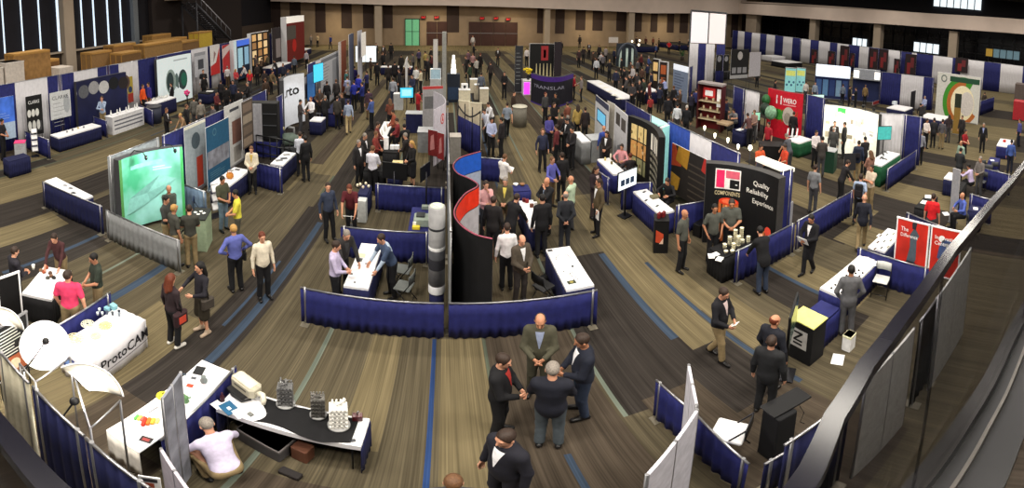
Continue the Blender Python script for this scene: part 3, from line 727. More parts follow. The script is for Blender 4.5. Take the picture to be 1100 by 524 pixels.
def sub(p0,p1,n=6):
 """rail path between two x positions"""
 out = []
 for i in range(n+1):
  x = p0+(p1-p0)*i/n
  for a,b in zip(RP,RP[1:]):
   if a[0] <= x <= b[0]: out.append((x,a[1]+(b[1]-a[1])*(x-a[0])/(b[0]-a[0]))); break
 return out
for a,b in ((-3.2,-1.8),(-1.79,-.36),(-.35,.97),(.98,2.35),(2.36,3.8),(3.81,5.3)): ribbon(sub(a,b),4.85,5.845,-.006,.006).build('glass_panel',gm,t)
ribbon(RP,4.78,4.86,-.02,.045).build('base_channel',mat('satin_channel',(36,34,32),.3,.6),t)
ribbon(RP,4.781,4.8,-.22,-.09).build('painted_floor_shadow',BLKP,t)  # shadow on the balcony carpet, put in as a black strip
ribbon(RP,4.78,4.84,-.09,-.076).build('floor_edge_strip',mat('satin_strip',(90,86,82),.35,.6),t)
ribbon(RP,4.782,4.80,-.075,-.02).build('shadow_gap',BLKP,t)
# ---------------------------------------------------------------- makers of show furniture
SEED = [0]
PLATE = C((120,114,100),.5,metal=.4)
def sd(): SEED[0] += 1; return SEED[0]
def table(x,y,L_,W_,label,rz=0.,skirt=BLUE,h=.75,top=VINYL,drop=.1,sides='nsew',cat='table',grp=None,lab_skirt=None):
 """skirted exhibit table centred on x,y; L_ along local x"""
 t = thing('exhibit_table',label,cat,(x,y,0),rz,grp or 'exhibit tables')
 mb = MB(); mb.box((0,0,h-.015),(L_,W_,.03),ch=.008)
 if drop:
  for c_,d_ in (((0,-W_/2-.004,h-drop/2),(L_+.016,.008,drop)),((0,W_/2+.004,h-drop/2),(L_+.016,.008,drop)),((-L_/2-.004,0,h-drop/2),(.008,W_,drop)),((L_/2+.004,0,h-drop/2),(.008,W_,drop))): mb.box(c_,d_)
 mb.build('tabletop',top,t)
 if skirt is not None:
  mb = MB(); a,b = L_/2+.012,W_/2+.012; z1 = h-(drop*.6 if drop else .03)
  if 's' in sides: mb.curtain((-a,-b),(a,-b),.02,z1,.12,.014,.008,seed=sd())
  if 'n' in sides: mb.curtain((a,b),(-a,b),.02,z1,.12,.014,.008,seed=sd())
  if 'e' in sides: mb.curtain((a,-b),(a,b),.02,z1,.12,.014,.008,seed=sd())
  if 'w' in sides: mb.curtain((-a,b),(-a,-b),.02,z1,.12,.014,.008,seed=sd())
  mb.build('table_skirt',skirt,t)
 for sx in (-1,1):
  for sy in (-1,1): MB().tube([(sx*(L_/2-.12),sy*(W_/2-.07),0),(sx*(L_/2-.12),sy*(W_/2-.07),h-.03)],.014,6).build('leg',STEEL,t)
 return t
def drape(pts,h,label,panels,z0=.03,post=ALU,cat='drape',rail=True,ends=(1,1),grp=None,hs=None):
 """pipe and drape along ground points; panels: list of (fraction0, fraction1, material) along each segment or one material"""
 P = [Vector((p[0],p[1])) for p in pts]; t = thing('pipe_and_drape',label,cat,(P[0].x,P[0].y,0),0,grp or ('low drape fences' if h < 1.5 else 'tall pipe and drape runs'))
 o = P[0]
 for i in range(len(P)-1):
  a,b = P[i]-o,P[i+1]-o; pn = panels if isinstance(panels,list) else [(0,1,panels)]
  for f0,f1,m in pn:
   q0,q1 = a.lerp(b,f0),a.lerp(b,f1)
   if (q1-q0).length < .02: continue
   MB().curtain(q0,q1,z0,h-.02,.2,.03,.012,seed=sd()).build('curtain',m,t)
  if rail: MB().tube([(a.x,a.y,h),(b.x,b.y,h)],.02,8).build('rail',post,t)
 for i,p in enumerate(P):
  if i == 0 and not ends[0] or i == len(P)-1 and not ends[1]: continue
  nb = P[1] if i == 0 else P[i-1]; q = p-o+((nb-p).normalized()*.1 if i in (0,len(P)-1) else (nb-p)*0); o2 = MB().tube([(q.x,q.y,.01),(q.x,q.y,h+.03)],.025,8).build('post',post,t)
  MB().box((q.x,q.y,.008),(.19,.3 if abs((nb-p).x) > abs((nb-p).y) else .19,.012),ch=.004).build('base_plate',PLATE,o2)
 return t
def fchair(x,y,rz,label,col=(40,40,44),pad=None,grp=None):
 """folding chair facing local +y"""
 t = thing('folding_chair',label,'chair',(x,y,0),rz,grp or 'folding chairs'); m = C(col,.5); p = C(pad,.7) if pad else m
 MB().box((0,0,.45),(.4,.4,.03),ch=.012).build('seat',p,t)
 mb = MB(); mb.sheet(lambda u,v: (((u-.5)*.4,-.2-.04*math.sin(math.pi*u),.62+v*.22),(0,1,0)),8,2,.018); mb.build('backrest',p,t)
 for sx in (-1,1):
  MB().tube([(sx*.21,.24,.01),(sx*.21,-.2,.62),(sx*.2,-.22,.84)],.012,6).build('leg',STEEL,t)
  MB().tube([(sx*.19,-.26,.01),(sx*.19,.16,.46)],.012,6).build('leg',STEEL,t)
 for sx,sy in ((.21,.18),(.19,-.2)): MB().tube([(-sx,sy,.09),(sx,sy,.09)],.009,6).build('stretcher',STEEL,t)
 return t
def monitor(x,y,z,w_,h_,rz,label,screen,stand=None,pic=None,tilt=0.):
 """flat screen facing local -y; stand: height of pole down to the floor"""
 t = thing('monitor',label,'screen',(x,y,0),rz)
 MB().box((0,.025,z),(w_+.05,.05,h_+.05),ch=.012).build('bezel',BLKP,t)
 F = flat((-w_/2,-.002),(w_/2,-.002),z-h_/2,z+h_/2); F.rect(0,0,w_,h_,screen,.001)
 if pic: pic(F)
 F.build('screen',t)
 if stand is not None:
  s_ = MB().tube([(0,.07,stand),(0,.07,z)],.03,8).build('pole',STEEL,t)
  if stand < .05: MB().box((0,.07,.02),(.42,.36,.03),ch=.01).build('base',STEEL,s_)
  else: MB().box((0,.05,stand+.01),(.26,.18,.02),ch=.006).build('base',BLKP,s_)
 return t
def board(a,b,z0,z1,label,name='banner_board',cat='banner',th=.03,base=None,draw=None,frame=None,back=WHT,grp=None,legs=False):
 """upright panel from ground point a to b, left to right for the viewer; draw(Face)"""
 a = Vector((a[0],a[1])); b = Vector((b[0],b[1])); c_ = (a+b)/2; D = b-a; rz = math.atan2(D.y,D.x); w_ = D.length
 t = thing(name,label,cat,(c_.x,c_.y,0),rz,grp or 'printed banners and boards')
 MB().box((0,th/2+.002,(z0+z1)/2),(w_,th,z1-z0),ch=.006).build('panel',back,t)
 F = flat((-w_/2,0),(w_/2,0),z0,z1)
 if base is not None: F.rect(0,0,w_,z1-z0,base,.001)
 if draw: draw(F)
 if F.mb.v: F.build('graphic',t)
 if frame is not None:
  mb = MB()
  for c2,d2 in (((0,.01,z1),(w_+.06,.05,.04)),((0,.01,z0),(w_+.06,.05,.04)),((-w_/2,.01,(z0+z1)/2),(.04,.05,z1-z0)),((w_/2,.01,(z0+z1)/2),(.04,.05,z1-z0))): mb.box(c2,d2,ch=.008)
  mb.build('frame',frame,t)
 if z0 > .04:
  for sx in (-1,1): MB().tube([(sx*w_*.42,th/2,0),(sx*w_*.42,th/2,z0+.05)],.015,6).build('leg',STEEL,t)
 else: MB().box((0,th/2,.03),(w_*.96,.24,.06),ch=.015).build('base',ALU,t)
 return t
def popup(a,b,bulge,z0,z1,label,base,draw=None,out=1,name='pop_up_display',cat='display',th=.25,rim=None,fl=0.):
 pts = arc(a,b,bulge); o = Vector((a[0],a[1])); pts = [(p[0]-o.x,p[1]-o.y) for p in pts]
 t = thing(name,label,cat,(o.x,o.y,0),0)
 slab(pts,z0,z1,th,1).build('frame',rim or C((60,60,64)),t)
 F = curve(pts,z0,z1,1,fl); F.rect(0,0,F.W,z1-z0,base,.006,.15)
 if draw: draw(F)
 F.build('graphic',t); return t
def counter(x,y,w_,d_,h_,label,body,top=None,rz=0.,draw=None,cat='counter',rnd=False,name='display_counter',z=0.):
 t = thing(name,label,cat,(x,y,z),rz)
 if rnd: MB().lathe([(w_/2*.94,0),(w_/2*.94,h_-.04)],n=28).build('body',body,t); MB().lathe([(w_/2,h_-.04),(w_/2+.01,h_-.02),(w_/2,h_)],n=28).build('countertop',top or body,t)
 else:
  MB().box((0,0,(h_-.03)/2),(w_*.96,d_*.94,h_-.03),ch=.012).build('body',body,t)
  MB().box((0,0,h_-.015),(w_,d_,.03),ch=.008).build('countertop',top or body,t)
 if draw:
  F = flat((-w_*.48,-d_*.47),(w_*.48,-d_*.47),0,h_-.03); draw(F)
  if F.mb.v: F.build('front_graphic',t)
 return t
def bx(name,x,y,z,w_,d_,h_,label,m,cat='box',rz=0.,ch=.015,lid=None,grp=None,draw=None):
 t = thing(name,label,cat,(x,y,z),rz,grp); MB().box((0,0,h_/2),(w_,d_,h_),ch=ch).build('body',m,t)
 if lid is not None: MB().box((0,0,h_-.03),(w_*1.03,d_*1.03,.06),ch=.015).build('lid',lid,t)
 if draw:
  F = flat((-w_/2,-d_/2),(w_/2,-d_/2),0,h_); draw(F)
  if F.mb.v: F.build('label_print',t)
 return t
def crate(x,y,w_,d_,h_,label,rz=0.,m=WOOD,slat=True,z=0.,grp=None):
 """shipping crate: box with edge battens"""
 t = thing('shipping_crate',label,'crate',(x,y,z),rz,grp or 'crates along the windows'); MB().box((0,0,h_/2),(w_,d_,h_),ch=.02).build('box',m,t)
 if slat:
  mb = MB()
  for sx in (-1,0,1):
   for sy in (-1,1): mb.box((sx*(w_/2-.06),sy*(d_/2+.012),h_/2),(.12,.03,h_),ch=.006)
  for sz in (.06,h_-.06):
   for sy in (-1,1): mb.box((0,sy*(d_/2+.014),sz),(w_,.03,.12),ch=.006)
   for sx in (-1,1): mb.box((sx*(w_/2+.012),0,sz),(.03,d_,.12),ch=.006)
  mb.build('batten',C((172,128,66),.75),t)
  MB().box((0,0,h_+.015),(w_+.04,d_+.04,.03),ch=.006).build('lid',C((176,134,74),.75),t)
 return t
def flatitem(name,x,y,z,w_,d_,label,col,rz=0.,th=.004,cat='paper',grp=None,draw=None,rough=.6):
 """sheet, leaflet, card or phone lying on a surface"""
 mb = MB(); ms = [C(col,rough)]; mb.box((0,0,th/2),(w_,d_,th))
 if draw:
  for (u0,v0,u1,v1,c_) in draw:
   ms.append(C(c_)); mb.box(((u0+u1-1)/2*w_,(v0+v1-1)/2*d_,th+.0008),((u1-u0)*w_,(v1-v0)*d_,.0016),m=len(ms)-1)
 o = mb.build(name,ms,None,(x,y,z),rz); return tag(o,label,cat,grp or 'flat things lying on the tables')
def small(name,prof,x,y,z,label,col,cat,n=14,grp=None,rough=.5):
 o = MB().lathe(prof,n=n).build(name,C(col,rough),None,(x,y,z)); return tag(o,label,cat,grp)
def cup(x,y,z,label,col=(238,236,226),r=.045,h_=.12,grp=None):
 t = thing('paper_cup',label,'cup',(x,y,z),0,grp); MB().lathe([(r*.75,0),(r,h_),(r*.9,h_),(r*.7,.01)],n=16).build('cup_body',C(col),t)
 MB().lathe([(r*1.05,h_-.008),(r*1.05,h_+.006),(r*.9,h_+.014)],n=16).build('lid',C((250,250,250)),t); return t
def sheetm(col,emit=0.,r=.5): return C(col,r,emit=emit) if emit else C(col,r)
def mid(*ps): return Vector((sum(p[0] for p in ps)/len(ps),sum(p[1] for p in ps)/len(ps)))
def tpx(corners,label,h=.75,**k):
 """axis-aligned table from the four corners of its top in the photograph"""
 P = [at(u,v,h) for u,v in corners]; X = sorted(p.x for p in P); Y = sorted(p.y for p in P)
 x0,x1,y0,y1 = (X[0]+X[1])/2,(X[2]+X[3])/2,(Y[0]+Y[1])/2,(Y[2]+Y[3])/2
 if x1-x0 >= y1-y0: return table((x0+x1)/2,(y0+y1)/2,x1-x0,y1-y0,label,0,h=h,**k)
 return table((x0+x1)/2,(y0+y1)/2,y1-y0,x1-x0,label,math.pi/2,h=h,**k)
GREYM = C((120,122,124)); DGREY = C((58,60,64)); GREEN = C((20,70,44),.8); RED = C((190,30,34)); DRED = C((110,24,28)); TEALM = C((60,120,130)); GOLD = C((196,150,50)); ORG = C((214,92,40)); BRT = C((40,90,200)); BLK = C((12,12,14)); SILV = C((160,160,164),.35,metal=.7); PINK = C((220,70,110)); CREAM = C((224,216,190)); BROWNM = C((74,46,34)); LGREY = C((176,178,182)); WH = C((240,240,242)); YEL = C((226,200,60)); DBL = C((24,34,78)); SKYB = C((96,150,200))
SCRB = C((70,190,225),.4,emit=.9); SCRW = C((225,235,240),.4,emit=.9); SCRG = C((100,190,170),.4,emit=.8); GLOW = C((250,246,236),.5,emit=1.3)
# ---- low fence across the front of the centre island
drape([(-3.06,7.32),(.0,7.31)],.92,'low blue drape fence with a stub post, before the white table with two men',BLUE,ends=(1,0),cat='fence')
drape([(.1,7.31),(3.25,7.22)],.92,'low blue drape fence before the long white table with a ring of small pins',BLUE,ends=(0,1),cat='fence')
# ---- spine of the centre island, seen end on
drape([(.13,7.42),(.13,10.4)],2.44,'tall grey drape standing end-on behind the grey printed cylinder',[(0,1,GREYD)],cat='drape',hs=0)
drape([(.13,10.5),(.13,15.4)],2.44,'tall pale drape end-on beside the blue curved wall',[(0,.5,GREYD),(.5,1,BLUE)])
q = at(469,333,0); zc = tall(q,470.5,221); t = thing('display_cylinder','tall grey printed display cylinder on a navy base, pale round top with a cross','display',(q.x,q.y,0)); k_ = zc/2.0
MB().lathe([(.17,0),(.17,.42*k_)],n=28).build('base',NAVY,t)
mb = MB(); mb.lathe([(.19,.42*k_),(.19,1.99*k_),(.17,zc),(.01,zc)],n=32,m=0)
for z0,z1,k in ((.42,.58,1),(.9,1.1,2),(1.1,1.26,3),(1.26,1.32,1),(1.62,1.66,2)): mb.lathe([(.1905,z0*k_),(.192,z0*k_+.01),(.192,z1*k_-.01),(.1905,z1*k_)],n=32,m=k)
mb.build('printed_drum',[C((150,150,152)),WH,C((46,46,52)),C((90,92,98))],t)
mb = MB(); mb.lathe([(.15,zc),(.15,zc+.006),(.14,zc+.008)],n=28,m=0)
for a in (45,-45): mb.box((0,0,zc+.012),(.26,.018,.006),R(a),m=1)
mb.build('top_disc',[C((186,198,176)),WH],t)
# ---- black serpentine wall with red and blue bands
def smooth(pts,n=8):
 out = []
 for i in range(len(pts)-1):
  p0,p1,p2,p3 = pts[max(i-1,0)],pts[i],pts[i+1],pts[min(i+2,len(pts)-1)]
  for k in range(n):
   s = k/n; out.append(tuple(.5*(2*b+(c-a)*s+(2*a-5*b+4*c-d)*s*s+(3*b-a-3*c+d)*s ** 3) for a,b,c,d in zip(p0,p1,p2,p3)))
 out.append(tuple(pts[-1])); return out
zt = 2.25
raw = [at(529,257,zt),at(510,252,zt),at(493,240,zt),at(488,226,zt),at(499,209,zt),at(513,200,zt),at(506,193,zt),at(491,186,zt),at(487,177,zt),at(496,169,zt),at(516,163,zt)]
pts = smooth([(p.x,p.y) for p in raw],6); o = pts[0]; pl = [(p[0]-o[0],p[1]-o[1]) for p in pts]
t = thing('serpentine_wall','black S-curved display wall with red and blue bands inside its hollows','display',(o[0],o[1],0))
slab(pl,0,zt,.04,-1).build('panel',BLACKC,t)
F = curve(pl,0,zt,1); n = len(pl); W = F.W
F.rect(0,1.8,W*.56,zt,C((222,52,28),.4),.045,.05); F.rect(W*.56,1.72,W,zt,C((36,92,196),.4),.045,.05)
F.rect(0,.3,W*.56,1.78,C((176,174,180)),.044,.05); F.rect(W*.56,.3,W,1.7,C((160,170,190)),.044,.05)
rd = random.Random(5)
for i in range(16):
 u0 = rd.uniform(.1,W-.5); v0 = rd.uniform(.4,1.4); F.rect(u0,v0,u0+rd.uniform(.15,.35),v0+rd.uniform(.1,.3),[DGREY,C((110,104,120)),WH,C((90,60,66))][i % 4],.048,.05)
F.build('printed_face',t)
mb = MB()
for i in range(len(pl)-1): mb.tube([(pl[i][0],pl[i][1],zt+.01),(pl[i+1][0],pl[i+1][1],zt+.01)],.016,6,cap=False)
mb.build('edge_trim',C((150,70,90),.4),t)
# ---- white table, centre left, and what is on it
t = tpx([(389,261),(408,263),(398,310),(369,306)],'long white-topped navy table, men standing at both of its sides',skirt=NAVY)
for (u_,v_,w_,d_,c_,l_) in ((387,279,.1,.14,(90,92,90),'grey leaflet under the hand of the man at the white table'),(385,285,.05,.03,(20,20,22),'small black part lying mid-table before the two men'),(377,294,.09,.06,(60,64,62),'dark oval part near the near corner of the white table'),(381,303,.05,.05,(40,42,44),'small dark part at the front edge of the white table'),(393,283,.03,.05,(60,60,62),'tiny grey clip beside the vest man on the white table'),(388,274,.22,.16,(235,222,186),'cream leaflet held down by the man in black on the white table')):
 p = at(u_,v_,.755); flatitem('leaflet' if w_ > .09 else 'sample_part',p.x,p.y,.752,w_,d_,l_,c_,th=.008,cat='paper' if w_ > .09 else 'part')
for u_,v_,rz,l in ((433,289,R(80),'grey folding chair under the vest man, the farther of two'),(434,307,R(75),'grey folding chair with light seat behind the low blue fence, the nearer of two')):
 p = at(u_,v_,.45); fchair(p.x,p.y,rz,l,(66,70,72),pad=(96,100,98))
drape([at(366,243,.92),at(462,250,.92)],.92,'low blue fence behind the white table with the vest man',BLUE,cat='fence')
drape([(-2.5,13.25),(0,13.1)],.92,'low blue fence in front of the blonde woman in black',BLUE,cat='fence')
# ---- machine table
t = tpx([(443,223),(462,222),(462,252),(438,250)],'blue-clothed table carrying a grey bench machine',top=BLUE,skirt=BLUE,drop=0)
p = at(453,240,.76); t = thing('bench_machine','grey bench machine with black window on blue table','machine',(p.x,p.y,.755))
MB().box((0,0,.11),(.46,.42,.22),ch=.03).build('housing',C((140,152,142)),t); MB().box((-.03,.05,.24),(.26,.26,.04),ch=.01).build('lid',C((40,44,46)),t); MB().box((-.2,-.22,.1),(.1,.02,.12),ch=.005).build('control_panel',WH,t)
p = at(447,243,.76); bx('tool_box',p.x,p.y,.755,.22,.14,.08,'small yellow box at the edge of the machine table',YEL)
p = at(458,224,.76); bx('parts_tray',p.x,p.y,.755,.3,.16,.1,'grey tray of white parts behind the bench machine',C((130,140,132)))
p = at(456,238,0); monitor(p.x,p.y,1.62,.62,.4,R(-115),'bright blue screen on a black pole stand, seen askew',SCRB,stand=.0)
# ---- next booth: burgundy-topped person's table, bin, rack
t = tpx([(384,200),(397,196),(399,206),(386,213)],'navy table of small white samples beside the man in burgundy',skirt=NAVY,top=NAVY,drop=0)
rd = random.Random(8)
for i,(u_,v_) in enumerate(((381,197),(384,196),(387,199),(390,195),(393,198))):
 p = at(u_+3,v_+3,.76); small('sample_jar',[(.04,0),(.05,.05),(.03,.09)],p.x,p.y,.752,'small pale sample jar on the navy table by the burgundy man',(226,214,190),'jar',grp='pale sample jars')
p = at(389.5,237,0); bx('waste_bin',p.x,p.y,0,.3,.3,.72,'pale grey upright bin beside the burgundy man',C((190,192,190)),cat='bin')
def litrack(x,y,rz,label,n=3,col=SILV,w_=.3,tilt=.35):
 t = thing('literature_rack',label,'rack',(x,y,0),rz)
 for sx in (-1,1): MB().tube([(sx*w_/2,.12,0),(sx*w_/2,.05,.55+n*.16)],.012,6).build('upright',ALU,t)
 for i in range(n):
  mb = MB(); z = .4+i*.3; mb.box((0,-.02,z),(w_,.03,.24),M=Matrix.Rotation(-.5,4,'X'),ch=.004); mb.box((0,-.1,z-.09),(w_,.08,.015)); mb.build('tray',col,t)
  MB().box((0,-.045,z+.01),(w_*.85,.012,.2),M=Matrix.Rotation(-.5,4,'X')).build('brochure',PAPER,t)
 MB().box((0,.08,.015),(w_+.1,.36,.03),ch=.008).build('base',STEEL,t); return t
p = at(379,246,0); litrack(p.x,p.y,R(60),'low silver brochure rack below the hands of the burgundy man',2)
# ---- right of the spine: long white table with pins
t = tpx([(588,267),(612,265),(638,306),(607,311)],'long white-topped navy table with tiny pins and a picture card',skirt=NAVY)
TBL = at(612,290,.75)
rd = random.Random(2)
for i in range(14):
 a = R(20+i*13.); p = at(605+8*math.cos(a),278-5*math.sin(a),.755); small('pin',[(.012,0),(.008,.012),(.005,.02)],p.x,p.y,.752,'tiny dark pin of the arc laid on the far half of the white table',(50,48,50),'pin',n=6,grp='arc of pins')
for i in range(16):
 p = at(606+rd.uniform(-1,15),291+rd.uniform(0,9),.755); small('pin',[(.012,0),(.008,.012),(.005,.02)],p.x,p.y,.752,'tiny dark pin scattered on the near half of the white table',(60,56,52),'pin',n=6,grp='scattered pins')
p = at(614,303,.755); flatitem('picture_card',p.x,p.y,.752,.2,.12,'dark green picture card at the near edge of the pin table',(46,52,34),R(5),.01,'card',draw=[(.3,.2,.7,.8,(150,140,70))])
p = at(591,269,.755); flatitem('phone',p.x,p.y,.752,.13,.07,'black phone on the far corner of the pin table',(22,24,22),0,.01,'phone')
p = at(615,286,.755); small('puck',[(.03,0),(.03,.02),(.02,.03)],p.x,p.y,.752,'small grey puck in the middle of the pin table',(80,82,84),'puck')
p = at(588,312,.3); fchair(p.x-.1,p.y,R(-60),'black folding chair behind the low fence beside the pin table',(16,16,18))
p = at(581,308,0); t = thing('shoulder_bag','black bag on the carpet behind the grey-jacketed man','bag',(p.x,p.y,0),R(30)); MB().box((0,0,.14),(.4,.18,.28),ch=.06).build('body',BLACKC,t); MB().tube([(-.12,0,.26),(-.08,0,.38),(.08,0,.38),(.12,0,.26)],.01,6).build('handle',BLKP,t)
# ---- second table with red boxes
t = tpx([(559,217),(577,213),(580,243),(568,244)],'white-topped navy table among the dark suits with red boxes',skirt=NAVY)
for u_,v_,l,c_ in ((566,217,'red gift box at the far end of the suits table',(130,30,34)),(571,222,'small brown box on the suits table',(96,52,36)),(563,216,'dark red bottle carton on the suits table',(90,20,26)),(575,220,'white leaflet stack on the suits table',(236,236,236))):
 p = at(u_,v_,.76); bx('carton',p.x,p.y,.752,.12,.09,.1,l,C(c_))
t = tpx([(550,200),(566,197),(570,203),(553,207)],'small blue table behind the yellow-tied man, white bowls on it',skirt=BLUE,top=BLUE,drop=0)
for u_,l in ((554,'white bowl at the near end of the small blue table'),(561,'brown basket at the far end of the small blue table')):
 p = at(u_,199,.76); small('bowl',[(.05,0),(.1,.07),(.09,.07),(.04,.015)],p.x,p.y,.752,l,(232,232,230) if u_ < 556 else (140,100,66),'bowl')
drape([at(507,168,.92),at(541,171,.92)],.92,'low blue fence behind the blue hollow of the curved wall',BLUE,cat='fence')
# ---- foreground right booth: white panels, fence, chair, monitor, rail
def wallboard(a,b,z1,label,m=C((196,194,204),.7)):
 t = thing('folding_board',label,'board',(a[0],a[1],0)); D = Vector((b[0]-a[0],b[1]-a[1])); rz = math.atan2(D.y,D.x)
 for k in range(2):
  c_ = D*(.25+.5*k); MB().box((c_.x,c_.y,z1/2),(D.length/2-.02,.035,z1),rz,ch=.006).build('leaf',m,t)
 for k in (0,.5,1):
  q = D*k; MB().tube([(q.x,q.y,0),(q.x,q.y,z1+.01)],.018,8).build('hinge_post',ALU,t)
 return t
wallboard(at(749,440,2.3),at(695,510,2.3),2.3,'pale lilac folding board beside the low blue fence, edges stepped')
wallboard(at(740,392,2.3),(2.44,2.78),2.3,'narrow white folding board end-on above the white chair')
drape([(3.07,4.48),(3.14,3.6),(3.02,2.46)],.92,'low blue fence with a white chair behind it, beside the folding boards',BLUE,cat='fence')
drape([(3.14,2.34),(3.6,2.3)],.92,'short low fence run under the glass railing',NAVY,cat='fence')
p = at(784,463,.46); t = thing('folding_chair','white padded folding chair beyond the low blue fence','chair',(p.x,p.y,0),R(30))
MB().box((0,0,.45),(.46,.46,.05),ch=.03).build('seat',WH,t); mb = MB(); mb.sheet(lambda u,v: (((u-.5)*.42,-.26,.55+v*.25),(0,1,0)),6,2,.02); mb.build('backrest',STEEL,t)
for sx in (-1,1):
 MB().tube([(sx*.21,.24,.01),(sx*.2,-.26,.8)],.013,6).build('leg',STEEL,t); MB().tube([(sx*.2,-.26,.01),(sx*.2,.18,.44)],.013,6).build('leg',STEEL,t)
# black lectern stand near the rail
p = at(850,470,0); t = thing('lectern','tall black lectern with a flat arm below the railing','lectern',(at(838,440,1.1).x,at(838,440,1.1).y,0),R(-8))
MB().box((0,0,.55),(.34,.34,1.1),ch=.02).build('body',BLACKC,t); MB().box((.16,.05,1.12),(.7,.3,.035),ch=.01).build('shelf',BLKP,t)
mb = MB(); mb.tube([(.3,.0,1.1),(.38,-.1,.85),(.3,-.12,.7),(.42,-.1,.55)],.006,5); mb.build('cable',BLKP,t)
# podium counter with lettered sign and dark monitor
P0 = at(868,349,.98)
t = counter(6.28,4.02,.5,.62,.98,'black draped counter with a pale lettered sign and yellow top',BLACKC,C((222,220,130)),rz=0)
F = flat((-.02,-.32),(-.02,-.32),0,1)
Fs = Face(lambda u,v,d: Vector((-.245-d,.24-u,.3+v)),.4,.5)
Fs.rect(0,.05,.42,.5,C((190,188,186)),.004); Fs.text('NI',.1,.46,.3,BLK,.007,.02,w=.34,rot=-math.pi/2); Fs.build('sign',t)
monitor(at(853,345,1.35).x,at(853,345,1.35).y,1.38,.8,.62,R(28),'thin dark screen seen edge-on above the black counter',C((60,84,76),.2),stand=.0)
table(6.95,4.1,.62,.5,'blue skirted table end behind the black lettered counter',0,skirt=BLUE,top=BLUE,drop=0)
p = at(911,374,.0); bx('gift_bag',p.x,p.y,0,.25,.2,.4,'white bag with navy band beside the railing',WH,cat='bag',lid=C((226,226,190)))
p = at(900,386,.0); flatitem('leaflet',p.x,p.y,.001,.34,.24,'white sheet on the carpet beside the white bag by the railing',(240,240,240),.4)
# grey suit's table
t = tpx([(882,313),(922,275),(945,282),(905,318)],'white-topped blue table covered with rows of small black parts',skirt=BLUE)
T0 = at(905,300,.75)
for i in range(7):
 for j in range(3):
  x = 7.75+i*.18+.05*(j % 2); y = 4.08+j*.14
  mb = MB(); mb.lathe([(.022,0),(.03,.012),(.02,.03),(.008,.04)],n=8); o = mb.build('sample_part',C((36,32,30)),None,(x,y,.752)); tag(o,'small black part in the rows on the grey-suited man\'s table','part','rows of black parts')
for i,(u_,v_) in enumerate(((936,281),(931,277),(925,281),(938,285))):
 p = at(u_,v_,.756); flatitem('leaflet',p.x,p.y,.753+.001*i,.22,.16,['white leaflet at the far corner of the parts table','white leaflet second from the far corner of the parts table','pale leaflet midway along the parts table','white folded leaflet at the aisle edge of the parts table'][i],(228,230,232),.3*i)
drape([(9.72,4.75),(9.72,2.6)],.92,'low blue fence under the red posters',BLUE,cat='fence')
p = at(947,300,.45); fchair(p.x,p.y,R(100),'dark folding chair with a white pad beside the parts table',(40,40,42),pad=(210,212,208))
p = at(957,300,.5); fchair(p.x+.35,p.y-.1,R(60),'black folding chair under the red poster fence',(18,18,20))
# red posters
def red1(F):
 F.text('The',.12,F.H-.3,.15,WH,w=.22,bold=.01); F.text('Difference',.12,F.H-.45,.13,WH,w=.5,bold=.01)
 F.poly([(.35,.2),(.55,.12),(.62,.3),(.6,.8),(.66,.95),(.52,1.15),(.4,.95),(.42,.6),(.38,.4)],C((76,88,100))); F.poly([(.45,1.1),(.55,1.1),(.58,1.26),(.5,1.34),(.44,1.24)],C((40,44,50)))
 F.poly([(.3,.12),(.6,.05),(.62,.2),(.36,.22)],C((50,56,62)))
def red2(F):
 F.text('Innovation',.1,F.H-.3,.14,WH,w=.62,bold=.01); F.text('Centre',.1,F.H-.45,.14,WH,w=.4,bold=.01)
 F.poly([(.2,.5),(.5,.4),(.66,.6),(.6,1.0),(.35,1.05),(.24,.8)],C((60,76,120))); F.disc(.3,1.02,.09,WH); F.poly([(.36,.9),(.5,.95),(.46,.8)],C((206,206,214)))
GRAD = mat('poster_red',(196,44,32),.5,var=.35,scale=1.2)
board((9.86,3.66),(9.86,2.74),.7,2.0,'large red poster with a grey engine part, above the low blue fence',draw=red1,base=GRAD,frame=WH)
board((9.86,2.66),(9.86,1.85),.7,2.0,'second red poster with a blue and white part, partly behind the railing',draw=red2,base=GRAD,frame=WH)
t = tpx([(938,262),(953,244),(962,248),(955,276)],'white table of leaflet stacks left by the red poster',skirt=NAVY)
for i in range(9):
 u_ = 939+(i % 3)*7+(i // 3)*3; v_ = 267-(i // 3)*7-(i % 3)*1; p = at(u_,v_,.756)
 flatitem('leaflet',p.x,p.y,.753,.2,.14,'dark-edged leaflet laid out on the table by the red poster',(228,228,226),0,.012,grp='leaflets by the red poster',draw=[(.1,.1,.9,.45,[(60,40,36),(70,76,80),(120,116,100)][i % 3])])
# things seen through the glass: drape fence and white board below the balcony
wallboard(at(930,410,2.2),at(982,352,2.2),2.2,'pale board with a rounded rim seen through the balcony glass',C((222,220,214),.7))
drape([at(843,478,2.0),at(914,425,2.0)],2.0,'navy drape seen through the balcony glass below the pale board',NAVY)
wallboard(at(1008,318,2.2),at(1043,266,2.2),2.2,'grey board with a white rim seen through the glass far along the railing',C((206,206,202),.7))
drape([at(988,346,2.0),at(1008,318,2.0)],2.0,'dark drape between the two pale boards behind the glass',BLACKC)
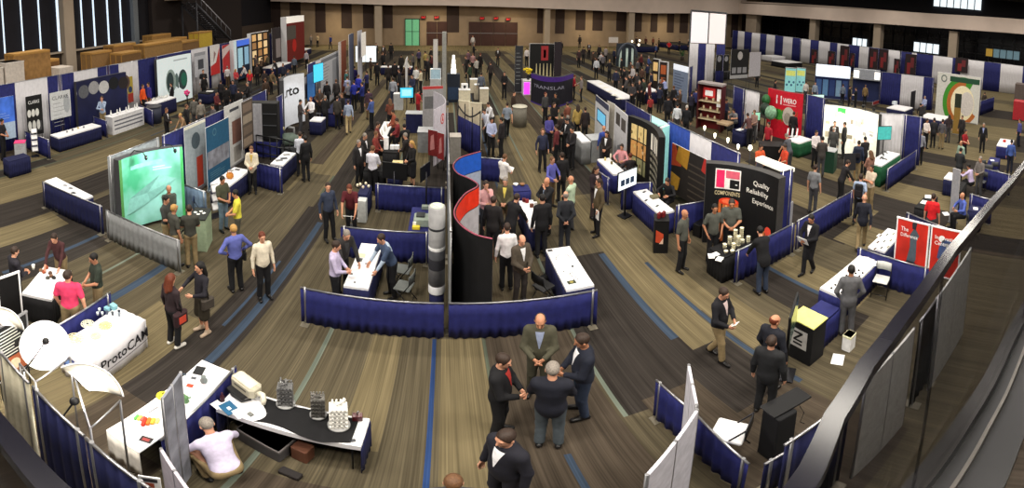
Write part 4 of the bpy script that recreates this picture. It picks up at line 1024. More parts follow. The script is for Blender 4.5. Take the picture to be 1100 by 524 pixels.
# ---- ProtoCAM booth, front left
t = thing('exhibit_table','white-clothed table lettered ProtoCAM on its front','table',(-5.72,4.16,0),R(7))
x0,x1,y0,y1 =-.38,.38,-.8,.8
MB().box((0,0,.735),(.76,1.6,.03),ch=.01).build('tabletop',VINYL,t)
mb = MB(); mb.curtain((.385,-.8),(.385,.8),.02,.745,.5,.012,.008,seed=3); mb.curtain((.39,.805),(-.39,.805),.02,.745,.2,.03,.008,seed=4); mb.curtain((-.385,.8),(-.385,-.8),.02,.745,.3,.012,.008,seed=5); mb.curtain((-.39,-.805),(.39,-.805),.02,.745,.2,.03,.008,seed=6)
mb.build('tablecloth',WHITED,t)
F = Face(lambda u,v,d: Vector((.41+d,-.54+u,.24+v)),1.3,.5)
F.text('ProtoCAM',.0,.1,.34,C((22,22,30)),.006,.012,w=1.36); F.rect(.0,.02,1.36,.035,C((40,40,60)),.006)
F.build('lettering',t)
F = Face(lambda u,v,d: Vector((.36-u,-.83-d,.2+v)),.7,.5); F.rect(.3,.12,.62,.4,C((30,50,120)),.004); F.rect(.36,.18,.56,.34,C((120,150,210)),.006); F.build('end_logo',t)
rd = random.Random(12)
for i,(u_,v_,r,c_) in enumerate(((113,350,.13,(226,214,150)),(94,348,.13,(214,216,196)),(80,364,.17,(222,210,170)),(103,361,.1,(232,222,186)))):
 p = at(u_,v_,.757); t = thing('lattice_part',['round yellowish lattice part at the far side of the white cloth','pale grey lattice disc mid-way along the white cloth','large cream lattice plate near the lamp on the white cloth','small cream lattice ring right of the large plate'][i],'part',(p.x,p.y,.752))
 mb = MB()
 for k in range(12): a = 2*math.pi*k/12; mb.tube([(r*.2*math.cos(a),r*.2*math.sin(a),.02),(r*math.cos(a+.3),r*math.sin(a+.3),.015)],.008,5)
 for q in (.4,.7,1.): mb.tube([(r*q*math.cos(2*math.pi*k/16),r*q*math.sin(2*math.pi*k/16),.015) for k in range(17)],.008,5)
 mb.build('lattice',C(c_),t)
for i,(u_,v_,c_) in enumerate(((115,337,(60,70,90)),(121,338,(70,76,84)),(128,336,(40,46,60)),(128,339,(120,130,140)),(107,334,(190,200,206)),(110,338,(190,200,206)),(105,338,(200,206,212)))):
 p = at(u_,v_,.757); small('small_cup',[(.022,0),(.032,.07),(.026,.07),(.016,.01)],p.x,p.y,.752,['dark blue-grey cup nearest the clear box','grey cup second along the white cloth end','darkest cup at the white cloth end','pale grey cup at the very end of the white cloth','frosted cup farthest along the cloth','frosted cup before the clear box','frosted cup nearest the fence'][i],c_,'cup',n=10)
p = at(122,331,.757); bx('clear_box',p.x,p.y,.752,.16,.12,.1,'pale blue translucent box at the end of the white cloth',C((130,180,190)))
p = at(115,333,.757); bx('clear_box',p.x,p.y,.752,.12,.1,.08,'smaller blue translucent box behind the cups',C((120,170,186)))
drape([(-6.5,5.0),(-6.3,3.4)],.92,'low blue fence between the ProtoCAM cloth and the man in pink',BLUE,cat='fence')
# lighting truss with round white sail lamps
def saillamp(u_,v_,r,z,label,a0,a1,arm,ax):
 """round white fabric sail lit by a lamp head on an arm"""
 p = at(u_,v_,z); t = thing('sail_lamp',label,'lamp',(p.x,p.y,0))
 d = Vector((-p.x,-p.y,EYE-z)).normalized() ; ux = Vector((d.y,-d.x,0)).normalized()*-1; uy = d.cross(ux)*1
 if uy.z < 0: uy =-uy
 if ux.x < 0: ux =-ux
 mb = MB(); vs = []; fs = []; N = 28
 for k in range(N+1):
  a = R(a0+(a1-a0)*k/N)
  for q in (0.,.5,1.):
   bow =-.1*(1-q*q); q_ = q if a1-a0 >= 360 else 1-(1-q)*.62*math.sin(math.pi*k/N) ** .8; vs.append(Vector((0,0,z))+(ux*math.cos(a)+uy*math.sin(a))*r*q_+d*bow)
 for k in range(N):
  for j in (0,1): fs.append((3*k+j,3*k+j+1,3*k+4+j,3*k+3+j))
 mb.add(vs,fs,0,True); o = mb.build('sail',SAIL,t); s2 = o.modifiers.new('thick','SOLIDIFY'); s2.thickness = .01
 mb = MB(); mb.tube([Vector((0,0,z))+(ux*math.cos(R(a0+(a1-a0)*k/N))+uy*math.sin(R(a0+(a1-a0)*k/N)))*r for k in range(N+1)],.012,6); mb.build('rim',WH,t)
 q0 = Vector((0,0,z))+ux*arm[0]+uy*arm[1]+d*.35; q1 = Vector((0,0,z))+ux*ax[0]+uy*ax[1]+d*.1
 MB().tube([q1,q0],.012,6).build('arm',BLKP,t); hd = MB(); hd.lathe([(.03,-.05),(.055,-.04),(.055,.04),(.045,.05)],c=q0,n=14,M=d.to_track_quat('Z','Y').to_matrix()); hd.build('lamp_head',BLKP,t)
 ll = bpy.data.lights.new('sail_lamp_light','SPOT'); ll.energy = 220; ll.spot_size = R(100); ll.spot_blend = .6; ll.shadow_soft_size = .05; ll.color = (1,.95,.85)
 lo = bpy.data.objects.new('sail_lamp_light',ll); COL.objects.link(lo); lo.location = Vector((p.x,p.y,0))+q0-d*.07; lo.rotation_euler = (-d).to_track_quat('-Z','Y').to_euler()
 MB().tube([(q1.x,q1.y,0),(q1.x,q1.y,q1.z)],.016,8).build('pole',ALU,t)
 return t
SAIL = mat('white_sail_fabric',(244,238,224),.8,var=.03)
saillamp(48,371,.36,2.0,'full round white sail lamp at the ProtoCAM booth',0,360,(.02,.06),(-.32,-.35))
saillamp(86,432,.5,2.0,'half white sail lamp at the near end of the ProtoCAM booth',0,112,(-.06,.02),(-.2,-.16))
saillamp(-2,358,.4,2.0,'half white sail lamp cut by the frame above the black leaflet panel',0,110,(-.1,-.1),(-.3,-.3))
t = thing('lamp_truss','light metal frame carrying the round white sail lamps','frame',(0,0,0)); mb = MB()
q = [at(21,390,2.03),at(38,410,2.0),at(75,384,2.0),at(97,460,2.0),at(129,430,2.0)]
for a,b in ((1,2),(2,3),(3,4),(0,1)): MB().tube([q[a],q[b]],.014,6).build('bar',ALU,t)
for k in range(5): MB().tube([(q[k].x,q[k].y,.01),q[k]],.016,6).build('post',ALU,t)
# black panel with pale lines and photo, top left of the booth
pp = [at(0,352,1.6),at(22,345,1.6)]
def blkpanel(F): F.lines(.08,F.H-.12,F.W*.8,9,.07,C((200,200,190)),.025,3); F.rect(.05,.05,F.W-.05,.45,C((150,80,50))); F.disc(F.W*.5,.24,.14,C((220,190,160)))
board(at(-8,356,1.7),at(28,335,1.7),.5,1.7,'black panel of pale text lines above a reddish photo',draw=blkpanel,base=BLK,frame=ALU)
# meeting table, left edge
table(-8.05,4.28,1.25,.75,'white-topped dark table with orange samples, men around it',R(-55),skirt=BLACKC)
for i,(u_,v_,c_) in enumerate(((50,288,(170,84,46)),(47,292,(150,70,40)),(54,294,(90,60,44)),(44,291,(120,90,60)),(52,298,(60,60,54)),(58,299,(30,30,30)),(55,297,(110,76,50)))):
 p = at(u_,v_,.76); small('sample_part',[(.03,0),(.055,.02),(.04,.06),(.012,.1 if i < 2 else .05)],p.x,p.y,.752,['tall orange sample on the men\'s white table','second orange sample behind the tall one','dark brown sample beside the orange ones','olive sample nearest the dark-jacketed man','flat black-green sample on the table edge','small black sample nearest the pink-shirted man','light brown sample in the middle of the heap'][i],c_,'sample',10)
p = at(36,289,.76); cup(p.x,p.y,.752,'white paper cup by the hand of the man at the left edge')
board(at(-3,300,1.5),at(20,292,1.5),.3,1.5,'white-framed black panel at the very edge beside the seated men',base=BLK,frame=WH)
# tools table and its fence, boards (front left)
t = thing('exhibit_table','white table of coloured models behind a low blue fence','table',(-3.52,3.7,0),R(0))
MB().box((0,0,.735),(.62,2.1,.03),ch=.05).build('tabletop',VINYL,t); mb = MB(); mb.curtain((.3,-1.04),(-.3,-1.04),.03,.72,.2,.02,.008,seed=41); mb.curtain((-.31,1.04),(-.31,-1.04),.03,.72,.2,.02,.008,seed=42); mb.curtain((-.3,1.04),(.3,1.04),.03,.72,.2,.02,.008,seed=43); mb.build('table_skirt',C((206,200,192),.8),t)
drape([(-3.15,4.75),(-3.08,2.9)],.92,'low blue fence along the white table of coloured models',BLUE,cat='fence')
for (u_,v_,w_,d_,c_,l,n_) in ((214,398,.16,.2,(24,26,28),'black flat tray at the far end of the models table','tray'),(230,402,.2,.16,(216,220,222),'pale boxy outline sample at the far end of the models table','tray'),(204,414,.1,.07,(206,70,48),'red-orange tile on the models table','tile'),(157,472,.16,.1,(40,38,40),'dark photo card near the end of the models table','card'),(215,415,.14,.1,(236,190,196),'pale pink ring card on the models table','card'),(197,425,.05,.04,(60,60,100),'tiny violet chip on the models table','chip'),(198,402,.06,.04,(46,60,70),'dark blue chip at the back of the models table','chip'),(208,406,.08,.05,(80,84,90),'grey key-shaped sample on the models table','sample')):
 p = at(u_,v_,.757); flatitem('flat_sample',p.x,p.y,.752,w_,d_,l,c_,.3,.012,n_,draw=[(.2,.2,.8,.7,(150,60,56))] if n_ == 'card' and c_[0] < 50 else None)
p = at(175,425,.757); t = thing('round_sign','yellow disc with black marks on the models table','disc',(p.x,p.y,.752)); MB().lathe([(.1,0),(.1,.012),(.09,.014)],n=24).build('disc',C((226,214,50)),t)
mb = MB(); [mb.box((x,y,.016),(.02,.05,.006)) for x,y in ((-.03,.03),(.03,.03))]; mb.tube([(.055*math.cos(R(200+14*k)),.055*math.sin(R(200+14*k)),.016) for k in range(11)],.005,5); mb.build('marks',BLK,t)
p = at(162,455,.757); t = thing('rainbow_model','model shading from red through orange to yellow on the white table','model',(p.x,p.y,.752),.5)
for k,c_ in enumerate(((206,52,34),(232,110,40),(240,180,60),(244,226,120))): MB().box((-.09+k*.055,.02*k,.03),(.05,.16-.02*k,.06-.01*k),ch=.01).build('stripe',C(c_),t)
p = at(150,450,.757); t = thing('rainbow_model','smaller green and yellow model next to the red one','model',(p.x,p.y,.752),.2)
for k,c_ in enumerate(((90,180,80),(190,210,90),(230,100,90))): MB().box((-.05+k*.045,.01*k,.02),(.04,.1,.04),ch=.008).build('stripe',C(c_),t)
p = at(200,432,.757); t = thing('green_figure','small green figure by the fence on the models table','figurine',(p.x,p.y,.752)); mb = MB(); mb.lathe([(.03,0),(.05,.04),(.035,.09),(.045,.12),(.02,.16)],n=12); mb.tube([(0,0,.1),(.07,.03,.14)],.012,6); mb.tube([(0,0,.1),(-.06,.04,.13)],.012,6); mb.build('body',C((90,128,84)),t)
p = at(219,410,.757); small('grey_model',[(.05,0),(.06,.05),(.03,.1),(.04,.13)],p.x,p.y,.752,'grey turned model near the pink ring card',(120,130,128),'model')
for k,(u_,v_,rz,l) in enumerate(((165,440,.5,'dark pen lying along the models table'),)):
 p = at(u_,v_,.757); o = MB().tube([(-.09,0,.008),(.09,0,.008)],.007,6).build('pen',DGREY,None,(p.x,p.y,.752),rz+1.); tag(o,l,'pen')
GRAPHB = mat('mottled_grey_print',(124,126,136),.6,var=.45,scale=3.)
wb = wallboard(at(194,400,2.3),at(174,428,2.3),2.3,'tall mottled grey printed boards end-on beside the squatting man',GRAPHB)
wallboard(at(173,482,1.9),at(205,530,1.9),1.9,'plain lilac-grey board below the mottled ones',C((186,178,188),.7))
t = thing('easel_card','small white easel card with a reddish picture by the blue drape','card',(at(160,512,.9).x,at(160,512,.9).y,0),.5)
MB().box((0,0,.75),(.24,.02,.3),ch=.004).build('card',PAPER,t); F = flat((-.11,-.012),(.11,-.012),.62,.88); F.rect(.02,.02,.16,.14,C((170,80,56))); F.rect(.02,.16,.2,.25,C((60,60,66))); F.build('picture',t); MB().tube([(0,.02,0),(0,.02,.62)],.012,6).build('stand',STEEL,t)
# tall drapes bottom left
drape([at(35,415,2.3),at(90,468,2.3)],2.3,'tall navy drape at the bottom edge under the sail lamps',NAVY)
drape([at(92,470,2.3),at(160,524,2.3)],2.3,'second tall navy drape after the pole at the bottom edge',NAVY)
drape([(-4.7,1.66),(-3.9,1.7)],2.3,'pale beige drape at the frame edge beside the tall navy ones',C((176,170,150),.85))
# connector table, front centre left
t = tpx([(232,432),(262,413),(397,455),(383,484)],'white table half covered by a black cloth, metal lattice models standing on it',skirt=NAVY,sides='new')
T_ = t; cx,cy = T_.location.x,T_.location.y
mb = MB()
def blk(u,v):
 x =-.42+1.3*u; y = (-.27+.5*v); w_ = .02*math.sin(9*u+3*v)+.015*math.sin(17*u)
 x += .1*math.sin(5*v)*(1-u) ; y += .05*math.sin(7*u)*(1-v)
 return (x,y,.757+.4*abs(w_)),(0,0,1)
mb.sheet(blk,30,14,.006); o = mb.build('display_cloth',BLACKC,None,(cx,cy,0)); tag(o,'rumpled black cloth under the lattice models','cloth')
def lattice(x,y,label,col,h,w_,d_,m=.5,rz=0.):
 t = thing('lattice_model',label,'model',(x,y,.792),rz); mm = mat('lattice_%d' % col[0],col,.35,m,var=.2,scale=30)
 for k in range(5):
  mb = MB(); mb.box((0,0,.03+k*h/5),(w_,d_,h/5*.55),ch=.01)
  for i in range(4):
   for j in (-1,1): mb.tube([((i-1.5)*w_/4.4,j*d_*.42,.03+k*h/5),((i-1.5)*w_/4.4+.01,j*d_*.5,.03+(k+.75)*h/5)],.014,6)
  mb.build('tier',mm,t)
 mb = MB(); rd = random.Random(int(x*100))
 for i in range(5): mb.tube([(rd.uniform(-.4,.4)*w_,rd.uniform(-.4,.4)*d_,h),(rd.uniform(-.5,.5)*w_,rd.uniform(-.5,.5)*d_,h+rd.uniform(.03,.08))],.012,6)
 mb.build('prong',mm,t)
 MB().lathe([(w_*.62,-.01),(w_*.62,.015),(w_*.55,.02)],n=24).build('base_plate',C((150,150,150),.3),t); return t
for u_,v_,l,c_,h_,w_,d_,m_ in ((307,434,'taller steel lattice model nearest the machine',(120,120,120),.44,.22,.17,.6),(342,446,'shorter steel lattice model in the middle',(104,102,98),.42,.19,.17,.6),(364,457,'white finned lattice model at the end of the table',(222,220,214),.46,.24,.2,0)):
 p = at(u_,v_,.77); lattice(p.x,p.y,l,c_,h_,w_,d_,m_,.3)
p = at(384,451,.76); t = thing('plaque','small dark red plaque with a metal top at the table corner','plaque',(p.x,p.y,.785),.2); MB().box((0,0,.05),(.14,.1,.1),ch=.01).build('block',C((70,16,22),.3),t); MB().tube([(0,0,.1),(0,0,.16),(.02,0,.18)],.012,6).build('ornament',ALU,t)
p = at(379,473,.76); flatitem('label_card',p.x,p.y,.753,.07,.05,'tiny grey card at the near corner of the lattice table',(70,72,76),.5,.01,'card')
p = at(265,420,.76); t = thing('bench_machine','beige scanning machine with a round arm on the white table','machine',(p.x,p.y,.752),R(-20))
MB().box((0,0,.16),(.5,.24,.22),ch=.05).build('housing',C((190,184,164)),t); MB().box((0,-.01,.275),(.4,.18,.02),ch=.01).build('lid',C((204,198,178)),t); MB().box((0,-.122,.18),(.26,.006,.03)).build('nameplate',C((90,88,80)),t)
mb = MB(); mb.box((-.05,-.14,.04),(.34,.16,.08),ch=.02); mb.tube([(-.2,-.16,.05),(-.05,-.24,.06),(.15,-.22,.05),(.22,-.1,.06)],.02,8); mb.build('dark_base',C((22,22,24)),t)
MB().tube([(.24,0,.15),(.34,.02,.16),(.4,-.02,.12),(.42,-.05,.06)],[.05,.045,.04,.03],10).build('arm',C((214,208,190)),t)
p = at(246,438,.757); flatitem('leaflet',p.x,p.y,.753,.26,.2,'blue leaflet with a white emblem beside the machine',(26,84,120),-.4,.006,draw=[(.4,.35,.65,.6,(220,230,236))])
p = at(232,434,.757); flatitem('leaflet',p.x,p.y,.753,.16,.14,'white sheet at the near end of the lattice table',(236,236,236),-.3)
p = at(257,444,.757); flatitem('leaflet',p.x,p.y,.754,.2,.14,'white folded sheet beside the blue leaflet',(232,232,234),-.5,.006)
p = at(269,445,.757); flatitem('card_box',p.x,p.y,.753,.08,.06,'small grey box before the black cloth',(110,112,108),-.4,.02,'box')
p = at(239,430,.757); small('bottle',[(.035,0),(.035,.1),(.014,.14),(.014,.19)],p.x,p.y,.752,'dark red bottle beside the machine',(60,20,30),'bottle')
p = at(287,472,.2); bx('storage_tote',p.x,p.y,0,.75,.4,.3,'grey storage tote under the lattice table',C((70,68,70)),rz=-.25,lid=C((96,92,92)),cat='tote')
p = at(325,483,.2); bx('carton',p.x,p.y,0,.25,.2,.3,'brown carton under the lattice table',C((96,60,44)),rz=-.25)
p = at(312,510,.0); bx('tool_case',p.x,p.y,0,.3,.12,.08,'small dark case on the carpet below the lattice table',C((36,32,32)),rz=-.2)
def fb(plane,val,u0,u1,vt,vb,label,**k):
 """upright board on a plane X=val or Y=val, its outline given in the photograph"""
 f = atX if plane == 'X' else atY; um = (u0+u1)/2
 a,b = f(u0,(vt+vb)/2,val),f(u1,(vt+vb)/2,val); z1 = f(um,vt,val).z; z0 = max(0.,f(um,vb,val).z)
 if z0 < .25: z0 = 0.
 return board(a,b,z0,z1,label,**k)
def ab(plane,val,u0,u1,v):
 f = atX if plane == 'X' else atY; a,b = f(u0,v,val),f(u1,v,val); return (a.x,a.y),(b.x,b.y)
# ================= left row of booths, along the left wall
def yL(u): return atX(u,92-.204*u,-21.3).y
def ldrape(us,mats,label,h=3.5):
 y0,y1 = yL(us[0]),yL(us[-1]); L_ = y1-y0
 return drape([(-21.3,y0),(-21.3,y1-.06)],h,label,[((yL(a)-y0)/L_,(yL(b)-y0)/L_,m) for a,b,m in zip(us,us[1:],mats)])
ldrape([-14,16,51,64],[BLUE,WHITED,BLUE],'tall back drape, blue, white and blue, behind the pink-topped bin')
ldrape([64,79,105,116],[BLUE,WHITED,BLUE],'tall back drape with one white strip behind the circles display')
ldrape([116,127,148,168],[BLUE,WHITED,BLUE],'tall back drape behind the orange shirt, white between blue')
ldrape([168,205,223,226,236,247],[BLUE,WHITED,BLUE,WHITED,BLUE],'tall back drape with two red-printed banners hung on it')
ldrape([247,254,270,300,318],[WHITED,BLUE,BLUE,BLUE],'tall dark far end of the back drape beyond the red banners',3.6)
SCRN = mat('blue_lit_print',(60,100,190),.4,emit=.35,var=.35,scale=1.5)
fb('X',-20.6,-4,16,104,150,'blue lit banner with a white lower half at the frame edge',base=SCRN,draw=lambda F: (F.rect(0,0,F.W,F.H*.4,C((170,190,214))),F.lines(.2,F.H*.62,F.W*.6,3,.12,C((180,200,230)))))
def d1(F):
 F.text('CLARKE',.16,F.H-.42,.24,WH,w=F.W*.7);
 for k in range(3): F.disc(.2+k*.28,F.H-.9,.13,C((210,210,206)),ry=.2)
 for k in range(3): F.disc(.2+k*.3,F.H-1.55,.12,C((200,200,196)),ry=.26)
 F.rect(.1,.2,F.W-.1,.7,C((60,60,64)))
fb('X',-20.5,25,43,104,148,'black banner with white oval parts beside a silver rack',base=BLK,draw=d1)
fb('X',-20.9,54,76,98,127,'white printed banner with grey text and swirls above the blue table',base=C((196,198,200)),draw=lambda F: (F.text('CLARKE',.15,F.H-.4,.28,DGREY,w=F.W*.8),F.lines(.2,F.H-.6,F.W*.6,7,.2,C((150,152,156)),.03),F.disc(F.W*.8,F.H*.5,.25,C((160,164,168)),ry=.5)))
p = at(23,175,0); counter(p.x,p.y,.62,.55,1.05,'white pedestal counter with a bright pink top',LGREY,C((226,60,120)),rz=R(55),draw=lambda F: F.lines(.1,F.H-.1,.4,4,.06,GREYM))
table(-17.7,8.15,.7,1.2,'dark blue table cut by the frame, below the pink-topped counter',0,skirt=NAVY,top=NAVY,drop=0)
p = at(43,167,0); litrack(p.x,p.y-.3,R(70),'silver zigzag leaflet rack before the black banner',4,w_=.36)
drape([(-21.1,10.4),(-18.3,10.5)],.95,'low blue side drape beside the silver zigzag rack',BLUE,cat='fence')
t = tpx([(57,145),(99,131),(104,135),(64,149)],'blue-skirted table with small samples, before the white swirl banner',skirt=NAVY)
for i,(u_,v_,c_) in enumerate(((78,140,(60,60,64)),(84,138,(180,160,90)),(90,137,(90,90,96)),(72,142,(120,120,124)))):
 p = at(u_,v_,.76); small('sample_part',[(.05,0),(.06,.05),(.03,.09)],p.x,p.y,.752,['dark sample in the middle of the swirl banner table','brassy sample beside the dark one','grey sample at the far end of that blue-skirted table','pale grey sample at its near end'][i],c_,'sample')
for u_,v_,l in ((66,134,'dark chair behind the near end of the blue-skirted table'),(73,128,'dark chair behind the far end of the blue-skirted table')):
 p = at(u_,v_,.45); fchair(p.x,p.y,R(-90),l,(30,30,34))
drape([at(100,125,.95),at(115,130,.95)],.95,'low blue side drape left of the white bottle counter',BLUE,cat='fence')
def dcirc(F):
 for k in range(5): F.disc(.6+k*F.W*.2,F.H-.62+(.1 if k % 2 else 0),.62,[C((190,190,194)),C((206,206,206)),C((150,150,154)),C((60,62,68)),C((90,70,64))][k],ry=.5); F.disc(.6+k*F.W*.2,F.H-.62+(.1 if k % 2 else 0),.46,[C((90,92,98)),C((150,150,152)),C((190,190,190)),C((20,22,26)),C((40,34,34))][k],.008,ry=.37)
 F.rect(F.W*.25,F.H*.55,F.W*.8,F.H*.575,C((150,160,190))); F.rect(F.W*.25,F.H*.49,F.W*.7,F.H*.512,C((130,140,170)))
 F.poly([(.2,.3),(.5,.4),(.75,F.H*.6),(.5,F.H*.55)],C((120,128,160)))
a,b = ab('X',-20.75,82,136,92); popup(a,b,.1,0,3.0,'dark blue pop-up wall with a row of round part photos',mat('deep_blue_print',(26,30,66),.5,var=.3,scale=.8),dcirc)
fb('X',-20.9,137,143,82,110,'narrow multicoloured banner right of the circles wall',base=C((170,150,60)),draw=lambda F: (F.rect(0,0,F.W,F.H*.35,C((150,50,40))),F.disc(F.W/2,F.H*.5,.2,C((40,60,90)))))
P1 = at(131,126,1.0)
t = counter(-18.9,16.95,3.0,.75,1.0,'white counter with grey stripes carrying white bottles',C((214,214,218)),VINYL,rz=R(90),draw=lambda F: [F.rect(.15,.25+k*.22,F.W-.15,.33+k*.22,C((96,98,110))) for k in range(3)])
for k in range(7):
 small('bottle',[(.05,0),(.055,.16),(.025,.22),(.025,.3)],-18.95+(k % 2)*.18,15.75+k*.4,1.0,'white bottle in the row on the grey-striped counter',(238,238,236),'bottle',grp='white bottles on the striped counter')
p = at(162,135,0); counter(p.x,p.y,1.1,1.1,1.0,'round dark counter beside the man in the black suit',C((44,48,66)),C((70,70,76)),rnd=True)
t = tpx([(160,111),(176,102),(184,104),(170,112)],'dark table covered with white sample parts before the orange shirt',skirt=NAVY,h=.95)
rd = random.Random(4)
for k in range(9):
 p = at(164+k*2,109-k*.7+rd.uniform(-1,1),.96); small('white_part',[(.06,0),(.09,.05),(.05,.12),(.08,.16)],p.x,p.y,.952,'white sample part heaped on the dark table by the orange shirt',(232,232,228),'part',grp='white parts by the orange shirt')
drape([at(149,112,.95),at(164,119,.95)],.95,'low blue side drape by the round dark counter',BLUE,cat='fence')
def dmach(F):
 M1,M2,M3 = C((96,120,118)),C((52,70,72)),C((150,170,166))
 F.disc(F.W*.48,F.H*.48,F.H*.24,M1,ry=F.H*.3); F.disc(F.W*.4,F.H*.48,F.H*.2,M3,.008,ry=F.H*.26); F.disc(F.W*.38,F.H*.48,F.H*.14,M2,.012,ry=F.H*.2)
 F.disc(F.W*.75,F.H*.46,F.H*.17,M2,.008,ry=F.H*.22); F.disc(F.W*.78,F.H*.46,F.H*.11,C((40,110,90)),.012,ry=F.H*.15)
 F.rect(F.W*.45,F.H*.3,F.W*.75,F.H*.42,M2,.006); F.rect(F.W*.02,F.H*.84,F.W*.98,F.H*.97,C((40,44,50))); F.rect(F.W*.5,F.H*.89,F.W*.9,F.H*.92,C((190,200,206)),.008)
 F.rect(F.W*.05,F.H*.74,F.W*.4,F.H*.86,C((30,34,36)))
a,b = ab('X',-20.7,169,206,84); popup(a,b,.15,.1,3.35,'lit white pop-up wall showing a grey-green machine',mat('lit_white_print',(214,226,228),.5,emit=.35,var=.06),dmach)
fb('X',-20.6,209,221,56,82,'pale grey banner with a small dark picture between the machine wall and red prints',base=C((186,188,196)),draw=lambda F: (F.rect(F.W*.3,F.H*.3,F.W*.8,F.H*.7,C((70,72,80))),F.rect(0,F.H*.86,F.W,F.H,C((150,152,160)))))
def dred(F): F.poly([(0,0),(F.W,0),(F.W,F.H*.9),(F.W*.6,F.H*.4),(0,F.H*.3)],C((196,50,50))); F.poly([(F.W*.3,F.H*.4),(F.W*.6,F.H*.7),(F.W*.4,F.H*.8)],C((150,120,120)))
fb('X',-21.0,226,236,48,80,'white banner with a red peak, the nearer of two',base=C((226,222,222)),draw=dred)
fb('X',-21.0,239,247,48,77,'red banner with a white swoosh, the farther of two',base=C((190,52,56)),draw=lambda F: F.poly([(0,F.H*.5),(F.W,F.H*.8),(F.W,F.H),(0,F.H*.85)],C((220,200,200))))
a,b = ab('X',-20.6,251,268,55)
t = board(a,b,.2,3.6,'pale blue lit display cabinet with two glowing pictures',name='display_cabinet',cat='display',th=.5,base=C((30,44,70)),draw=lambda F: (F.rect(.0,0,F.W*.18,F.H,C((190,206,210),.5,emit=.4)),F.rect(F.W*.25,F.H*.3,F.W*.55,F.H*.8,C((150,190,206),.4,emit=.5)),F.rect(F.W*.66,F.H*.34,F.W*.94,F.H*.8,C((130,170,196),.4,emit=.5)),F.rect(F.W*.2,F.H*.85,F.W,F.H,C((70,110,220),.4,emit=.5))))
a,b = ab('X',-20.4,270,290,52)
board(a,b,.3,4.0,'dark shelf display of glowing amber pieces at the far end of the left row',name='lit_shelf',cat='display',th=.5,base=C((30,22,20)),draw=lambda F: [F.rect(F.W*(.05+.3*i),F.H*(.2+.2*j),F.W*(.25+.3*i),F.H*(.36+.2*j),C([(216,170,110),(230,200,150),(150,110,70)][(i+j) % 3],.5,emit=.5)) for i in range(3) for j in range(4)])
a,b = ab('X',-20.0,294,307,45); board(a,b,.3,4.2,'dark banner with a pale strip beyond the amber shelf',base=C((40,30,34)),draw=lambda F: F.rect(F.W*.3,F.H*.2,F.W*.7,F.H*.7,C((150,140,140))))
a,b = ab('X',-19.6,308,327,40); board(a,b,.3,5.2,'tall far display with a lit white header over red panels',name='far_display',cat='display',th=.8,base=C((120,34,32)),draw=lambda F: (F.rect(0,F.H*.86,F.W,F.H,C((226,220,210),.5,emit=.7)),F.rect(0,F.H*.5,F.W*.5,F.H*.8,C((90,84,80))),F.disc(F.W*.4,F.H*.35,.7,C((200,40,36)))))
# tables of the far left row
for i,(c_,l,m) in enumerate((([(214,98),(232,94),(236,97),(219,102)],'dark table before the pale grey banner, papers on it',BLACKC),([(288,71),(302,65),(307,68),(293,75)],'small white-topped blue table in the crowd near the amber shelf',VINYL),([(312,54),(326,50),(330,53),(318,57)],'white table under the far red display',VINYL))):
 t = tpx(c_,l,skirt=NAVY,top=m); p = at(sum(q[0] for q in c_)/4,sum(q[1] for q in c_)/4,.76); flatitem('leaflet',p.x,p.y,.752,.6,.4,['white paper on the black table by the grey banner','folded white sheet on the small blue table in the crowd','white sheet on the table under the far red display'][i],(240,240,240),.3)
p = at(201,104,.9); t = thing('bouquet','small pink flowers on a dark stand before the machine wall','flowers',(p.x,p.y,0)); MB().lathe([(.2,0),(.05,.05),(.05,.9),(.16,1.0)],n=14).build('stand',BLKP,t)
mb = MB(); rd = random.Random(1); [mb.lathe([(.02,-.06),(.09,0),(.05,.07)],c=(rd.uniform(-.2,.2),rd.uniform(-.2,.2),1.08+rd.uniform(0,.2)),n=8) for _ in range(16)]; mb.build('blossom',C((230,70,140)),t)
# crates and cartons against the left windows
def zat(u,v,x,y): return tall((x,y),u,v)
def crt(u0,u1,vt,X,label,m=WOOD,slat=True,depth=1.6,name='shipping_crate',lidm=None):
 a,b = atX(u0,vt+8,X),atX(u1,vt+8,X); y0,y1 = sorted((a.y,b.y)); h = max(.5,tall((X,(y0+y1)/2),(u0+u1)/2,vt))
 if slat: return crate(X-depth/2,(y0+y1)/2,depth,y1-y0,h,label,0,m)
 return bx('packing_carton',X-depth/2,(y0+y1)/2,0,depth,y1-y0,h,label,m,lid=lidm,draw=None)
CARDW = C((196,186,176),.8)
def printed(t_,txt):
 pass
crt(-12,4,73,-23,'white carton cut by the frame edge, beside the lettered one',CARDW,False,lidm=C((214,206,198)))
t = crt(6,26,66,-23,'white lidded carton with dark lettering on its top edge',CARDW,False,lidm=C((214,206,198)))
F = Face(lambda u,v,d: Vector((.81+d,-.5+u,2.9+v)),1,1); F.rect(0,0,1.0,.34,C((70,64,66))); F.rect(.08,.12,.9,.2,CARDW,.006); F.build('label_print',t)
crt(15,54,56,-24.5,'tall yellow plywood crate, biggest of those by the windows',WOOD,True)
crt(54,64,64,-25,'brown crate right of the tall yellow one',C((120,84,46),.8),True)
crt(64,79,72,-23.4,'low white carton right of the brown crate',CARDW,False)
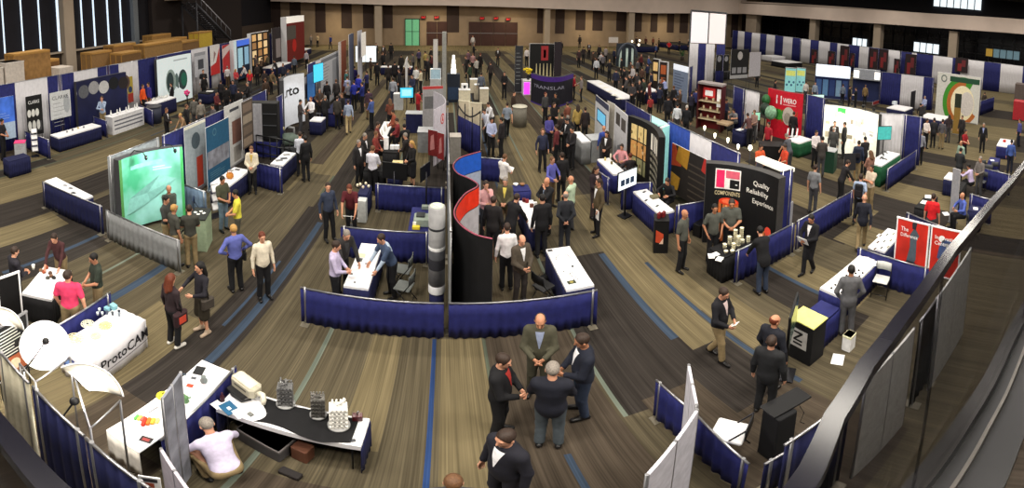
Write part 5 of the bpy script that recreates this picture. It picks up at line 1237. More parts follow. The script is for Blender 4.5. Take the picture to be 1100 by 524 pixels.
for i,(u0,u1,vt,X,c_,l) in enumerate(((108,131,57,-24.5,(140,106,64),'plywood crate right of the dark machine pile'),(126,150,48,-27.5,(140,100,56),'longer crate behind, next to the pale grey column'),(131,152,56,-24.8,(124,92,56),'brown crate in front of the longer one by the grey column'),(152,192,45,-26.5,(146,112,66),'wide plywood crate under the dark wall'),(164,184,37,-30,(150,112,60),'far crate with a dark lid under the balcony stair'),(168,202,42,-27.5,(170,134,80),'long pale-topped crate beside the stair foot'),(195,214,44,-26,(128,96,60),'brown crate right of the long pale-topped one'),(214,228,34,-27,(196,166,60),'yellow crate at the foot of the stair'))):
 crt(u0,u1,vt,X,l,C(c_,.75),True)
def pile(u,v,X,label,seed,w_,h_):
 p = atX(u,v,X); t = thing('wrapped_pallet',label,'pallet',(X,p.y,0)); rd = random.Random(seed); MB().box((0,0,.07),(w_,w_*1.4,.14),ch=.02).build('pallet',WOOD,t)
 for k in range(9): MB().box((rd.uniform(-.3,.3)*w_,rd.uniform(-.4,.4)*w_,.14+h_*rd.uniform(.3,.5)),(w_*rd.uniform(.3,.5),w_*rd.uniform(.3,.6),h_*rd.uniform(.5,1)),rd.uniform(0,1),ch=.04).build('bundle',C([(56,60,52),(80,84,76),(40,42,44),(100,96,84)][k % 4],.8),t)
pile(72,64,-26.5,'dark grey-green heap on a pallet behind the white carton',1,1.8,2.6)
pile(86,66,-25.5,'second dark heap on a pallet before the window ledge',2,2.0,2.4)
pile(99,68,-24.6,'small dark heap with a red bundle, left of the plywood crates',3,1.5,2.0)
# stair at the far corner
t = thing('staircase','dark open stair with pale handrails coming down in the far corner','stair',(0,0,0))
s0 = atX(203,4,-31); s1 = atX(240,42,-29);
mb = MB(); n = 20; D = s1-s0; W_ = Vector((1.8,0,0))
for k in range(n):
 q = s0+D*(k/n); mb.box((q.x,q.y,max(q.z,.1)),(2.4,abs(D.y)/n+.1,.12))
mb.build('tread',C((40,40,44)),t)
for sx in (-1.2,1.2):
 MB().tube([s0+Vector((sx,0,1.0)),s1+Vector((sx,0,1.0))],.07,6).build('handrail',C((150,150,156)),t); MB().tube([s0+Vector((sx,0,-.1)),s1+Vector((sx,0,-.1))],.14,6).build('stringer',C((60,60,66)),t)
 for k in range(0,8): q = s0+D*(k/7)+Vector((sx,0,0)); MB().tube([q,q+Vector((0,0,1.0))],.035,6).build('baluster',C((100,100,106)),t)
for sx in (-1.2,1.2): MB().tube([(s0.x+sx,s0.y,0),(s0.x+sx,s0.y,s0.z)],.12,8).build('post',C((60,60,66)),t)
p = atX(189,7,-33); struct('trim_14',MB().box((-32.2,p.y,8.2),(3.0,3.6,1.2),ch=.05),COLM)
p = atX(186,2,-32); t = thing('wall_lamp','glowing wall lamp above the pale ledge near the stair','lamp',(-31.9,p.y,8.9)); MB().lathe([(.1,0),(.35,.1),(.4,.5),(.2,.7)],n=14).build('shade',C((250,236,200),.5,emit=2.),t)
# ================= left island: spine at X = -10
drape([(-13.55,7.32),(-10.15,7.7)],.95,'low navy fence with a white table behind it, out in the open carpet',NAVY,cat='fence')
drape([(-9.85,7.62),(-6.7,7.67)],.95,'low grey fence in front of the green lit display',GREYD,cat='fence')
drape([(-10.0,7.95),(-9.98,10.5)],2.44,'tall grey drape behind the green lit display',GREYD)
t = tpx([(50,193),(63,190),(97,211),(84,217)],'white-topped table behind the low navy fence, a few cards on it',skirt=NAVY)
for i,(u_,v_) in enumerate(((62,194),(70,199),(79,207),(76,202))): p = at(u_,v_,.757); flatitem('card',p.x,p.y,.752,.2,.14,['pale card at the far end of the table behind the navy fence','grey card mid-table behind the navy fence','dark card near the drape end of that table','small grey card beside the dark one'][i],[(206,208,210),(150,152,156),(60,62,66),(120,122,126)][i],.2,.006,'card')
GRN = bpy.data.materials.new('green_lit_print'); GRN.use_nodes = True; nt = GRN.node_tree; b_ = nt.nodes['Principled BSDF']; tc = nt.nodes.new('ShaderNodeTexCoord'); nz = nt.nodes.new('ShaderNodeTexNoise'); nz.inputs['Scale'].default_value = .9; nz.inputs['Detail'].default_value = 3
rp = nt.nodes.new('ShaderNodeValToRGB'); rp.color_ramp.elements[0].position = .35; rp.color_ramp.elements[0].color = lin((64,150,110)); rp.color_ramp.elements[1].position = .66; rp.color_ramp.elements[1].color = lin((150,205,196))
nt.links.new(tc.outputs['Object'],nz.inputs['Vector']); nt.links.new(nz.outputs['Fac'],rp.inputs['Fac']); nt.links.new(rp.outputs['Color'],b_.inputs['Base Color']); b_.inputs['Roughness'].default_value = .45
a,b = (-9.55,8.05),(-8.62,10.25)
def dgreen(F):
 F.rect(0,.0,.12,F.H,C((70,120,60)),.008); F.rect(F.W-.1,0,F.W,F.H,C((70,160,90)),.008)
 F.rect(F.W*.2,F.H-.42,F.W*.7,F.H-.3,C((130,190,180)),.01); F.lines(F.W*.55,F.H-.5,F.W*.3,2,.08,C((180,220,214)),.025,d=.01)
 F.poly([(.2,.5),(1.2,.7),(2.2,1.3),(1.6,1.5),(.4,1.0)],C((120,170,160)),.008)
popup(a,b,.28,.12,2.4,'glowing green and teal curved display behind four men in dark shirts',GRN,dgreen)
for k,(x,y) in enumerate(((-9.35,8.6),(-8.9,9.7))): spot('display_spot',(x+1.2,y,2.75),(x,y,1.7),170,110,(.85,1,.97),.05)
t = thing('arm_light','black gooseneck display lamps over the green display','lamp',(0,0,0))
for k,(x,y) in enumerate(((-9.35,8.6),(-8.95,9.6))): MB().tube([(x-.2,y,2.44),(x,y,2.6),(x+.4,y,2.62),(x+.55,y,2.5)],.015,6).build('gooseneck',BLKP,t); MB().lathe([(.03,0),(.06,.05),(.05,.12)],c=(x+.55,y,2.42),n=12).build('lamp_head',BLKP,t)
p = at(150,238,0); o = MB().tube([(-8.9,8.3,.02),(-8.4,8.6,.02),(-8.1,9.2,.02),(-8.3,9.9,.02)],.02,6).build('floor_cable',BLKP); tag(o,'black cable loop on the floor before the green display','cable')
drape([(-9.2,10.72),(-7.95,10.62)],.95,'low grey-blue fence right of the men at the green display',C((96,112,132),.85),cat='fence')
p = at(215,229,1.0); counter(p.x,p.y,.55,.75,1.0,'pale green counter with a dark top and white cards, by the men in dark shirts',C((150,168,140)),C((30,34,32)),rz=R(20))
for i,(du,dv) in enumerate(((-5,-1),(-2,1),(1,-2),(4,0))): q = at(215+du,229+dv,1.0); flatitem('card',q.x,q.y,1.002,.1,.08,['white card nearest the dark shirts on the green counter','second white card on the green counter','white card at the back of the green counter','white card at the outer edge of the green counter'][i],(236,238,236),.4*i,.006,'card')
p = at(213,224,.45); fchair(p.x,p.y,R(-60),'dark blue folding chair behind the pale green counter',(26,40,66))
p = at(230,236,0); litrack(p.x,p.y,R(60),'silver tray rack beside the man in the dark polo',3)
drape([(-10.0,10.7),(-9.98,19.6)],2.44,'long tall blue drape behind the printed banners of the left island',BLUE)
fb('X',-9.75,199,222,132,200,'pale framed banner with a red strip, nearest the green display',base=C((150,160,166)),draw=lambda F: (F.rect(F.W*.5,.1,F.W*.8,F.H*.5,C((176,60,40))),F.disc(F.W*.5,F.H*.75,.3,C((70,84,92))),F.rect(0,F.H-.1,F.W,F.H,C((224,222,206)))))
fb('X',-9.2,222,247,131,200,'teal-blue banner with a mottled band, facing the aisle',base=C((36,84,116)),draw=lambda F: (F.disc(F.W*.35,F.H*.88,.14,C((80,120,140)),r0=.1),F.rect(.05,F.H*.35,F.W-.05,F.H*.62,GRAPHB),F.lines(.2,F.H*.28,F.W*.7,4,.08,C((120,160,176)))))
fb('X',-9.75,242,262,110,172,'tall white banner with a dark wordmark and brown pictures',base=C((200,200,198)),draw=lambda F: (F.rect(F.W*.25,F.H-.32,F.W*.75,F.H-.2,C((60,62,70))),F.rect(F.W*.35,F.H*.35,F.W*.85,F.H*.72,C((120,84,72))),F.rect(F.W*.4,F.H*.05,F.W*.8,F.H*.3,C((150,146,140)))))
fb('X',-9.3,260,272,107,158,'brown panel of square product photos beside the tall white banner',base=C((84,74,66)),draw=lambda F: [F.rect(F.W*.1,F.H*(.04+.24*k),F.W*.9,F.H*(.22+.24*k),C([(140,124,108),(110,96,84),(150,138,122),(120,104,92)][k])) or F.disc(F.W*.5,F.H*(.13+.24*k),F.W*.22,C((60,54,50)),.008) for k in range(4)])
t = tpx([(224,198),(254,178),(265,184),(247,200)],'white-topped navy table with a round orange basket',skirt=NAVY)
p = at(247,191,.76); t = thing('round_basket','round orange basket on the white-topped navy table','basket',(p.x,p.y,.752)); MB().lathe([(.1,0),(.15,.06),(.15,.14),(.11,.18),(.06,.18),(.1,.12)],n=20).build('bowl',C((190,120,40)),t); mb = MB(); mb.tube([(-.13,0,.15),(-.08,0,.26),(.08,0,.26),(.13,0,.15)],.012,6); mb.build('handle',C((150,92,36)),t)
for i,(u_,v_) in enumerate(((255,182),(248,183),(233,196))): p = at(u_,v_,.757); flatitem('leaflet',p.x,p.y,.752,.22,.16,['dark leaflet at the far end of the basket table','small grey leaflet behind the basket','white leaflet at the near end of the basket table'][i],[(70,70,76),(150,150,150),(240,240,240)][i],.3*i,.008)
drape([at(269,173,.95),at(303,181,.95)],.95,'low blue fence end on the aisle beyond the basket table',BLUE,cat='fence')
t = tpx([(291,174),(308,162),(316,165),(303,179)],'white table of dark leaflets beside the man in the pale shirt',skirt=NAVY)
for i,(u_,v_) in enumerate(((300,172),(305,170),(308,166))): p = at(u_,v_,.757); flatitem('leaflet',p.x,p.y,.752,.3,.2,['grey leaflet nearest the fence on the pale-shirt table','dark leaflet mid-table by the pale shirt','small grey leaflet at the far end by the pale shirt'][i],[(120,122,124),(70,74,78),(150,150,150)][i],.6,.008)
t = thing('black_barrier','black bar frame around grey machinery beyond the low blue fence','barrier',(0,0,0)); q = [at(275,145,1.0),at(305,150,1.0),at(331,158,1.0)]
for a,b in zip(q,q[1:]):
 for z in (1.0,.62,.25): MB().tube([(a.x,a.y,z),(b.x,b.y,z)],.03,6).build('bar',BLKP,t)
 for k in range(5): c_ = a.lerp(b,k/4); MB().tube([(c_.x,c_.y,0),(c_.x,c_.y,1.0)],.025,6).build('post',BLKP,t)
p = at(298,160,.4); t = thing('pump_machine','grey-green pump on a stand behind the black bars','machine',(p.x,p.y+.5,0),.4); MB().box((0,0,.2),(1.0,.6,.4),ch=.05).build('base',DGREY,t); MB().lathe([(.24,-.4),(.28,-.3),(.28,.2),(.18,.3),(.18,.45)],c=(0,0,.68),n=18,M=Matrix.Rotation(R(90),3,'Y')).build('motor',C((86,100,92)),t); MB().tube([(.2,0,.9),(.2,.1,1.15),(-.1,.1,1.2)],.06,8).build('pipe',GREYM,t)
p = at(305,143,.9); small('paper_cup',[(.035,0),(.045,.14),(.04,.14),(.03,.01)],p.x,p.y,1.03,'pale cup standing on the black bar frame',(200,190,150),'cup')
a = atX(268,110,-9.6); b = atX(297,108,-8.2)
t = thing('tall_cabinet','tall open cabinet, white door and black shelves over a blue base','cabinet',(a.x,a.y,0),math.atan2(b.y-a.y,b.x-a.x)); Lc = (b-a).length
MB().box((Lc/2,.35,1.5),(Lc,.6,1.7),ch=.02).build('carcass',BLK,t); MB().box((Lc/2,.3,.33),(Lc,.7,.66),ch=.01).build('base',BLUE,t); MB().box((Lc*.22,.03,1.5),(Lc*.44,.04,1.66),ch=.01).build('door',C((150,150,156)),t)
for k in range(3): MB().box((Lc*.72,.04,.9+k*.5),(Lc*.5,.1,.03)).build('shelf',DGREY,t)
drape([atX(297,110,-8.6),atX(304,108,-8.6)],2.44,'narrow tall blue drape between the black cabinet and the white lettered display',BLUE)
a,b = (-9.4,19.6),(-8.9,25.4)
def drto(F): F.text('.rto',F.W*.3,F.H*.6,.75,C((16,16,20)),.02,.02,w=F.W*.56)
a = atX(305,100,-9.3); b = atX(327,96,-9.0); popup((a.x,a.y),(b.x,b.y),.5,.1,2.75,'white curved pop-up display with large black letters',mat('lit_white_curve',(220,224,232),.5,var=.05,emit=.12),drto)
spot('display_spot',(-7.6,a.y+1,2.9),(-9.2,a.y+1.4,1.0),60,80,(1,1,1))
# ================= centre island beyond the serpentine wall, and the far middle
drape([(.13,15.7),(.13,17.3)],2.44,'long pale drape end-on, running away down the middle',GREYD)
p = at(437,128,0); monitor(p.x,p.y,1.5,.85,.55,R(10),'cyan-lit monitor on a pole above a navy counter',SCRB,stand=.0,pic=lambda F: F.rect(.1,.1,.75,.45,C((150,215,235),.4,emit=.8),.003))
p = at(449,132,.5); counter(p.x,p.y+.2,1.5,.7,1.0,'navy counter with a grey top beside the cyan monitor',NAVY,LGREY)
p = at(428,100,1.0); bx('laptop',p.x,p.y,1.0,.3,.25,.03,'white laptop behind the cyan monitor',WH,cat='laptop'); counter(p.x,p.y,.7,.5,1.0,'white stand carrying the laptop behind the cyan monitor',LGREY,WH)
a,b = at(454,128,0),at(476,130,0); board((at(454,93,2.44).x,at(454,93,2.44).y),(at(476,92,2.44).x,at(476,92,2.44).y),0,2.44,'tall grey panel with a red top edge and machine photo',base=C((150,148,150)),draw=lambda F: (F.rect(0,F.H-.14,F.W,F.H,C((180,60,60))),F.rect(.1,F.H*.55,F.W-.1,F.H*.8,C((96,96,98))),F.disc(F.W*.7,F.H*.67,.2,DGREY,.007)))
pts = smooth([(at(466,98,2.3).x,at(466,98,2.3).y),(at(476,103,2.3).x,at(476,103,2.3).y),(at(479,110,2.3).x,at(479,110,2.3).y),(at(472,115,2.3).x,at(472,115,2.3).y),(at(466,118,2.3).x,at(466,118,2.3).y)],5)[::-1]
o = pts[0]; pl = [(q[0]-o[0],q[1]-o[1]) for q in pts]; t = thing('curved_banner','white S-curved banner with two red flame marks','banner',(o[0],o[1],0)); slab(pl,.0,2.3,.03).build('panel',C((190,186,196)),t)
F = curve(pl,0,2.3); F.rect(0,0,F.W,2.3,C((214,208,220)),.004,.08)
for u0 in (F.W*.22,F.W*.75):
 F.disc(u0,1.75,.22,C((206,60,60)),.01); F.disc(u0,1.75,.16,C((230,214,220)),.014); F.poly([(u0-.08,1.66),(u0+.08,1.66),(u0+.05,1.8),(u0,1.9),(u0-.05,1.78)],C((206,50,50)),.018)
F.build('graphic',t)
for u0,u1,v0,v1,l,c_ in ((460,470,138,160,'dark red picture board below the flame banner, the near one',(110,30,32)),(470,477,142,160,'dark red picture board right of the near one',(130,36,40))):
 a,b = at(u0,v0,1.5),at(u1,v0+2,1.5); board(a,b,.45,1.5,l,base=C(c_),draw=lambda F: F.poly([(F.W*.2,.2),(F.W*.7,.3),(F.W*.6,.9),(F.W*.3,.8)],C((180,120,120))))
p = at(458,140,.9); counter(p.x,p.y,.9,.9,.95,'low grey block counter left of the flame banner',GREYM,LGREY)
p = at(489,146,1.1); counter(p.x,p.y,.55,.6,1.15,'grey square column stand with a pale top beside the blue arch',C((140,136,130)),C((186,180,172)))
# big columns of light and dark boxes beyond
q = at(477,112,0); t = thing('tower_sign','tall slender grey tower rising in the middle of the far hall','tower',(q.x,q.y,0)); zq = zat(478,34,q.x,q.y)
MB().box((0,0,zq/2),(.32,.3,zq),ch=.03).build('tower',C((150,150,146)),t); MB().box((0,0,.1),(.7,.7,.2),ch=.03).build('base',DGREY,t)
q2 = at(487,109,0); bx('equipment_box',q2.x,q2.y,0,1.0,.7,zat(487,79,q2.x,q2.y),'big black blue-screened box beside the grey tower',C((26,34,48)),draw=lambda F: F.rect(.08,.2,F.W-.08,F.H*.55,C((40,60,90))))
zb = zat(487,79,q2[0],q2[1]); t = thing('light_stack','stack of glowing white lamp boxes on top of the black box','lamp',(q2[0],q2[1],zb))
for k in range(4): MB().box((0,0,.16+k*.3),(.42-.07*k,.4-.07*k,.28),ch=.03).build('light_box',GLOW,t)
p = at(499,94,1.1); bx('white_machine',p.x,p.y,1.0,.5,.4,.35,'white desktop machine with a black lens on a cream counter',WH,cat='machine',draw=lambda F: F.disc(.25,.18,.1,BLK)); counter(p.x,p.y,.9,.6,1.0,'cream counter under the white machine with a black lens',CREAM,WH)
# arch with cream partitions
a,b = at(492,113,1.9),at(516,124,1.9)
t = thing('arch_frame','black arched frame on a blue-draped stand before cream partitions','frame',(a.x,a.y,0)); D = b-a
mb = MB(); mb.tube([(D.x*k/12,D.y*k/12,1.9-.35*math.sin(math.pi*k/12)+.15*k/12) for k in range(13)],.035,8)
for k in (0,4,8,12): mb.tube([(D.x*k/12,D.y*k/12,0),(D.x*k/12,D.y*k/12,2.1)],.03,8)
mb.build('frame',BLKP,t); MB().curtain((0,-.03),(D.x,D.y-.03),.02,1.45,.2,.03,seed=sd()).build('curtain',BLUE,t)
for u0,u1,v,l in ((493,504,108,'cream partition panel, the nearer behind the arch'),(505,517,110,'cream partition panel, the farther behind the arch')):
 a,b = at(u0,v,2.1),at(u1,v+1,2.1); board(a,b,0,2.1,l,name='partition',cat='partition',base=C((196,184,160)),frame=CREAM)
for u_,v_,l in ((520,96,'cream square pedestal in the row near the arch, nearest'),(514,92,'cream square pedestal in the row near the arch, middle'),(509,86,'cream square pedestal in the row near the arch, farthest')):
 p = at(u_,v_,.9); counter(p.x,p.y,.7,.6,1.0,l,C((200,190,168)),WH)
# white-lit frames and counters near the tower
a,b = at(440,62,2.6),at(443,80,2.6); board((at(441,108,0).x-.6,at(441,108,0).y+3.5),(at(441,108,0).x-.55,at(441,108,0).y+1.6),0,2.5,'white-edged light panel seen end-on behind the cyan monitor',base=C((206,214,220),.5,emit=.3),frame=WH)
p = at(468,84,1.0); t = counter(p.x,p.y,1.0,.7,1.0,'white-framed glass showcase with blue-lit shelves by the tower',LGREY,WH); MB().box((0,0,1.35),(.9,.6,.7),ch=.02).build('glass_case',C((150,176,190),.2,emit=.25),t)
mb = MB(); [mb.box((sx*.45,-.3,1.35),(.05,.05,.72)) for sx in (-1,1)]; mb.box((0,-.3,1.71),(.95,.05,.05)); mb.build('frame',WH,t)
p = at(456,100,.5); t = fchair(p.x,p.y,R(150),'red chair behind the grey panel with a red top',(170,30,40))
a = at(467.5,88,0); board((a.x-.2,a.y),(a.x+.25,a.y),0,zat(467,42,a.x,a.y),'narrow white tower sign left of the grey tower',base=C((210,206,204)),name='tower_sign',cat='tower')
t = tpx([(462,73),(470,66),(478,68),(470,76)],'dark table of goods beside the narrow white tower',skirt=BLACKC,top=BLACKC)
# ---- centre-left aisle counters
t = tpx([(404,149),(412,130),(420,131),(416,150)],'long white table of small bottles lined by visitors in red',skirt=BLACKC)
for k in range(8): p = at(407+k*1.5+(k % 2)*2,147-k*2.0,.76); small('bottle',[(.03,0),(.035,.1),(.015,.15),(.015,.2)],p.x,p.y,.752,'small bottle on the long table lined by visitors in red',(206,206,196),'bottle',grp='bottles on the long table')
t = tpx([(412,163),(414,156),(427,157),(428,164)],'black draped counter with a stack of white boxes',skirt=BLACKC,top=BLACKC,h=1.0)
for k,(du,dz) in enumerate(((0,0),(5,0),(0,.157),(9,.0),(0,.314))): p = at(415+du*1.3,160,1.0); bx('white_box',p.x,p.y,1.002+dz,.2,.18,.155,['white box at the bottom of the stack on the black counter','white box beside the bottom one on the black counter','white box second up in the stack','white box at the aisle end of the black counter','white box topping the stack on the black counter'][k],WH)
t = tpx([(417,188),(422,172),(431,172),(431,189)],'cream-topped table with golden leaves beside the blonde woman',skirt=NAVY,top=C((232,214,160)))
rd = random.Random(9)
for k in range(8): p = at(421+rd.uniform(0,8),175+rd.uniform(0,11),.757); flatitem('gold_leaf',p.x,p.y,.752,.14,.1,'golden sheet strewn on the cream-topped table',(206,160,60),rd.uniform(0,3),.008,'sheet',grp='golden sheets')
p = at(400,180,.75); t = thing('gift_basket','round basket of pale packets behind the man in the white shirt','basket',(p.x+.1,p.y,.752)); MB().lathe([(.18,0),(.26,.12),(.22,.12),(.15,.02)],n=18).build('bowl',C((70,50,40)),t); mb = MB(); [mb.box((rd.uniform(-.14,.14),rd.uniform(-.14,.14),.13),(.12,.1,.08),rd.uniform(0,3),ch=.01) for _ in range(9)]; mb.build('packet',C((214,206,170)),t)
table(p.x+.1,p.y,.8,.7,'dark table carrying the basket of pale packets',0,skirt=BLACKC,top=BLACKC,drop=0)
a,b = at(411,168,1.6),at(430,163,1.6); monitor(a.x+.5,a.y-.3,1.25,.9,.5,R(170),'black back of a wide screen beside the cream table',C((30,30,34)),stand=.0)
# left-of-aisle displays beyond the .rto wall
a,b = ab('X',-9.2,330,338,85); board(a,b,1.0,2.5,'blue lit picture panel right of the white lettered display',base=C((60,110,170),.4,emit=.4),back=NAVY)
pp = atX(342,78,-8.6); monitor(pp.x,pp.y,pp.z,1.2,1.0,R(75),'cyan screen on a pole among the far left banners',SCRB,stand=.0)
a,b = ab('X',-9.0,345,364,75); board(a,b,0,atX(354,59,-9.0).z,'wide pale grey panel of text columns above the dark-suited visitors',base=C((176,178,184)),draw=lambda F: (F.lines(.3,F.H-.5,F.W*.4,8,.2,C((120,122,128)),.05),F.rect(F.W*.62,.2,F.W*.9,F.H*.85,C((140,142,148))),F.rect(.1,F.H-.35,F.W-.1,F.H-.12,C((110,112,118)))))
a,b = ab('X',-8.8,364,372,62); board(a,b,0,atX(368,44,-8.8).z,'orange-brown banner with pale edge beyond the pale grey panel',base=C((150,76,48)),draw=lambda F: F.rect(0,0,F.W*.3,F.H,C((206,196,190))))
drape([(-9.6,atX(330,85,-9.6).y),(-9.6,atX(366,60,-9.6).y)],2.9,'long blue and white drape behind the far left banners',[(0,.2,BLUE),(.2,.35,WHITED),(.35,.6,BLUE),(.6,.75,WHITED),(.75,1,BLUE)])
for i,(u0,u1,vt,c_,l) in enumerate(((375,380,37,(70,76,100),'blue-grey upright panel at the far end of the left island'),(381,386,34,(180,180,190),'pale panel edge beside the blue-grey one at the far left island'),(386,391,36,(220,214,206),'white lit sign high at the far end of the left island'))):
 a,b = ab('X',-8.0+i*.4,u0,u1,55); board(a,b,0 if i < 2 else 2.6,atX(u0,vt,-8.0+i*.4).z,l,base=C(c_,.5,emit=.3) if i == 2 else C(c_))
p = atY(393,58,40); monitor(p.x,40,p.z,2.2,1.4,R(8),'white lit screen at the end of the far left aisle',SCRW,stand=.0)
table(p.x+3.2,41,3.4,.8,'navy table with dark-clad visitors behind it, far end of the aisle',0,skirt=NAVY)
for k,(u_,v_,l) in enumerate(((330,140,'navy counter with a laptop before the man in white by the lettered display'),)):
 t = tpx([(332,128),(341,124),(350,127),(342,131)],l,skirt=NAVY); p = at(342,122,.76); bx('laptop',p.x,p.y,.752,.34,.24,.03,'grey laptop on the navy counter by the lettered display',DGREY,cat='laptop')
t = tpx([(340,120),(372,104),(382,108),(352,122)],'long navy counter run between visitors, centre of the left island',skirt=BLUE,top=NAVY)
t = tpx([(373,94),(384,87),(393,91),(383,97)],'blue counter beyond the long navy run, crowd in blue shirts around it',skirt=BLUE,top=BLUE)
a,b = ab('X',-9.6,318,334,62); board(a,b,.9,2.2,'slanted pale banner above the white lettered display',base=C((206,206,216)),back=C((120,120,140)))
# ---- middle: purple booth
pc = [at(u,v,0) for u,v in ((570,109),(579,113),(591,115),(603,114),(615,109))]; zc = zat(592,83,pc[2].x,pc[2].y)
pts = smooth([(p.x,p.y) for p in pc],5); o = pts[0]; pl = [(q[0]-o[0],q[1]-o[1]) for q in pts]
t = thing('curved_counter','dark curved front with a purple rim and pale letters','counter',(o[0],o[1],0)); slab(pl,0,zc,.3).build('body',C((22,22,34)),t)
F = curve(pl,0,zc); F.rect(0,zc-.3,F.W,zc,C((70,40,130),.4),.01,.1); F.text('TRANSLAR',F.W*.1,zc-.8,.3,C((150,150,170)),.014,w=F.W*.6); F.rect(0,.0,F.W,.1,C((60,40,120)),.01,.1); F.build('front_graphic',t)
y_ = pc[2].y+7; a_ = atY(569,60,y_); b_ = atY(601,60,y_); z1 = a_.z
board((a_.x,y_),(b_.x,y_),0,atY(585,47,y_).z,'black back wall with a red and white sign and pale bottle shapes',base=BLK,name='back_wall_display',cat='display',th=.2,draw=lambda F: (F.rect(F.W*.38,F.H*.62,F.W*.62,F.H*.95,C((150,40,46))),F.rect(F.W*.46,F.H*.68,F.W*.54,F.H*.86,C((220,210,210))),[F.poly([(F.W*(.2+.12*k),F.H*.25),(F.W*(.26+.12*k),F.H*.25),(F.W*(.24+.12*k),F.H*.55),(F.W*(.22+.12*k),F.H*.55)],C((190,180,140))) for k in range(6)]))
a_ = atY(549,65,y_); b_ = atY(557,65,y_); board((a_.x,y_-2),(b_.x,y_-2),0,atY(553,49,y_-2).z,'narrow dark banner with pale lines left of the purple booth',base=C((40,42,48)),draw=lambda F: F.lines(F.W*.15,F.H*.85,F.W*.7,9,F.H*.08,C((110,112,116)),.06))
a_ = atY(594,60,y_); b_ = atY(602,58,y_); board((a_.x,y_-.4),(b_.x,y_-.4),0,atY(598,45,y_-.4).z,'dark column panel at the end of the black back wall',base=C((34,26,34)))
p = at(567,101,0); t = counter(p.x,p.y,1.0,.9,1.05,'white pedestal glowing magenta beside the purple booth',C((226,214,230),.5),WH); MB().box((-.2,-.43,.5),(.5,.02,.85),ch=.005).build('light_strip',C((210,60,230),.4,emit=1.4),t)
t = thing('flower_vase','yellow flowers in a vase on the magenta-lit pedestal','flowers',(p.x,p.y,1.05)); MB().lathe([(.1,0),(.16,.12),(.1,.3),(.13,.34)],n=16).build('vase',C((40,40,46),.2),t); mb = MB(); rd = random.Random(6)
for _ in range(26): mb.lathe([(.02,-.05),(.12,0),(.05,.07)],c=(rd.uniform(-.4,.4),rd.uniform(-.3,.3),.5+rd.uniform(-.1,.3)),n=8)
mb.build('blossom',C((236,206,40)),t)
p = at(558,135,0); counter(p.x,p.y,.95,.95,1.08,'round grey pedestal with a pale top standing in the aisle',C((112,108,98)),C((190,186,170)),rnd=True,name='round_pedestal')
# ================= right of the middle aisle
def rrun(): pass
t = tpx([(617,145),(621,138),(631,150),(627,154)],'grey-sided counter with a slanted white top at the aisle corner',skirt=GREYM,h=1.0)
pk = at(632,158,.5); counter(pk.x+.4,pk.y-.2,1.0,.9,1.0,'pale grey kiosk block behind the slanted white top',C((150,152,154)),LGREY)
a,b = at(637,103,2.3),at(651,115,2.3); board(a,b,0,2.3,'white kiosk panel showing a blue tablet',base=C((206,208,214)),draw=lambda F: (F.rect(F.W*.15,F.H*.5,F.W*.85,F.H*.78,C((60,80,110)),.004),F.rect(F.W*.2,F.H*.53,F.W*.8,F.H*.75,C((110,190,230),.4,emit=.5),.006),F.rect(0,F.H*.88,F.W,F.H,C((60,64,90)))))
a,b = at(651,108,2.3),at(659,112,2.3); board(a,b,0,2.3,'plain beige column panel right of the tablet kiosk',base=C((176,170,158)))
a,b = at(661,113,2.3),at(674,124,2.3); board(a,b,0,2.3,'white panel with two dark photos and grey line drawings',base=C((204,204,208)),draw=lambda F: (F.rect(F.W*.1,F.H*.68,F.W*.45,F.H*.9,C((70,64,60))),F.rect(F.W*.55,F.H*.66,F.W*.9,F.H*.88,C((80,74,70))),F.poly([(F.W*.3,F.H*.2),(F.W*.8,F.H*.35),(F.W*.75,F.H*.45),(F.W*.3,F.H*.3)],C((120,122,128))),F.poly([(F.W*.4,F.H*.12),(F.W*.85,F.H*.26),(F.W*.85,F.H*.3),(F.W*.4,F.H*.17)],C((140,142,148)))))
PHM = [C(c_) for c_ in ((206,176,110),(180,130,70),(224,210,180),(120,96,60))]
def dblk(F):
 for i in range(2):
  for j in range(3 if i == 0 else 1): F.rect(F.W*(.06+.5*i),F.H*(.66-.26*j),F.W*(.42+.44*i),F.H*(.9-.26*j),[C((214,190,130),.5,emit=.25),C((190,140,80),.5,emit=.25),C((150,150,110)),C((220,214,200),.5,emit=.3)][(j+3*i) % 4],.006,.2)
 for j in range(6): F.rect(F.W*.56,F.H*(.08+.1*j),F.W*.97,F.H*(.13+.1*j),C((150,146,130)),.006,.2)
 rd = random.Random(3)
 for k in range(14): F.disc(F.W*rd.uniform(.08,.4),F.H*rd.uniform(.16,.88),.07,PHM[k % 4],.01,n=10)
a,b = at(675,123,2.44),at(708,146,2.44); popup((a.x,a.y),(b.x,b.y),.35,0,2.4,'black curved display of amber photo tiles and rows of pale shapes',BLK,dblk,rim=BLK)
a,b = at(708,137,2.4),at(716,134,2.4); board(a,b,0,2.4,'bright teal-lit glass strip beside the black curved display',name='lit_column',cat='display',base=C((150,210,200),.4,emit=.55),th=.15)
t = tpx([(644,172),(655,168),(668,184),(660,189)],'white table before the man in pink, a monitor standing at its end',skirt=BLUE)
for k,(u_,v_,c_,l) in enumerate(((650,172,(206,190,120),'yellowish bottle at the far end of the white table by the monitor'),(656,170,(236,230,210),'tall white candle-like sample on that white table'),(657,176,(110,100,60),'small olive sample before the man in pink'))):
 p = at(u_,v_,.76); small('sample',[(.04,0),(.045,.1),(.03,.2 if k == 1 else .12)],p.x,p.y,.752,l,c_,'sample')
pm = at(674,186,1.3); monitor(pm.x,pm.y,1.28,.95,.56,R(20),'wide white-lit monitor showing dark machine pictures',SCRW,stand=.0,pic=lambda F: [F.rect(.12+.25*k,.12,.32+.25*k,.32,C((40,60,90)),.004) for k in range(3)])
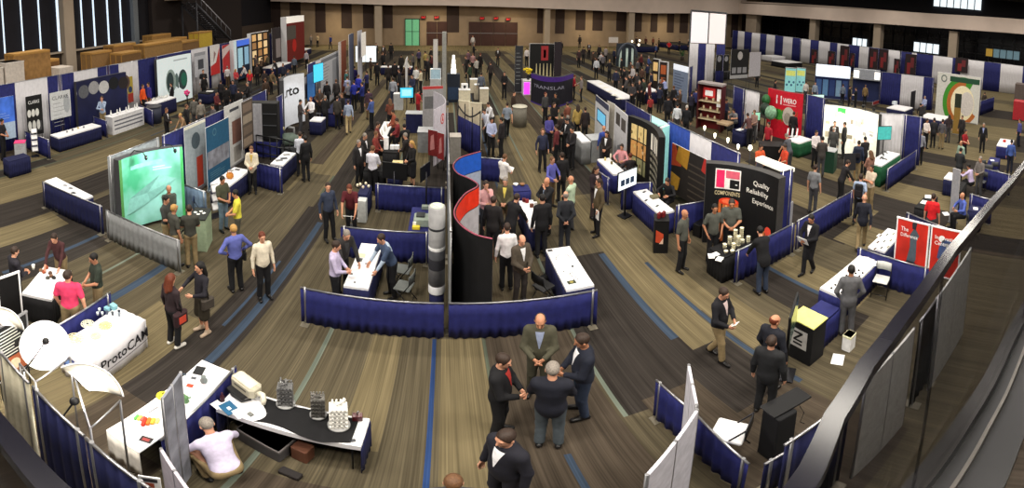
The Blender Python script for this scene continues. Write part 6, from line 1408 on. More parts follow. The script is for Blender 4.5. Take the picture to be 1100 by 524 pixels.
drape([at(640,182,.95),at(655,192,.95)],.95,'low blue fence end at the aisle before the man in pink',BLUE,cat='fence')
drape([(6.35,12.3),(7.5,12.0)],.95,'low blue fence between the wide monitor and the seated man in black',BLUE,cat='fence')
p = at(673,219,0); t = thing('black_speaker','black stacked unit on the carpet under the wide monitor','speaker',(p.x,p.y,0),R(20)); MB().box((0,0,.2),(.4,.36,.4),ch=.03).build('lower_unit',BLKP,t); MB().box((0,0,.58),(.34,.32,.34),ch=.03).build('upper_unit',BLKP,t)
for z in (.2,.58): MB().lathe([(.13,0),(.12,.015),(.04,.02)],c=(0,-.185,z),n=16,M=Matrix.Rotation(R(90),3,'X')).build('speaker_cone',DGREY,t)
t = tpx([(680,206),(693,203),(725,225),(710,230)],'white-topped blue table with an olive tray, the seated man in black behind',skirt=BLUE)
p = at(703,212,.76); bx('tray',p.x,p.y,.752,.3,.22,.08,'olive tray on the table of the seated man in black',C((110,104,80)),cat='tray')
for i,(u_,v_,c_) in enumerate(((692,206,(60,60,64)),(694,215,(50,52,56)),(706,221,(70,74,70)),(711,225,(214,214,206)))): q = at(u_,v_,.757); flatitem('card',q.x,q.y,.752,.16,.07,['dark pen-like strip at the far end of the olive tray table','dark card left of the olive tray','dark card right of the olive tray','pale leaflet at the near end of the olive tray table'][i],c_,.5,.006,'card')
def dgold(F):
 F.rect(0,0,F.W,F.H,C((40,36,34)),.002); F.poly([(.0,F.H),(F.W*.1,F.H),(F.W*.3,F.H*.62),(0,F.H*.55)],C((176,70,40)),.004); F.poly([(F.W*.2,F.H),(F.W*.52,F.H),(F.W*.46,F.H*.62),(F.W*.12,F.H*.7)],C((176,130,44)),.006)
 F.poly([(F.W*.0,F.H*.05),(F.W*.22,F.H*.1),(F.W*.28,F.H*.38),(0,F.H*.42)],C((190,144,50)),.006); F.poly([(F.W*.84,F.H*.75),(F.W,F.H*.7),(F.W,F.H),(F.W*.9,F.H)],C((180,50,44)),.006)
 for k in range(6): F.rect(F.W*.5,F.H*(.1+.13*k),F.W*.96,F.H*(.13+.13*k),C((74,66,58)),.004)
a,b = at(718,156,2.0),at(757,176,2.0); board(a,b,.25,2.0,'dark poster with gold and orange slanted fabrics under the drapes',draw=dgold,base=BLK)
y0,y1 = at(718,132,2.44),at(795,168,2.44)
drape([(9.15,13.6),(9.15,9.1)],2.5,'tall drapes blue, white and blue behind the gold fabric poster',[(0,.36,mat('bright_blue_drape',(36,66,150),.8,var=.2,scale=5)),(.36,.66,WHITED),(.66,1,BLUE)])
drape([(7.25,10.05),(8.9,9.75)],.95,'low blue fence between the gold poster booth and the orange tube display',BLUE,cat='fence')
p = at(707,245,1.0); q0 = Vector((6.62,9.0,0)); q0 = at(709,268,0)
def dlog(F): F.poly([(.05,.35),(.28,.3),(.28,.6),(.05,.72)],C((190,70,40))); F.poly([(.16,.3),(.28,.3),(.28,.48)],C((230,200,180)),.007)
counter(q0.x,q0.y,.46,.46,1.0,'black pedestal with an orange-red emblem and red packs on top',BLK,BLK,rz=R(-28),draw=dlog,name='pedestal')
for k in range(4): bx('red_pack',q0.x-.12+.08*k,q0.y+.05*(k % 2),1.0,.07,.1,.14,['red pack nearest the aisle on the black pedestal','second dark red pack on the black pedestal','third dark red pack on the black pedestal','fourth red pack on the black pedestal'][k],DRED)
# orange tube display
def dtube(F):
 F.rect(F.W*.12,F.H*.71,F.W*.45,F.H*.95,C((230,226,222)),.008); F.rect(F.W*.135,F.H*.725,F.W*.24,F.H*.935,C((226,40,96)),.012); F.rect(F.W*.255,F.H*.845,F.W*.435,F.H*.935,C((206,90,110)),.012); F.rect(F.W*.31,F.H*.725,F.W*.435,F.H*.83,BLK,.012); F.rect(F.W*.34,F.H*.77,F.W*.41,F.H*.78,WH,.015)
 F.text('COMPONENTS',F.W*.12,F.H*.635,.17,C((206,190,150)),.01,w=F.W*.33,bold=.01)
 for s_,u,v in (('Quality',.62,.82),('Reliability',.53,.72),('Experience',.62,.61)): F.text(s_,F.W*u,F.H*v,.2,C((226,222,214)),.012,w=F.W*(.24 if s_[0] == 'Q' else .32),bold=.005)
 F.rect(F.W*.18,.1,F.W*.44,F.H*.56,C((190,100,48)),.008,.1); F.rect(F.W*.27,.1,F.W*.29,F.H*.54,C((226,160,96)),.012); F.rect(F.W*.36,.1,F.W*.375,F.H*.54,C((120,60,34)),.012); F.disc(F.W*.31,F.H*.56,F.W*.13,C((222,60,30)),.014,ry=.11); F.disc(F.W*.31,F.H*.56,F.W*.1,C((240,110,70)),.018,ry=.07)
 F.rect(F.W*.78,.25,F.W*.93,F.H*.32,C((196,110,60)),.008,.1); F.disc(F.W*.88,F.H*.33,F.W*.05,C((226,76,56)),.014,ry=.14); F.rect(F.W*.83,.25,F.W*.845,F.H*.3,C((130,70,44)),.012)
a = at(760,173,2.42); b = at(838,196,2.42)
popup((7.75,9.2),(8.78,7.05),.35,0,2.42,'black curved display with orange tubes and white slogan',BLK,dtube,rim=C((60,58,58)),th=.3)
spot('display_spot',(7.3,7.6,3.4),(8.4,8.3,1.8),90,70,(1,.96,.9),.05)
drape([(9.2,7.34),(9.7,7.24)],2.44,'tall blue drape at the end of the black tube display',BLUE)
drape([(7.07,6.97),(9.6,6.96)],.95,'low blue fence before the cups, running to the tall blue drape',BLUE,cat='fence')
drape([(9.75,6.98),(13.29,6.91)],.95,'low blue fence crossing the open carpet right of the tall drape',BLUE,cat='fence')
t = table(7.45,7.48,1.25,.62,'black-clothed table of cream cups and papers behind the low blue fence',0,skirt=BLACKC,top=BLACKC,drop=0)
for i,(x,y,k) in enumerate(((7.15,7.5,2),(7.3,7.3,3),(7.38,7.55,4),(7.52,7.34,5),(7.6,7.56,6),(7.72,7.38,2),(7.84,7.55,6),(7.9,7.32,3),(7.02,7.3,1),(7.18,7.22,1))):
 t = thing('cup_stack',['short cup stack at the far left of the black table','cup stack of three at the front of the black table','cup stack of four, second row','cup stack of five at the front','tall cup stack in the back row','low cup pair before the tall stacks','tallest cup stack nearest the bending man','front cup stack beside the bending man','single cup beside the papers','single cup at the front of the papers'][i],'cups',(x,y,.752),0,'cream cups on the black table')
 for j in range(k): MB().lathe([(.045,.0),(.058,.075),(.062,.08),(.05,.08),(.04,.01)],c=(0,0,j*.06),n=16).build('cup',C((236,230,200)),t)
for i,(u_,v_) in enumerate(((768,273),(773,278),(764,275))): p = at(u_,v_,.757); flatitem('paper_sheet',p.x,p.y,.7525+.004*i,.24,.17,['white sheet nearest the cup stacks','white sheet at the fence corner of the black table','white bowl-shaped sheet at the outer end of the black table'][i],(240,240,240),.5*i)
bx('black_case',at(752,244,.2).x,at(752,244,.2).y,0,.5,.3,.4,'black case on the floor left of the grey-shirted pair',BLKP,cat='case',rz=.3)
# white counter light box behind the tube display
a,b = at(808,170,1.6),at(844,186,1.6); t = thing('light_counter','white lit counter top behind the black tube display','counter',(10.1,8.35,0),R(90)); MB().box((0,0,.6),(1.5,.5,1.2),ch=.02).build('body',C((150,150,156)),t); MB().box((0,0,2.2),(1.5,.4,.12),ch=.02).build('lit_header',C((244,240,226),.5,emit=.5),t)
for sx in (-.7,.7): MB().box((sx,0,1.7),(.06,.3,.98)).build('post',ALU,t)
# ================= right-hand booths
# red wall booth with green table
def dwero(F):
 F.rect(0,F.H*.36,F.W,F.H*.62,C((46,130,44)),.006,.3); F.rect(F.W*.3,F.H*.72,F.W*.46,F.H*.9,WH,.01); F.text('W',F.W*.32,F.H*.75,.34,C((206,24,44)),.014,w=F.W*.12,bold=.02); F.text('WERO',F.W*.5,F.H*.77,.36,WH,.01,w=F.W*.34,bold=.02); F.rect(F.W*.5,F.H*.72,F.W*.84,F.H*.74,C((236,170,176)),.01)
 F.disc(F.W*.66,F.H*.5,.42,C((200,190,180)),.012,ry=.5); F.disc(F.W*.64,F.H*.46,.24,C((160,150,140)),.016,ry=.3)
 for k in range(7): F.disc(F.W*(.06+.06*k),F.H*.5,.22,C([(70,160,60),(36,104,40)][k % 2]),.01,ry=.3)
a,b = atX(824,120,19.3),atX(860,135,19.7); popup((19.3,a.y),(19.8,b.y),-.25,0,2.6,'red curved wall with white lettering and a green leaf band',C((204,26,46),.45),dwero,rim=C((130,24,34)))
drape([(20.0,b.y-.1),(20.05,at(884,106,2.6).y)],2.6,'tall blue drape between the red wall and the bright white wall',BLUE)
t = tpx([(842,152),(848,147),(874,147),(870,152)],'white-topped table with a green skirt before the red wall',skirt=mat('green_skirt',(18,78,48),.8,var=.2,scale=5))
for k,u_ in enumerate((846,851,856)):
 p = at(u_,147,.76); t = thing('white_letter',['white slanted stand at the near end of the green table','white slanted stand second on the green table','white slanted stand farthest on the green table'][k],'stand',(p.x,p.y,.752),R(20)); MB().box((0,0,.22),(.16,.06,.44),M=Matrix.Rotation(.25,4,'Y'),ch=.01).build('panel',WH,t); MB().box((.05,.05,.02),(.26,.2,.04),ch=.01).build('base',WH,t)
p = at(828,166,.5); counter(p.x,p.y,1.3,.9,1.0,'black counter left of the green-skirted table',BLK,BLK,rz=R(-40))
p = at(875,150,.0); monitor(p.x,p.y,2.15,1.0,.75,R(-25),'teal-white lit screen on a pole by the tall blue drape',C((190,225,215),.4,emit=.8),stand=.0,pic=lambda F: (F.rect(.28,.12,.4,.5,C((20,60,60)),.003),F.rect(.6,.12,.72,.5,C((20,60,60)),.003),F.rect(.28,.12,.72,.22,C((20,60,60)),.003)))
for k,(u_,v_,r,l,c_) in enumerate(((823,107,.3,'green globe ornament highest at the edge of the red wall',(40,96,50)),(822,117,.34,'dark green globe ornament below the highest',(22,44,32)),(828,121,.36,'pale green globe ornament nearest the leaf band',(120,160,130)))):
 X_ = 18.9-.75*k; p = atX(u_,v_,X_); t = thing('globe_ornament',l,'ornament',(X_,p.y,0)); MB().lathe([(.02,-r)]+[(r*math.cos(R(a_)),r*math.sin(R(a_))) for a_ in range(-75,90,15)]+[(.02,r)],c=(0,0,p.z),n=18).build('globe',C(c_,.5,var=.4),t); MB().tube([(0,0,0),(0,0,p.z-r)],.025,6).build('stand',BLKP,t)
# bright white curved wall
def dwhite(F):
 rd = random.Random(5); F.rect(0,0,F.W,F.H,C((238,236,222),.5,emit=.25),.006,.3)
 for k in range(26): u0 = rd.uniform(.1,F.W-.6); v0 = rd.uniform(.5,F.H-.5); F.rect(u0,v0,u0+rd.uniform(.15,.5),v0+rd.uniform(.06,.3),C([(206,196,170),(180,176,170),(214,206,196),(150,140,120)][k % 4]),.01)
 F.rect(F.W*.22,F.H*.86,F.W*.36,F.H*.96,C((60,170,80)),.012)
pts = arc((20.4,12.3),(21.1,8.85),.5); a,b = at(886,112,2.44),at(944,123,2.44)
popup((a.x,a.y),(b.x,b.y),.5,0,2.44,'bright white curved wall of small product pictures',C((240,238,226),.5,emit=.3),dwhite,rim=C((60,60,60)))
for k,(u_,v_) in enumerate(((889,113),(906,113),(921,117),(934,121),(944,125))):
 p = Vector((*arc((a.x,a.y),(b.x,b.y),.5)[1+3*k],0)); spot('display_spot',(p.x-1.0,p.y-.3,2.75),(p.x,p.y,1.3),90,90,(1,.97,.85),.05); t = thing('clip_lamp',['black clip lamp at the far end of the bright wall','black clip lamp second along the bright wall','black clip lamp in the middle of the bright wall','black clip lamp fourth along the bright wall','black clip lamp at the near end of the bright wall'][k],'lamp',(p.x,p.y,2.44)); MB().tube([(0,0,0),(-.3,-.1,.3),(-.7,-.2,.32)],.02,6).build('arm',BLKP,t); MB().lathe([(.05,0),(.09,.08),(.06,.16)],c=(-.75,-.22,.24),n=12).build('lamp_head',BLKP,t)
a,b,c_ = at(945,121,2.44),at(972,123,2.44),at(991,126,2.44);
drape([(a.x,a.y),(b.x,b.y)],2.44,'tall white drape right of the bright curved wall',WHITED)
drape([(b.x,b.y),(c_.x,c_.y)],2.44,'tall blue drape at the aisle end of the bright wall booth',BLUE)
drape([at(953,182,.95),at(985,161,.95)],.95,'low blue fence along the aisle below the tall blue drape',BLUE,cat='fence')
p = at(951,163,0); monitor(at(952,190,0).x+.7,at(952,190,0).y+.5,1.75,.8,.6,R(-40),'tilted teal screen beside the tall white drape',C((70,170,165),.4,emit=.5),stand=.0)
t = tpx([(941,176),(950,161),(957,163),(953,180)],'white table of black tools with a green end beside the teal screen',skirt=mat('green_skirt',(18,78,48)),h=.95)
for k,(u_,v_) in enumerate(((946,170),(949,167),(952,164),(951,171))): p = at(u_,v_,.96); t = thing('tool',['black tool nearest the backpack man on the green-ended table','second black tool on the green-ended table','black tool at the far end of the green-ended table','black tool at the outer edge of the green-ended table'][k],'tool',(p.x,p.y,.952),.5*k); MB().tube([(-.12,0,.02),(.12,0,.02)],.02,6).build('handle',BLK,t); MB().box((.14,0,.025),(.08,.1,.05),ch=.01).build('head',DGREY,t)
p = at(892,172,.5); counter(p.x,p.y,.7,.6,1.0,'dark green pedestal counter before the bald man in grey',C((24,60,44)),LGREY,rz=.3)
p = at(912,190,.3); t = thing('display_easel','dark board propped on legs at the edge of the aisle','easel',(p.x,p.y,0),R(-40)); MB().box((0,0,.95),(.6,.04,.7),M=Matrix.Rotation(-.2,4,'X'),ch=.01).build('board',C((30,30,34)),t)
for sx in (-1,1): MB().tube([(sx*.28,-.15,0),(sx*.2,.05,1.0)],.015,6).build('leg',WOOD,t)
# dark red shelf booth
a,b = at(752,84,2.44),at(787,86,2.44)
a = at(751,96,2.2); b = at(776,100,2.2)
t = thing('shelf_booth','dark red shelving booth with a lit white and red sign','shelf',((a.x+b.x)/2,(a.y+b.y)/2,0),math.atan2(b.y-a.y,b.x-a.x)); W = (b-a).length; zT = 2.6
MB().box((0,.5,zT/2),(W,.08,zT),ch=.01).build('back_panel',DRED,t)
for sx in (-1,1): MB().box((sx*W/2,.2,zT/2),(.08,.7,zT),ch=.01).build('side_panel',C((74,22,24)),t)
for k in range(3): MB().box((0,.2,.6+k*.5),(W*.96,.55,.04)).build('shelf',C((196,180,150)),t)
MB().box((0,.2,zT),(W+.1,.75,.12),ch=.02).build('canopy',C((150,140,140)),t)
F = flat((-W/2,.44),(W/2,.44),0,zT); F.rect(W*.08,1.75,W*.6,2.3,C((206,50,50),.5,emit=.3),.004); F.rect(W*.16,1.85,W*.5,2.15,C((236,230,226),.5,emit=.5),.008); F.rect(W*.68,1.3,W*.95,2.3,C((236,232,226),.5,emit=.5),.004); F.build('sign',t)
rd = random.Random(8); loc = t.matrix_basis
for k in range(9): q = Vector((-W*.4+W*.1*k,.15,.626+(k % 3)*.5)); w_ = Matrix.Translation(t.location) @ Matrix.Rotation(t.rotation_euler.z,4,'Z') @ q; small('shelf_jar',[(.07,0),(.08,.12),(.05,.2)],w_.x,w_.y,w_.z,'small pale jar on the shelves of the dark red booth',(214,196,160),'jar',grp='jars of the dark red booth')
# drapes and display near
a,b = atX(784,100,16.6),atX(801,108,16.6); drape([at(788,92,2.44),at(800,96,2.44)],2.44,'tall blue drape right of the dark red shelves',BLUE)
drape([at(801,96,2.44),at(816,100,2.44)],2.44,'tall white drape next to the blue one by the dark red shelves',WHITED)
fb('Y',at(798,118,0).y,793,803,98,116,'small olive picture hung on the blue drape by the dark red shelves',base=C((92,84,62)),back=BLK)
t = tpx([(790,121),(796,118),(816,122),(812,126)],'brown-topped counter under the white drape, goods on it',skirt=C((60,24,26)),top=C((150,110,80)),h=.95)
t = table(at(779,131,.75).x,at(779,131,.75).y,.8,.8,'small bare table where two men sit',.4,skirt=None,top=C((176,150,120)))
t = tpx([(788,140),(792,136),(806,139),(802,143)],'navy table with a white sheet beside a dark slanted panel',skirt=NAVY,top=NAVY); p = at(795,139,.757); flatitem('paper_sheet',p.x,p.y,.752,.5,.3,'white sheet on the navy table near the seated men',(240,240,240),.2)
monitor(at(811,148,0).x,at(811,148,0).y,1.25,.5,.4,R(-30),'small pale green laptop-like screen near the black counter',C((160,220,190),.4,emit=.6),stand=.0)
# tall white tower booth
x0 = at(742,83,0); ty = 30.
a,b = atY(741,50,ty),atY(779,50,ty-1)
t = thing('tower_booth','tall white two-panel tower above blue and white drapes','tower',(a.x,a.y,0),math.atan2(b.y-a.y,b.x-a.x)); W = (b-a).length; z1 = atY(760,14,ty).z; z0 = atY(760,46,ty).z
MB().box((W*.25,.15,(z0+z1)/2),(W*.46,.3,z1-z0),ch=.02).build('light_panel',C((226,220,222),.5,emit=.75,var=.02),t); MB().box((W*.75,.15,(z0+z1)/2),(W*.46,.3,z1-z0),ch=.02).build('light_panel',C((226,216,214),.5,emit=.75,var=.02),t)
for k in (0,.5,1): MB().tube([(W*k,.1,0),(W*k,.1,z1+.1)],.08,8).build('post',DGREY,t)
for k,m in ((0,WHITED),(.2,BLUE),(.45,WHITED),(.75,BLUE)): MB().curtain((W*k,0),(W*(k+.25),0),.05,z0-.05,.3,.05,seed=sd()).build('curtain',m,t)
MB().tube([(0,.1,z1+.1),(W,.1,z1+.1)],.08,8).build('top_bar',DGREY,t)
# black posters of that area
p = atY(785,66,27.);
fb('Y',26.5,785,804,53,84,'big black poster with round white emblem above small photos',base=C((28,26,28)),draw=lambda F: (F.disc(F.W*.5,F.H*.78,F.W*.14,C((190,186,186))),[F.rect(F.W*(.08+.3*k),F.H*.18,F.W*(.3+.3*k),F.H*.38,C((150,150,156))) for k in range(3)],F.rect(0,0,F.W,F.H*.12,C((176,176,180)))))
fb('Y',26.6,805,817,56,82,'plain white drape-like panel right of the big black poster',base=C((196,192,200)))
fb('Y',26.5,769,776,59,76,'black banner with a pale round mark, nearer of a pair',base=BLK,draw=lambda F: F.disc(F.W*.5,F.H*.75,F.W*.3,C((150,150,156))))
fb('Y',26.4,777,783,59,76,'black banner with a pale round mark, farther of a pair',base=BLK,draw=lambda F: F.disc(F.W*.5,F.H*.75,F.W*.3,C((150,150,156))))
t = tpx([(752,76),(768,72),(784,76),(764,80)],'dark table of goods under the pair of black banners',skirt=BLACKC,top=BLACKC); p = at(760,73,.9); bx('white_case',p.x,p.y,.752,.8,.5,.5,'white case glowing on the dark table under the tower',C((236,230,200),.5,emit=.3),cat='case')
# blue-grey lit panel booth and round-front booth left of it
a,b = at(724,68,2.6),at(740,72,2.6); board(a,b,0,2.6,'blue-grey lit panel with white header before the crowd',base=C((120,134,160)),draw=lambda F: (F.rect(0,F.H*.84,F.W,F.H,C((220,226,236),.5,emit=.6)),F.lines(.2,F.H*.75,F.W*.7,8,.2,C((86,98,124)),.08)))
drape([(b.x+.1,b.y),(b.x+.9,b.y+.6)],2.6,'narrow blue drape right of the blue-grey lit panel',BLUE)
for k,(u0,u1,vt,l,c_) in enumerate(((701,708,63,'tall amber-lit showcase in the crowd',(216,180,120)),(709,717,66,'dark showcase with an orange glow in the crowd',(150,76,40)))):
 a,b = at(u0,vt,2.5),at(u1,vt+1,2.5); board(a,b,0,2.5,l,name='showcase',cat='showcase',th=.4,base=C((40,30,26)),draw=lambda F: (F.rect(F.W*.15,F.H*.62,F.W*.85,F.H*.9,C(c_,.5,emit=.4)),F.rect(F.W*.2,F.H*.3,F.W*.8,F.H*.52,C(c_,.5,emit=.2))))
a = at(655,42,3.0)
for k,(u0,u1,vt,l) in enumerate(((654,664,40,'slanted pale header of the far arched booth'),)):
 yy = at(660,62,0).y; a_,b_ = atY(u0,42,yy),atY(u1,44,yy); board((a_.x,yy),(b_.x,yy),atY(659,46,yy).z,atY(659,40,yy).z,l,base=C((206,196,186),.5,emit=.15))
yy = at(672,72,0).y
t = thing('arched_booth','dark arched booth with glowing glass columns in the far crowd','booth',(atY(664,60,yy).x,yy,0)); Wd = atY(684,60,yy).x-t.location.x; zz = atY(672,47,yy).z
MB().box((Wd/2,.6,zz/2),(Wd,.1,zz),ch=.03).build('back_panel',C((50,56,66)),t)
mb = MB(); mb.tube([(Wd*.5-Wd*.5*math.cos(math.pi*k/12),0,zz*.4+zz*.6*math.sin(math.pi*k/12)) for k in range(13)],.18,8); mb.build('arch',C((70,76,88)),t)
for k in (.15,.5,.8): MB().tube([(Wd*k,.2,0),(Wd*k,.2,zz*.8)],.16,10).build('glass_column',C((190,206,196),.3,emit=.25),t)
# navy counters in the far crowd
for c4,l,m in (([(689,97),(693,92),(706,96),(702,100)],'white-topped navy counter in the middle of the crowd by the red child',VINYL),([(677,47),(690,46),(700,49),(680,51)],'dark far counter with small lamps along the far wall',BLACKC),([(716,46),(722,44),(738,47),(732,50)],'far table with green plants near the tower booth',BLACKC)):
 tpx(c4,l,skirt=NAVY,top=m,h=.9)
for k,(u_,v_) in enumerate(((686,48),(679,44),(687,43))): p = at(u_,v_+3,1.0); t = thing('table_lamp',['small glowing lamp nearest on the far dark counter','small glowing lamp at the back of the far dark counter','small glowing lamp at the end of the far dark counter'][k],'lamp',(p.x,p.y,.9)); MB().lathe([(.12,0),(.05,.06),(.04,.3)],n=10).build('base',BLKP,t); MB().lathe([(.06,.3),(.2,.42),(.16,.6),(.04,.66)],n=12).build('bulb',C((250,236,206),.4,emit=3.),t)
p = at(733,60,.6); t = thing('potted_plant','leafy green plant beside the tower booth','plant',(p.x,p.y,0)); MB().lathe([(.25,0),(.34,.5),(.3,.5)],n=14).build('pot',C((60,50,44)),t); mb = MB(); rd = random.Random(2)
for k in range(40): a_ = rd.uniform(0,6.28); r = rd.uniform(.2,.9); h_ = rd.uniform(.6,1.5); mb.add([(0,0,.5),(r*.6*math.cos(a_-.2),r*.6*math.sin(a_-.2),h_),(r*math.cos(a_),r*math.sin(a_),h_-.1),(r*.6*math.cos(a_+.2),r*.6*math.sin(a_+.2),h_)],[(0,1,2,3)])
mb.build('foliage',C((44,84,40)),t)
# long table run between aisle and right-hand island (diagonal top edges)
t = tpx([(640,88),(646,84),(672,104),(664,108)],'long white-topped counter running away right of the aisle',skirt=NAVY)
for k in range(5): p = at(645+k*5,90+k*4,.757); flatitem('leaflet',p.x,p.y,.752,.5,.35,['pale leaflet farthest on the long running counter','second leaflet on the long running counter','middle leaflet on the long running counter','fourth leaflet on the long running counter','nearest leaflet on the long running counter'][k],(230,226,214),.4,.01)
drape([at(672,108,1.6),at(700,124,1.6)],1.6,'blue drape topped with a white rail behind the black curved display',BLUE)
t = tpx([(692,127),(697,121),(714,132),(711,136)],'teal-lit glass-topped counter behind the black curved display',skirt=BLUE,top=C((170,220,214),.4,emit=.4),h=1.0)
for k,(u_,v_) in enumerate(((757,137),(768,145),(782,150),(806,158),(793,157))):
 p = at(u_,v_,1.9); t = thing('lamp_stand',['small glowing lamp farthest behind the gold poster drapes','second glowing lamp behind the drapes','third glowing lamp behind the drapes','brightest glowing lamp on a stand behind the tube display','dim lamp beside the brightest one'][k],'lamp',(p.x,p.y,0)); MB().tube([(0,0,.01),(0,0,1.8)],.02,6).build('pole',STEEL,t); MB().lathe([(.03,1.78),(.09 if k == 3 else .06,1.86),(.07,1.95),(.02,1.98)],n=12).build('bulb',C((255,246,220),.4,emit=5. if k == 3 else 2.),t); MB().lathe([(.2,0),(.2,.02),(.03,.04)],n=14).build('base',STEEL,t)
# tables right front beyond the fence
t = tpx([(1012,188),(1025,184),(1037,190),(1016,194)],'white table where a man in a lavender shirt sits',skirt=NAVY)
t = tpx([(1021,203),(1033,194),(1040,197),(1029,207)],'black table covered with papers behind the man in red',skirt=BLACKC,top=BLACKC)
t = tpx([(984,222),(995,208),(1006,212),(996,226)],'dark table with white sheets before the man in the red polo',skirt=BLACKC,top=BLACKC)
for k,(u_,v_) in enumerate(((993,217),(997,211),(1018,209))): p = at(u_,v_,.757); flatitem('paper_sheet',p.x,p.y,.752 if k < 2 else .0,.34,.26,['white sheet nearest the red poster on the dark table','white sheet at the far end of the dark table','white sheet low behind the man in the red polo'][k],(238,238,240),.3*k)
drape([at(974,228,.95),at(1030,250,.95)],.95,'low navy fence behind the red posters and red polo man',NAVY,cat='fence')
a,b = at(1030,192,2.0),at(1032,188,2.0); board((at(1019,238,0).x,at(1019,238,0).y),(at(1027,241,0).x,at(1027,241,0).y),0,2.0,'leaning pale grey column banner between the two men in blue and red',base=C((150,150,156)))
drape([at(1042,208,.95),at(1066,215,.95)],.95,'low blue fence behind the seated man in the blue shirt',BLUE,cat='fence')
drape([at(1055,180,.95),at(1086,188,.95)],.95,'low blue fence beside the woman in grey near the railing',BLUE,cat='fence')
t = tpx([(1068,155),(1078,148),(1092,152),(1083,158)],'white-topped blue table with a red item, men in blue shirts beside it',skirt=BLUE)
p = at(1079,152,.76); bx('red_case',p.x,p.y,.752,.3,.2,.1,'red item on the white-topped blue table',C((190,40,36)),cat='case')
t = tpx([(1060,172),(1066,168),(1076,171),(1070,175)],'small blue table with a pale leaflet near the grey chairs',skirt=BLUE,top=BLUE); p = at(1066,172,.757); flatitem('leaflet',p.x,p.y,.752,.3,.22,'pale leaflet on the small blue table near the grey chairs',(220,222,226),.3)
for k,(u_,v_) in enumerate(((1056,190),(1062,183),(1070,180),(1058,178))): p = at(u_,v_+4,.45); fchair(p.x,p.y,R(80+20*k),['grey folding chair nearest the seated man in blue','grey folding chair by the low fence near the railing','grey folding chair farthest along the low fence','dark grey folding chair beside the woman in grey'][k],(70,72,76))
p = at(1045,236,.45); fchair(p.x,p.y,R(200),'dark folding chair under the seated man in the blue shirt',(44,46,48))
p = at(1048,224,.75); flatitem('leaflet',p.x,p.y,.752,.24,.18,'white leaflet beside the seated man in the blue shirt',(236,238,240),.2); table(p.x,p.y,.6,.5,'small navy table at the elbow of the seated man in blue',0,skirt=NAVY,top=NAVY,drop=0)
# green ring wall, far right
def dgr(F):
 cx,cy = F.W*.62,F.H*.4
 F.disc(cx,cy,F.W*.46,C((60,140,40)),.006,ry=F.H*.56,a0=60,a1=280,r0=F.W*.3); F.disc(cx,cy,F.W*.36,C((176,100,44)),.01,ry=F.H*.46,a0=80,a1=330,r0=F.W*.26); F.disc(cx,cy,F.W*.27,C((236,226,190)),.012,ry=F.H*.38)
 F.disc(cx+F.W*.1,cy,F.W*.16,C((206,200,196)),.016,ry=F.H*.26); F.rect(F.W*.3,F.H*.84,F.W*.98,F.H*.95,C((30,74,50)),.014)
 F.disc(F.W*.16,F.H*.88,F.W*.07,C((110,120,116)),.014,r0=F.W*.045,ry=F.H*.08,a1=359)
p0 = at(1004,126,0); p1 = at(1050,134,0); a = (p0.x,p0.y); b = (p1.x,p1.y); zt_ = zat(1027,80,(a[0]+b[0])/2,(a[1]+b[1])/2)
board(a,b,0,zt_,'big white wall with a green and orange ring picture',name='ring_wall',cat='display',th=.2,base=C((206,206,200)),draw=dgr)
p2 = at(1053,131,0); p3 = at(1058,118,0); drape([(p1.x+.5,p1.y),(p1.x+2.7,p1.y+1.2)],zt_-.2,'tall blue drape at the end of the green ring wall',BLUE)
drape([at(1053,113,.95),at(1068,108,.95)],1.3,'low blue fence standing off the green ring wall',BLUE,cat='fence')
p = at(1027,140,0); t = board((at(1023,144,0).x,at(1023,144,0).y),(at(1030,145,0).x,at(1030,145,0).y),0,zat(1030,101,at(1026,145,0).x,at(1026,145,0).y),'leaning dark green and gold column banner before the ring wall',base=C((140,110,50)),draw=lambda F: F.rect(0,F.H*.66,F.W,F.H,C((36,44,30))))
# drapes and tables between the bright wall and the ring wall
def span(us,mats,vtop,vbot,label,Xp=None):
 """drape run whose foot and head lines are given in the photograph"""
 pts_ = [at(u,v,0) for u,v in zip(us,vbot)]; a,b = pts_[0],pts_[-1]; h = zat((us[0]+us[-1])/2,vtop,(a.x+b.x)/2,(a.y+b.y)/2); L_ = us[-1]-us[0]
 return drape([(a.x,a.y),(b.x,b.y)],h,label,[((q-us[0])/L_,(r-us[0])/L_,m) for q,r,m in zip(us,us[1:],mats)])
span([944,966,990,1001],[BLUE,WHITED,BLUE],80,[112,114,117,119],'tall drapes blue, white and blue left of the green ring wall')
t = tpx([(954,116),(960,112),(980,115),(974,119)],'white table with a laptop before the tall blue and white drapes',skirt=NAVY)
p = at(961,112,.76); bx('laptop',p.x,p.y,.752,.5,.36,.24,'pale laptop on the white table before the drapes',C((206,214,226)),cat='laptop')
t = tpx([(990,125),(996,121),(1020,125),(1012,130)],'long white table before the green ring wall',skirt=NAVY)
fb('Y',at(981,120,0).y,978,983,98,118,'dark slim banner on the white table left of the ring wall',base=C((40,40,44)))
fb('Y',at(948,112,0).y,942,955,108,116,'short red sign board above the bright white wall',base=C((150,50,50)))
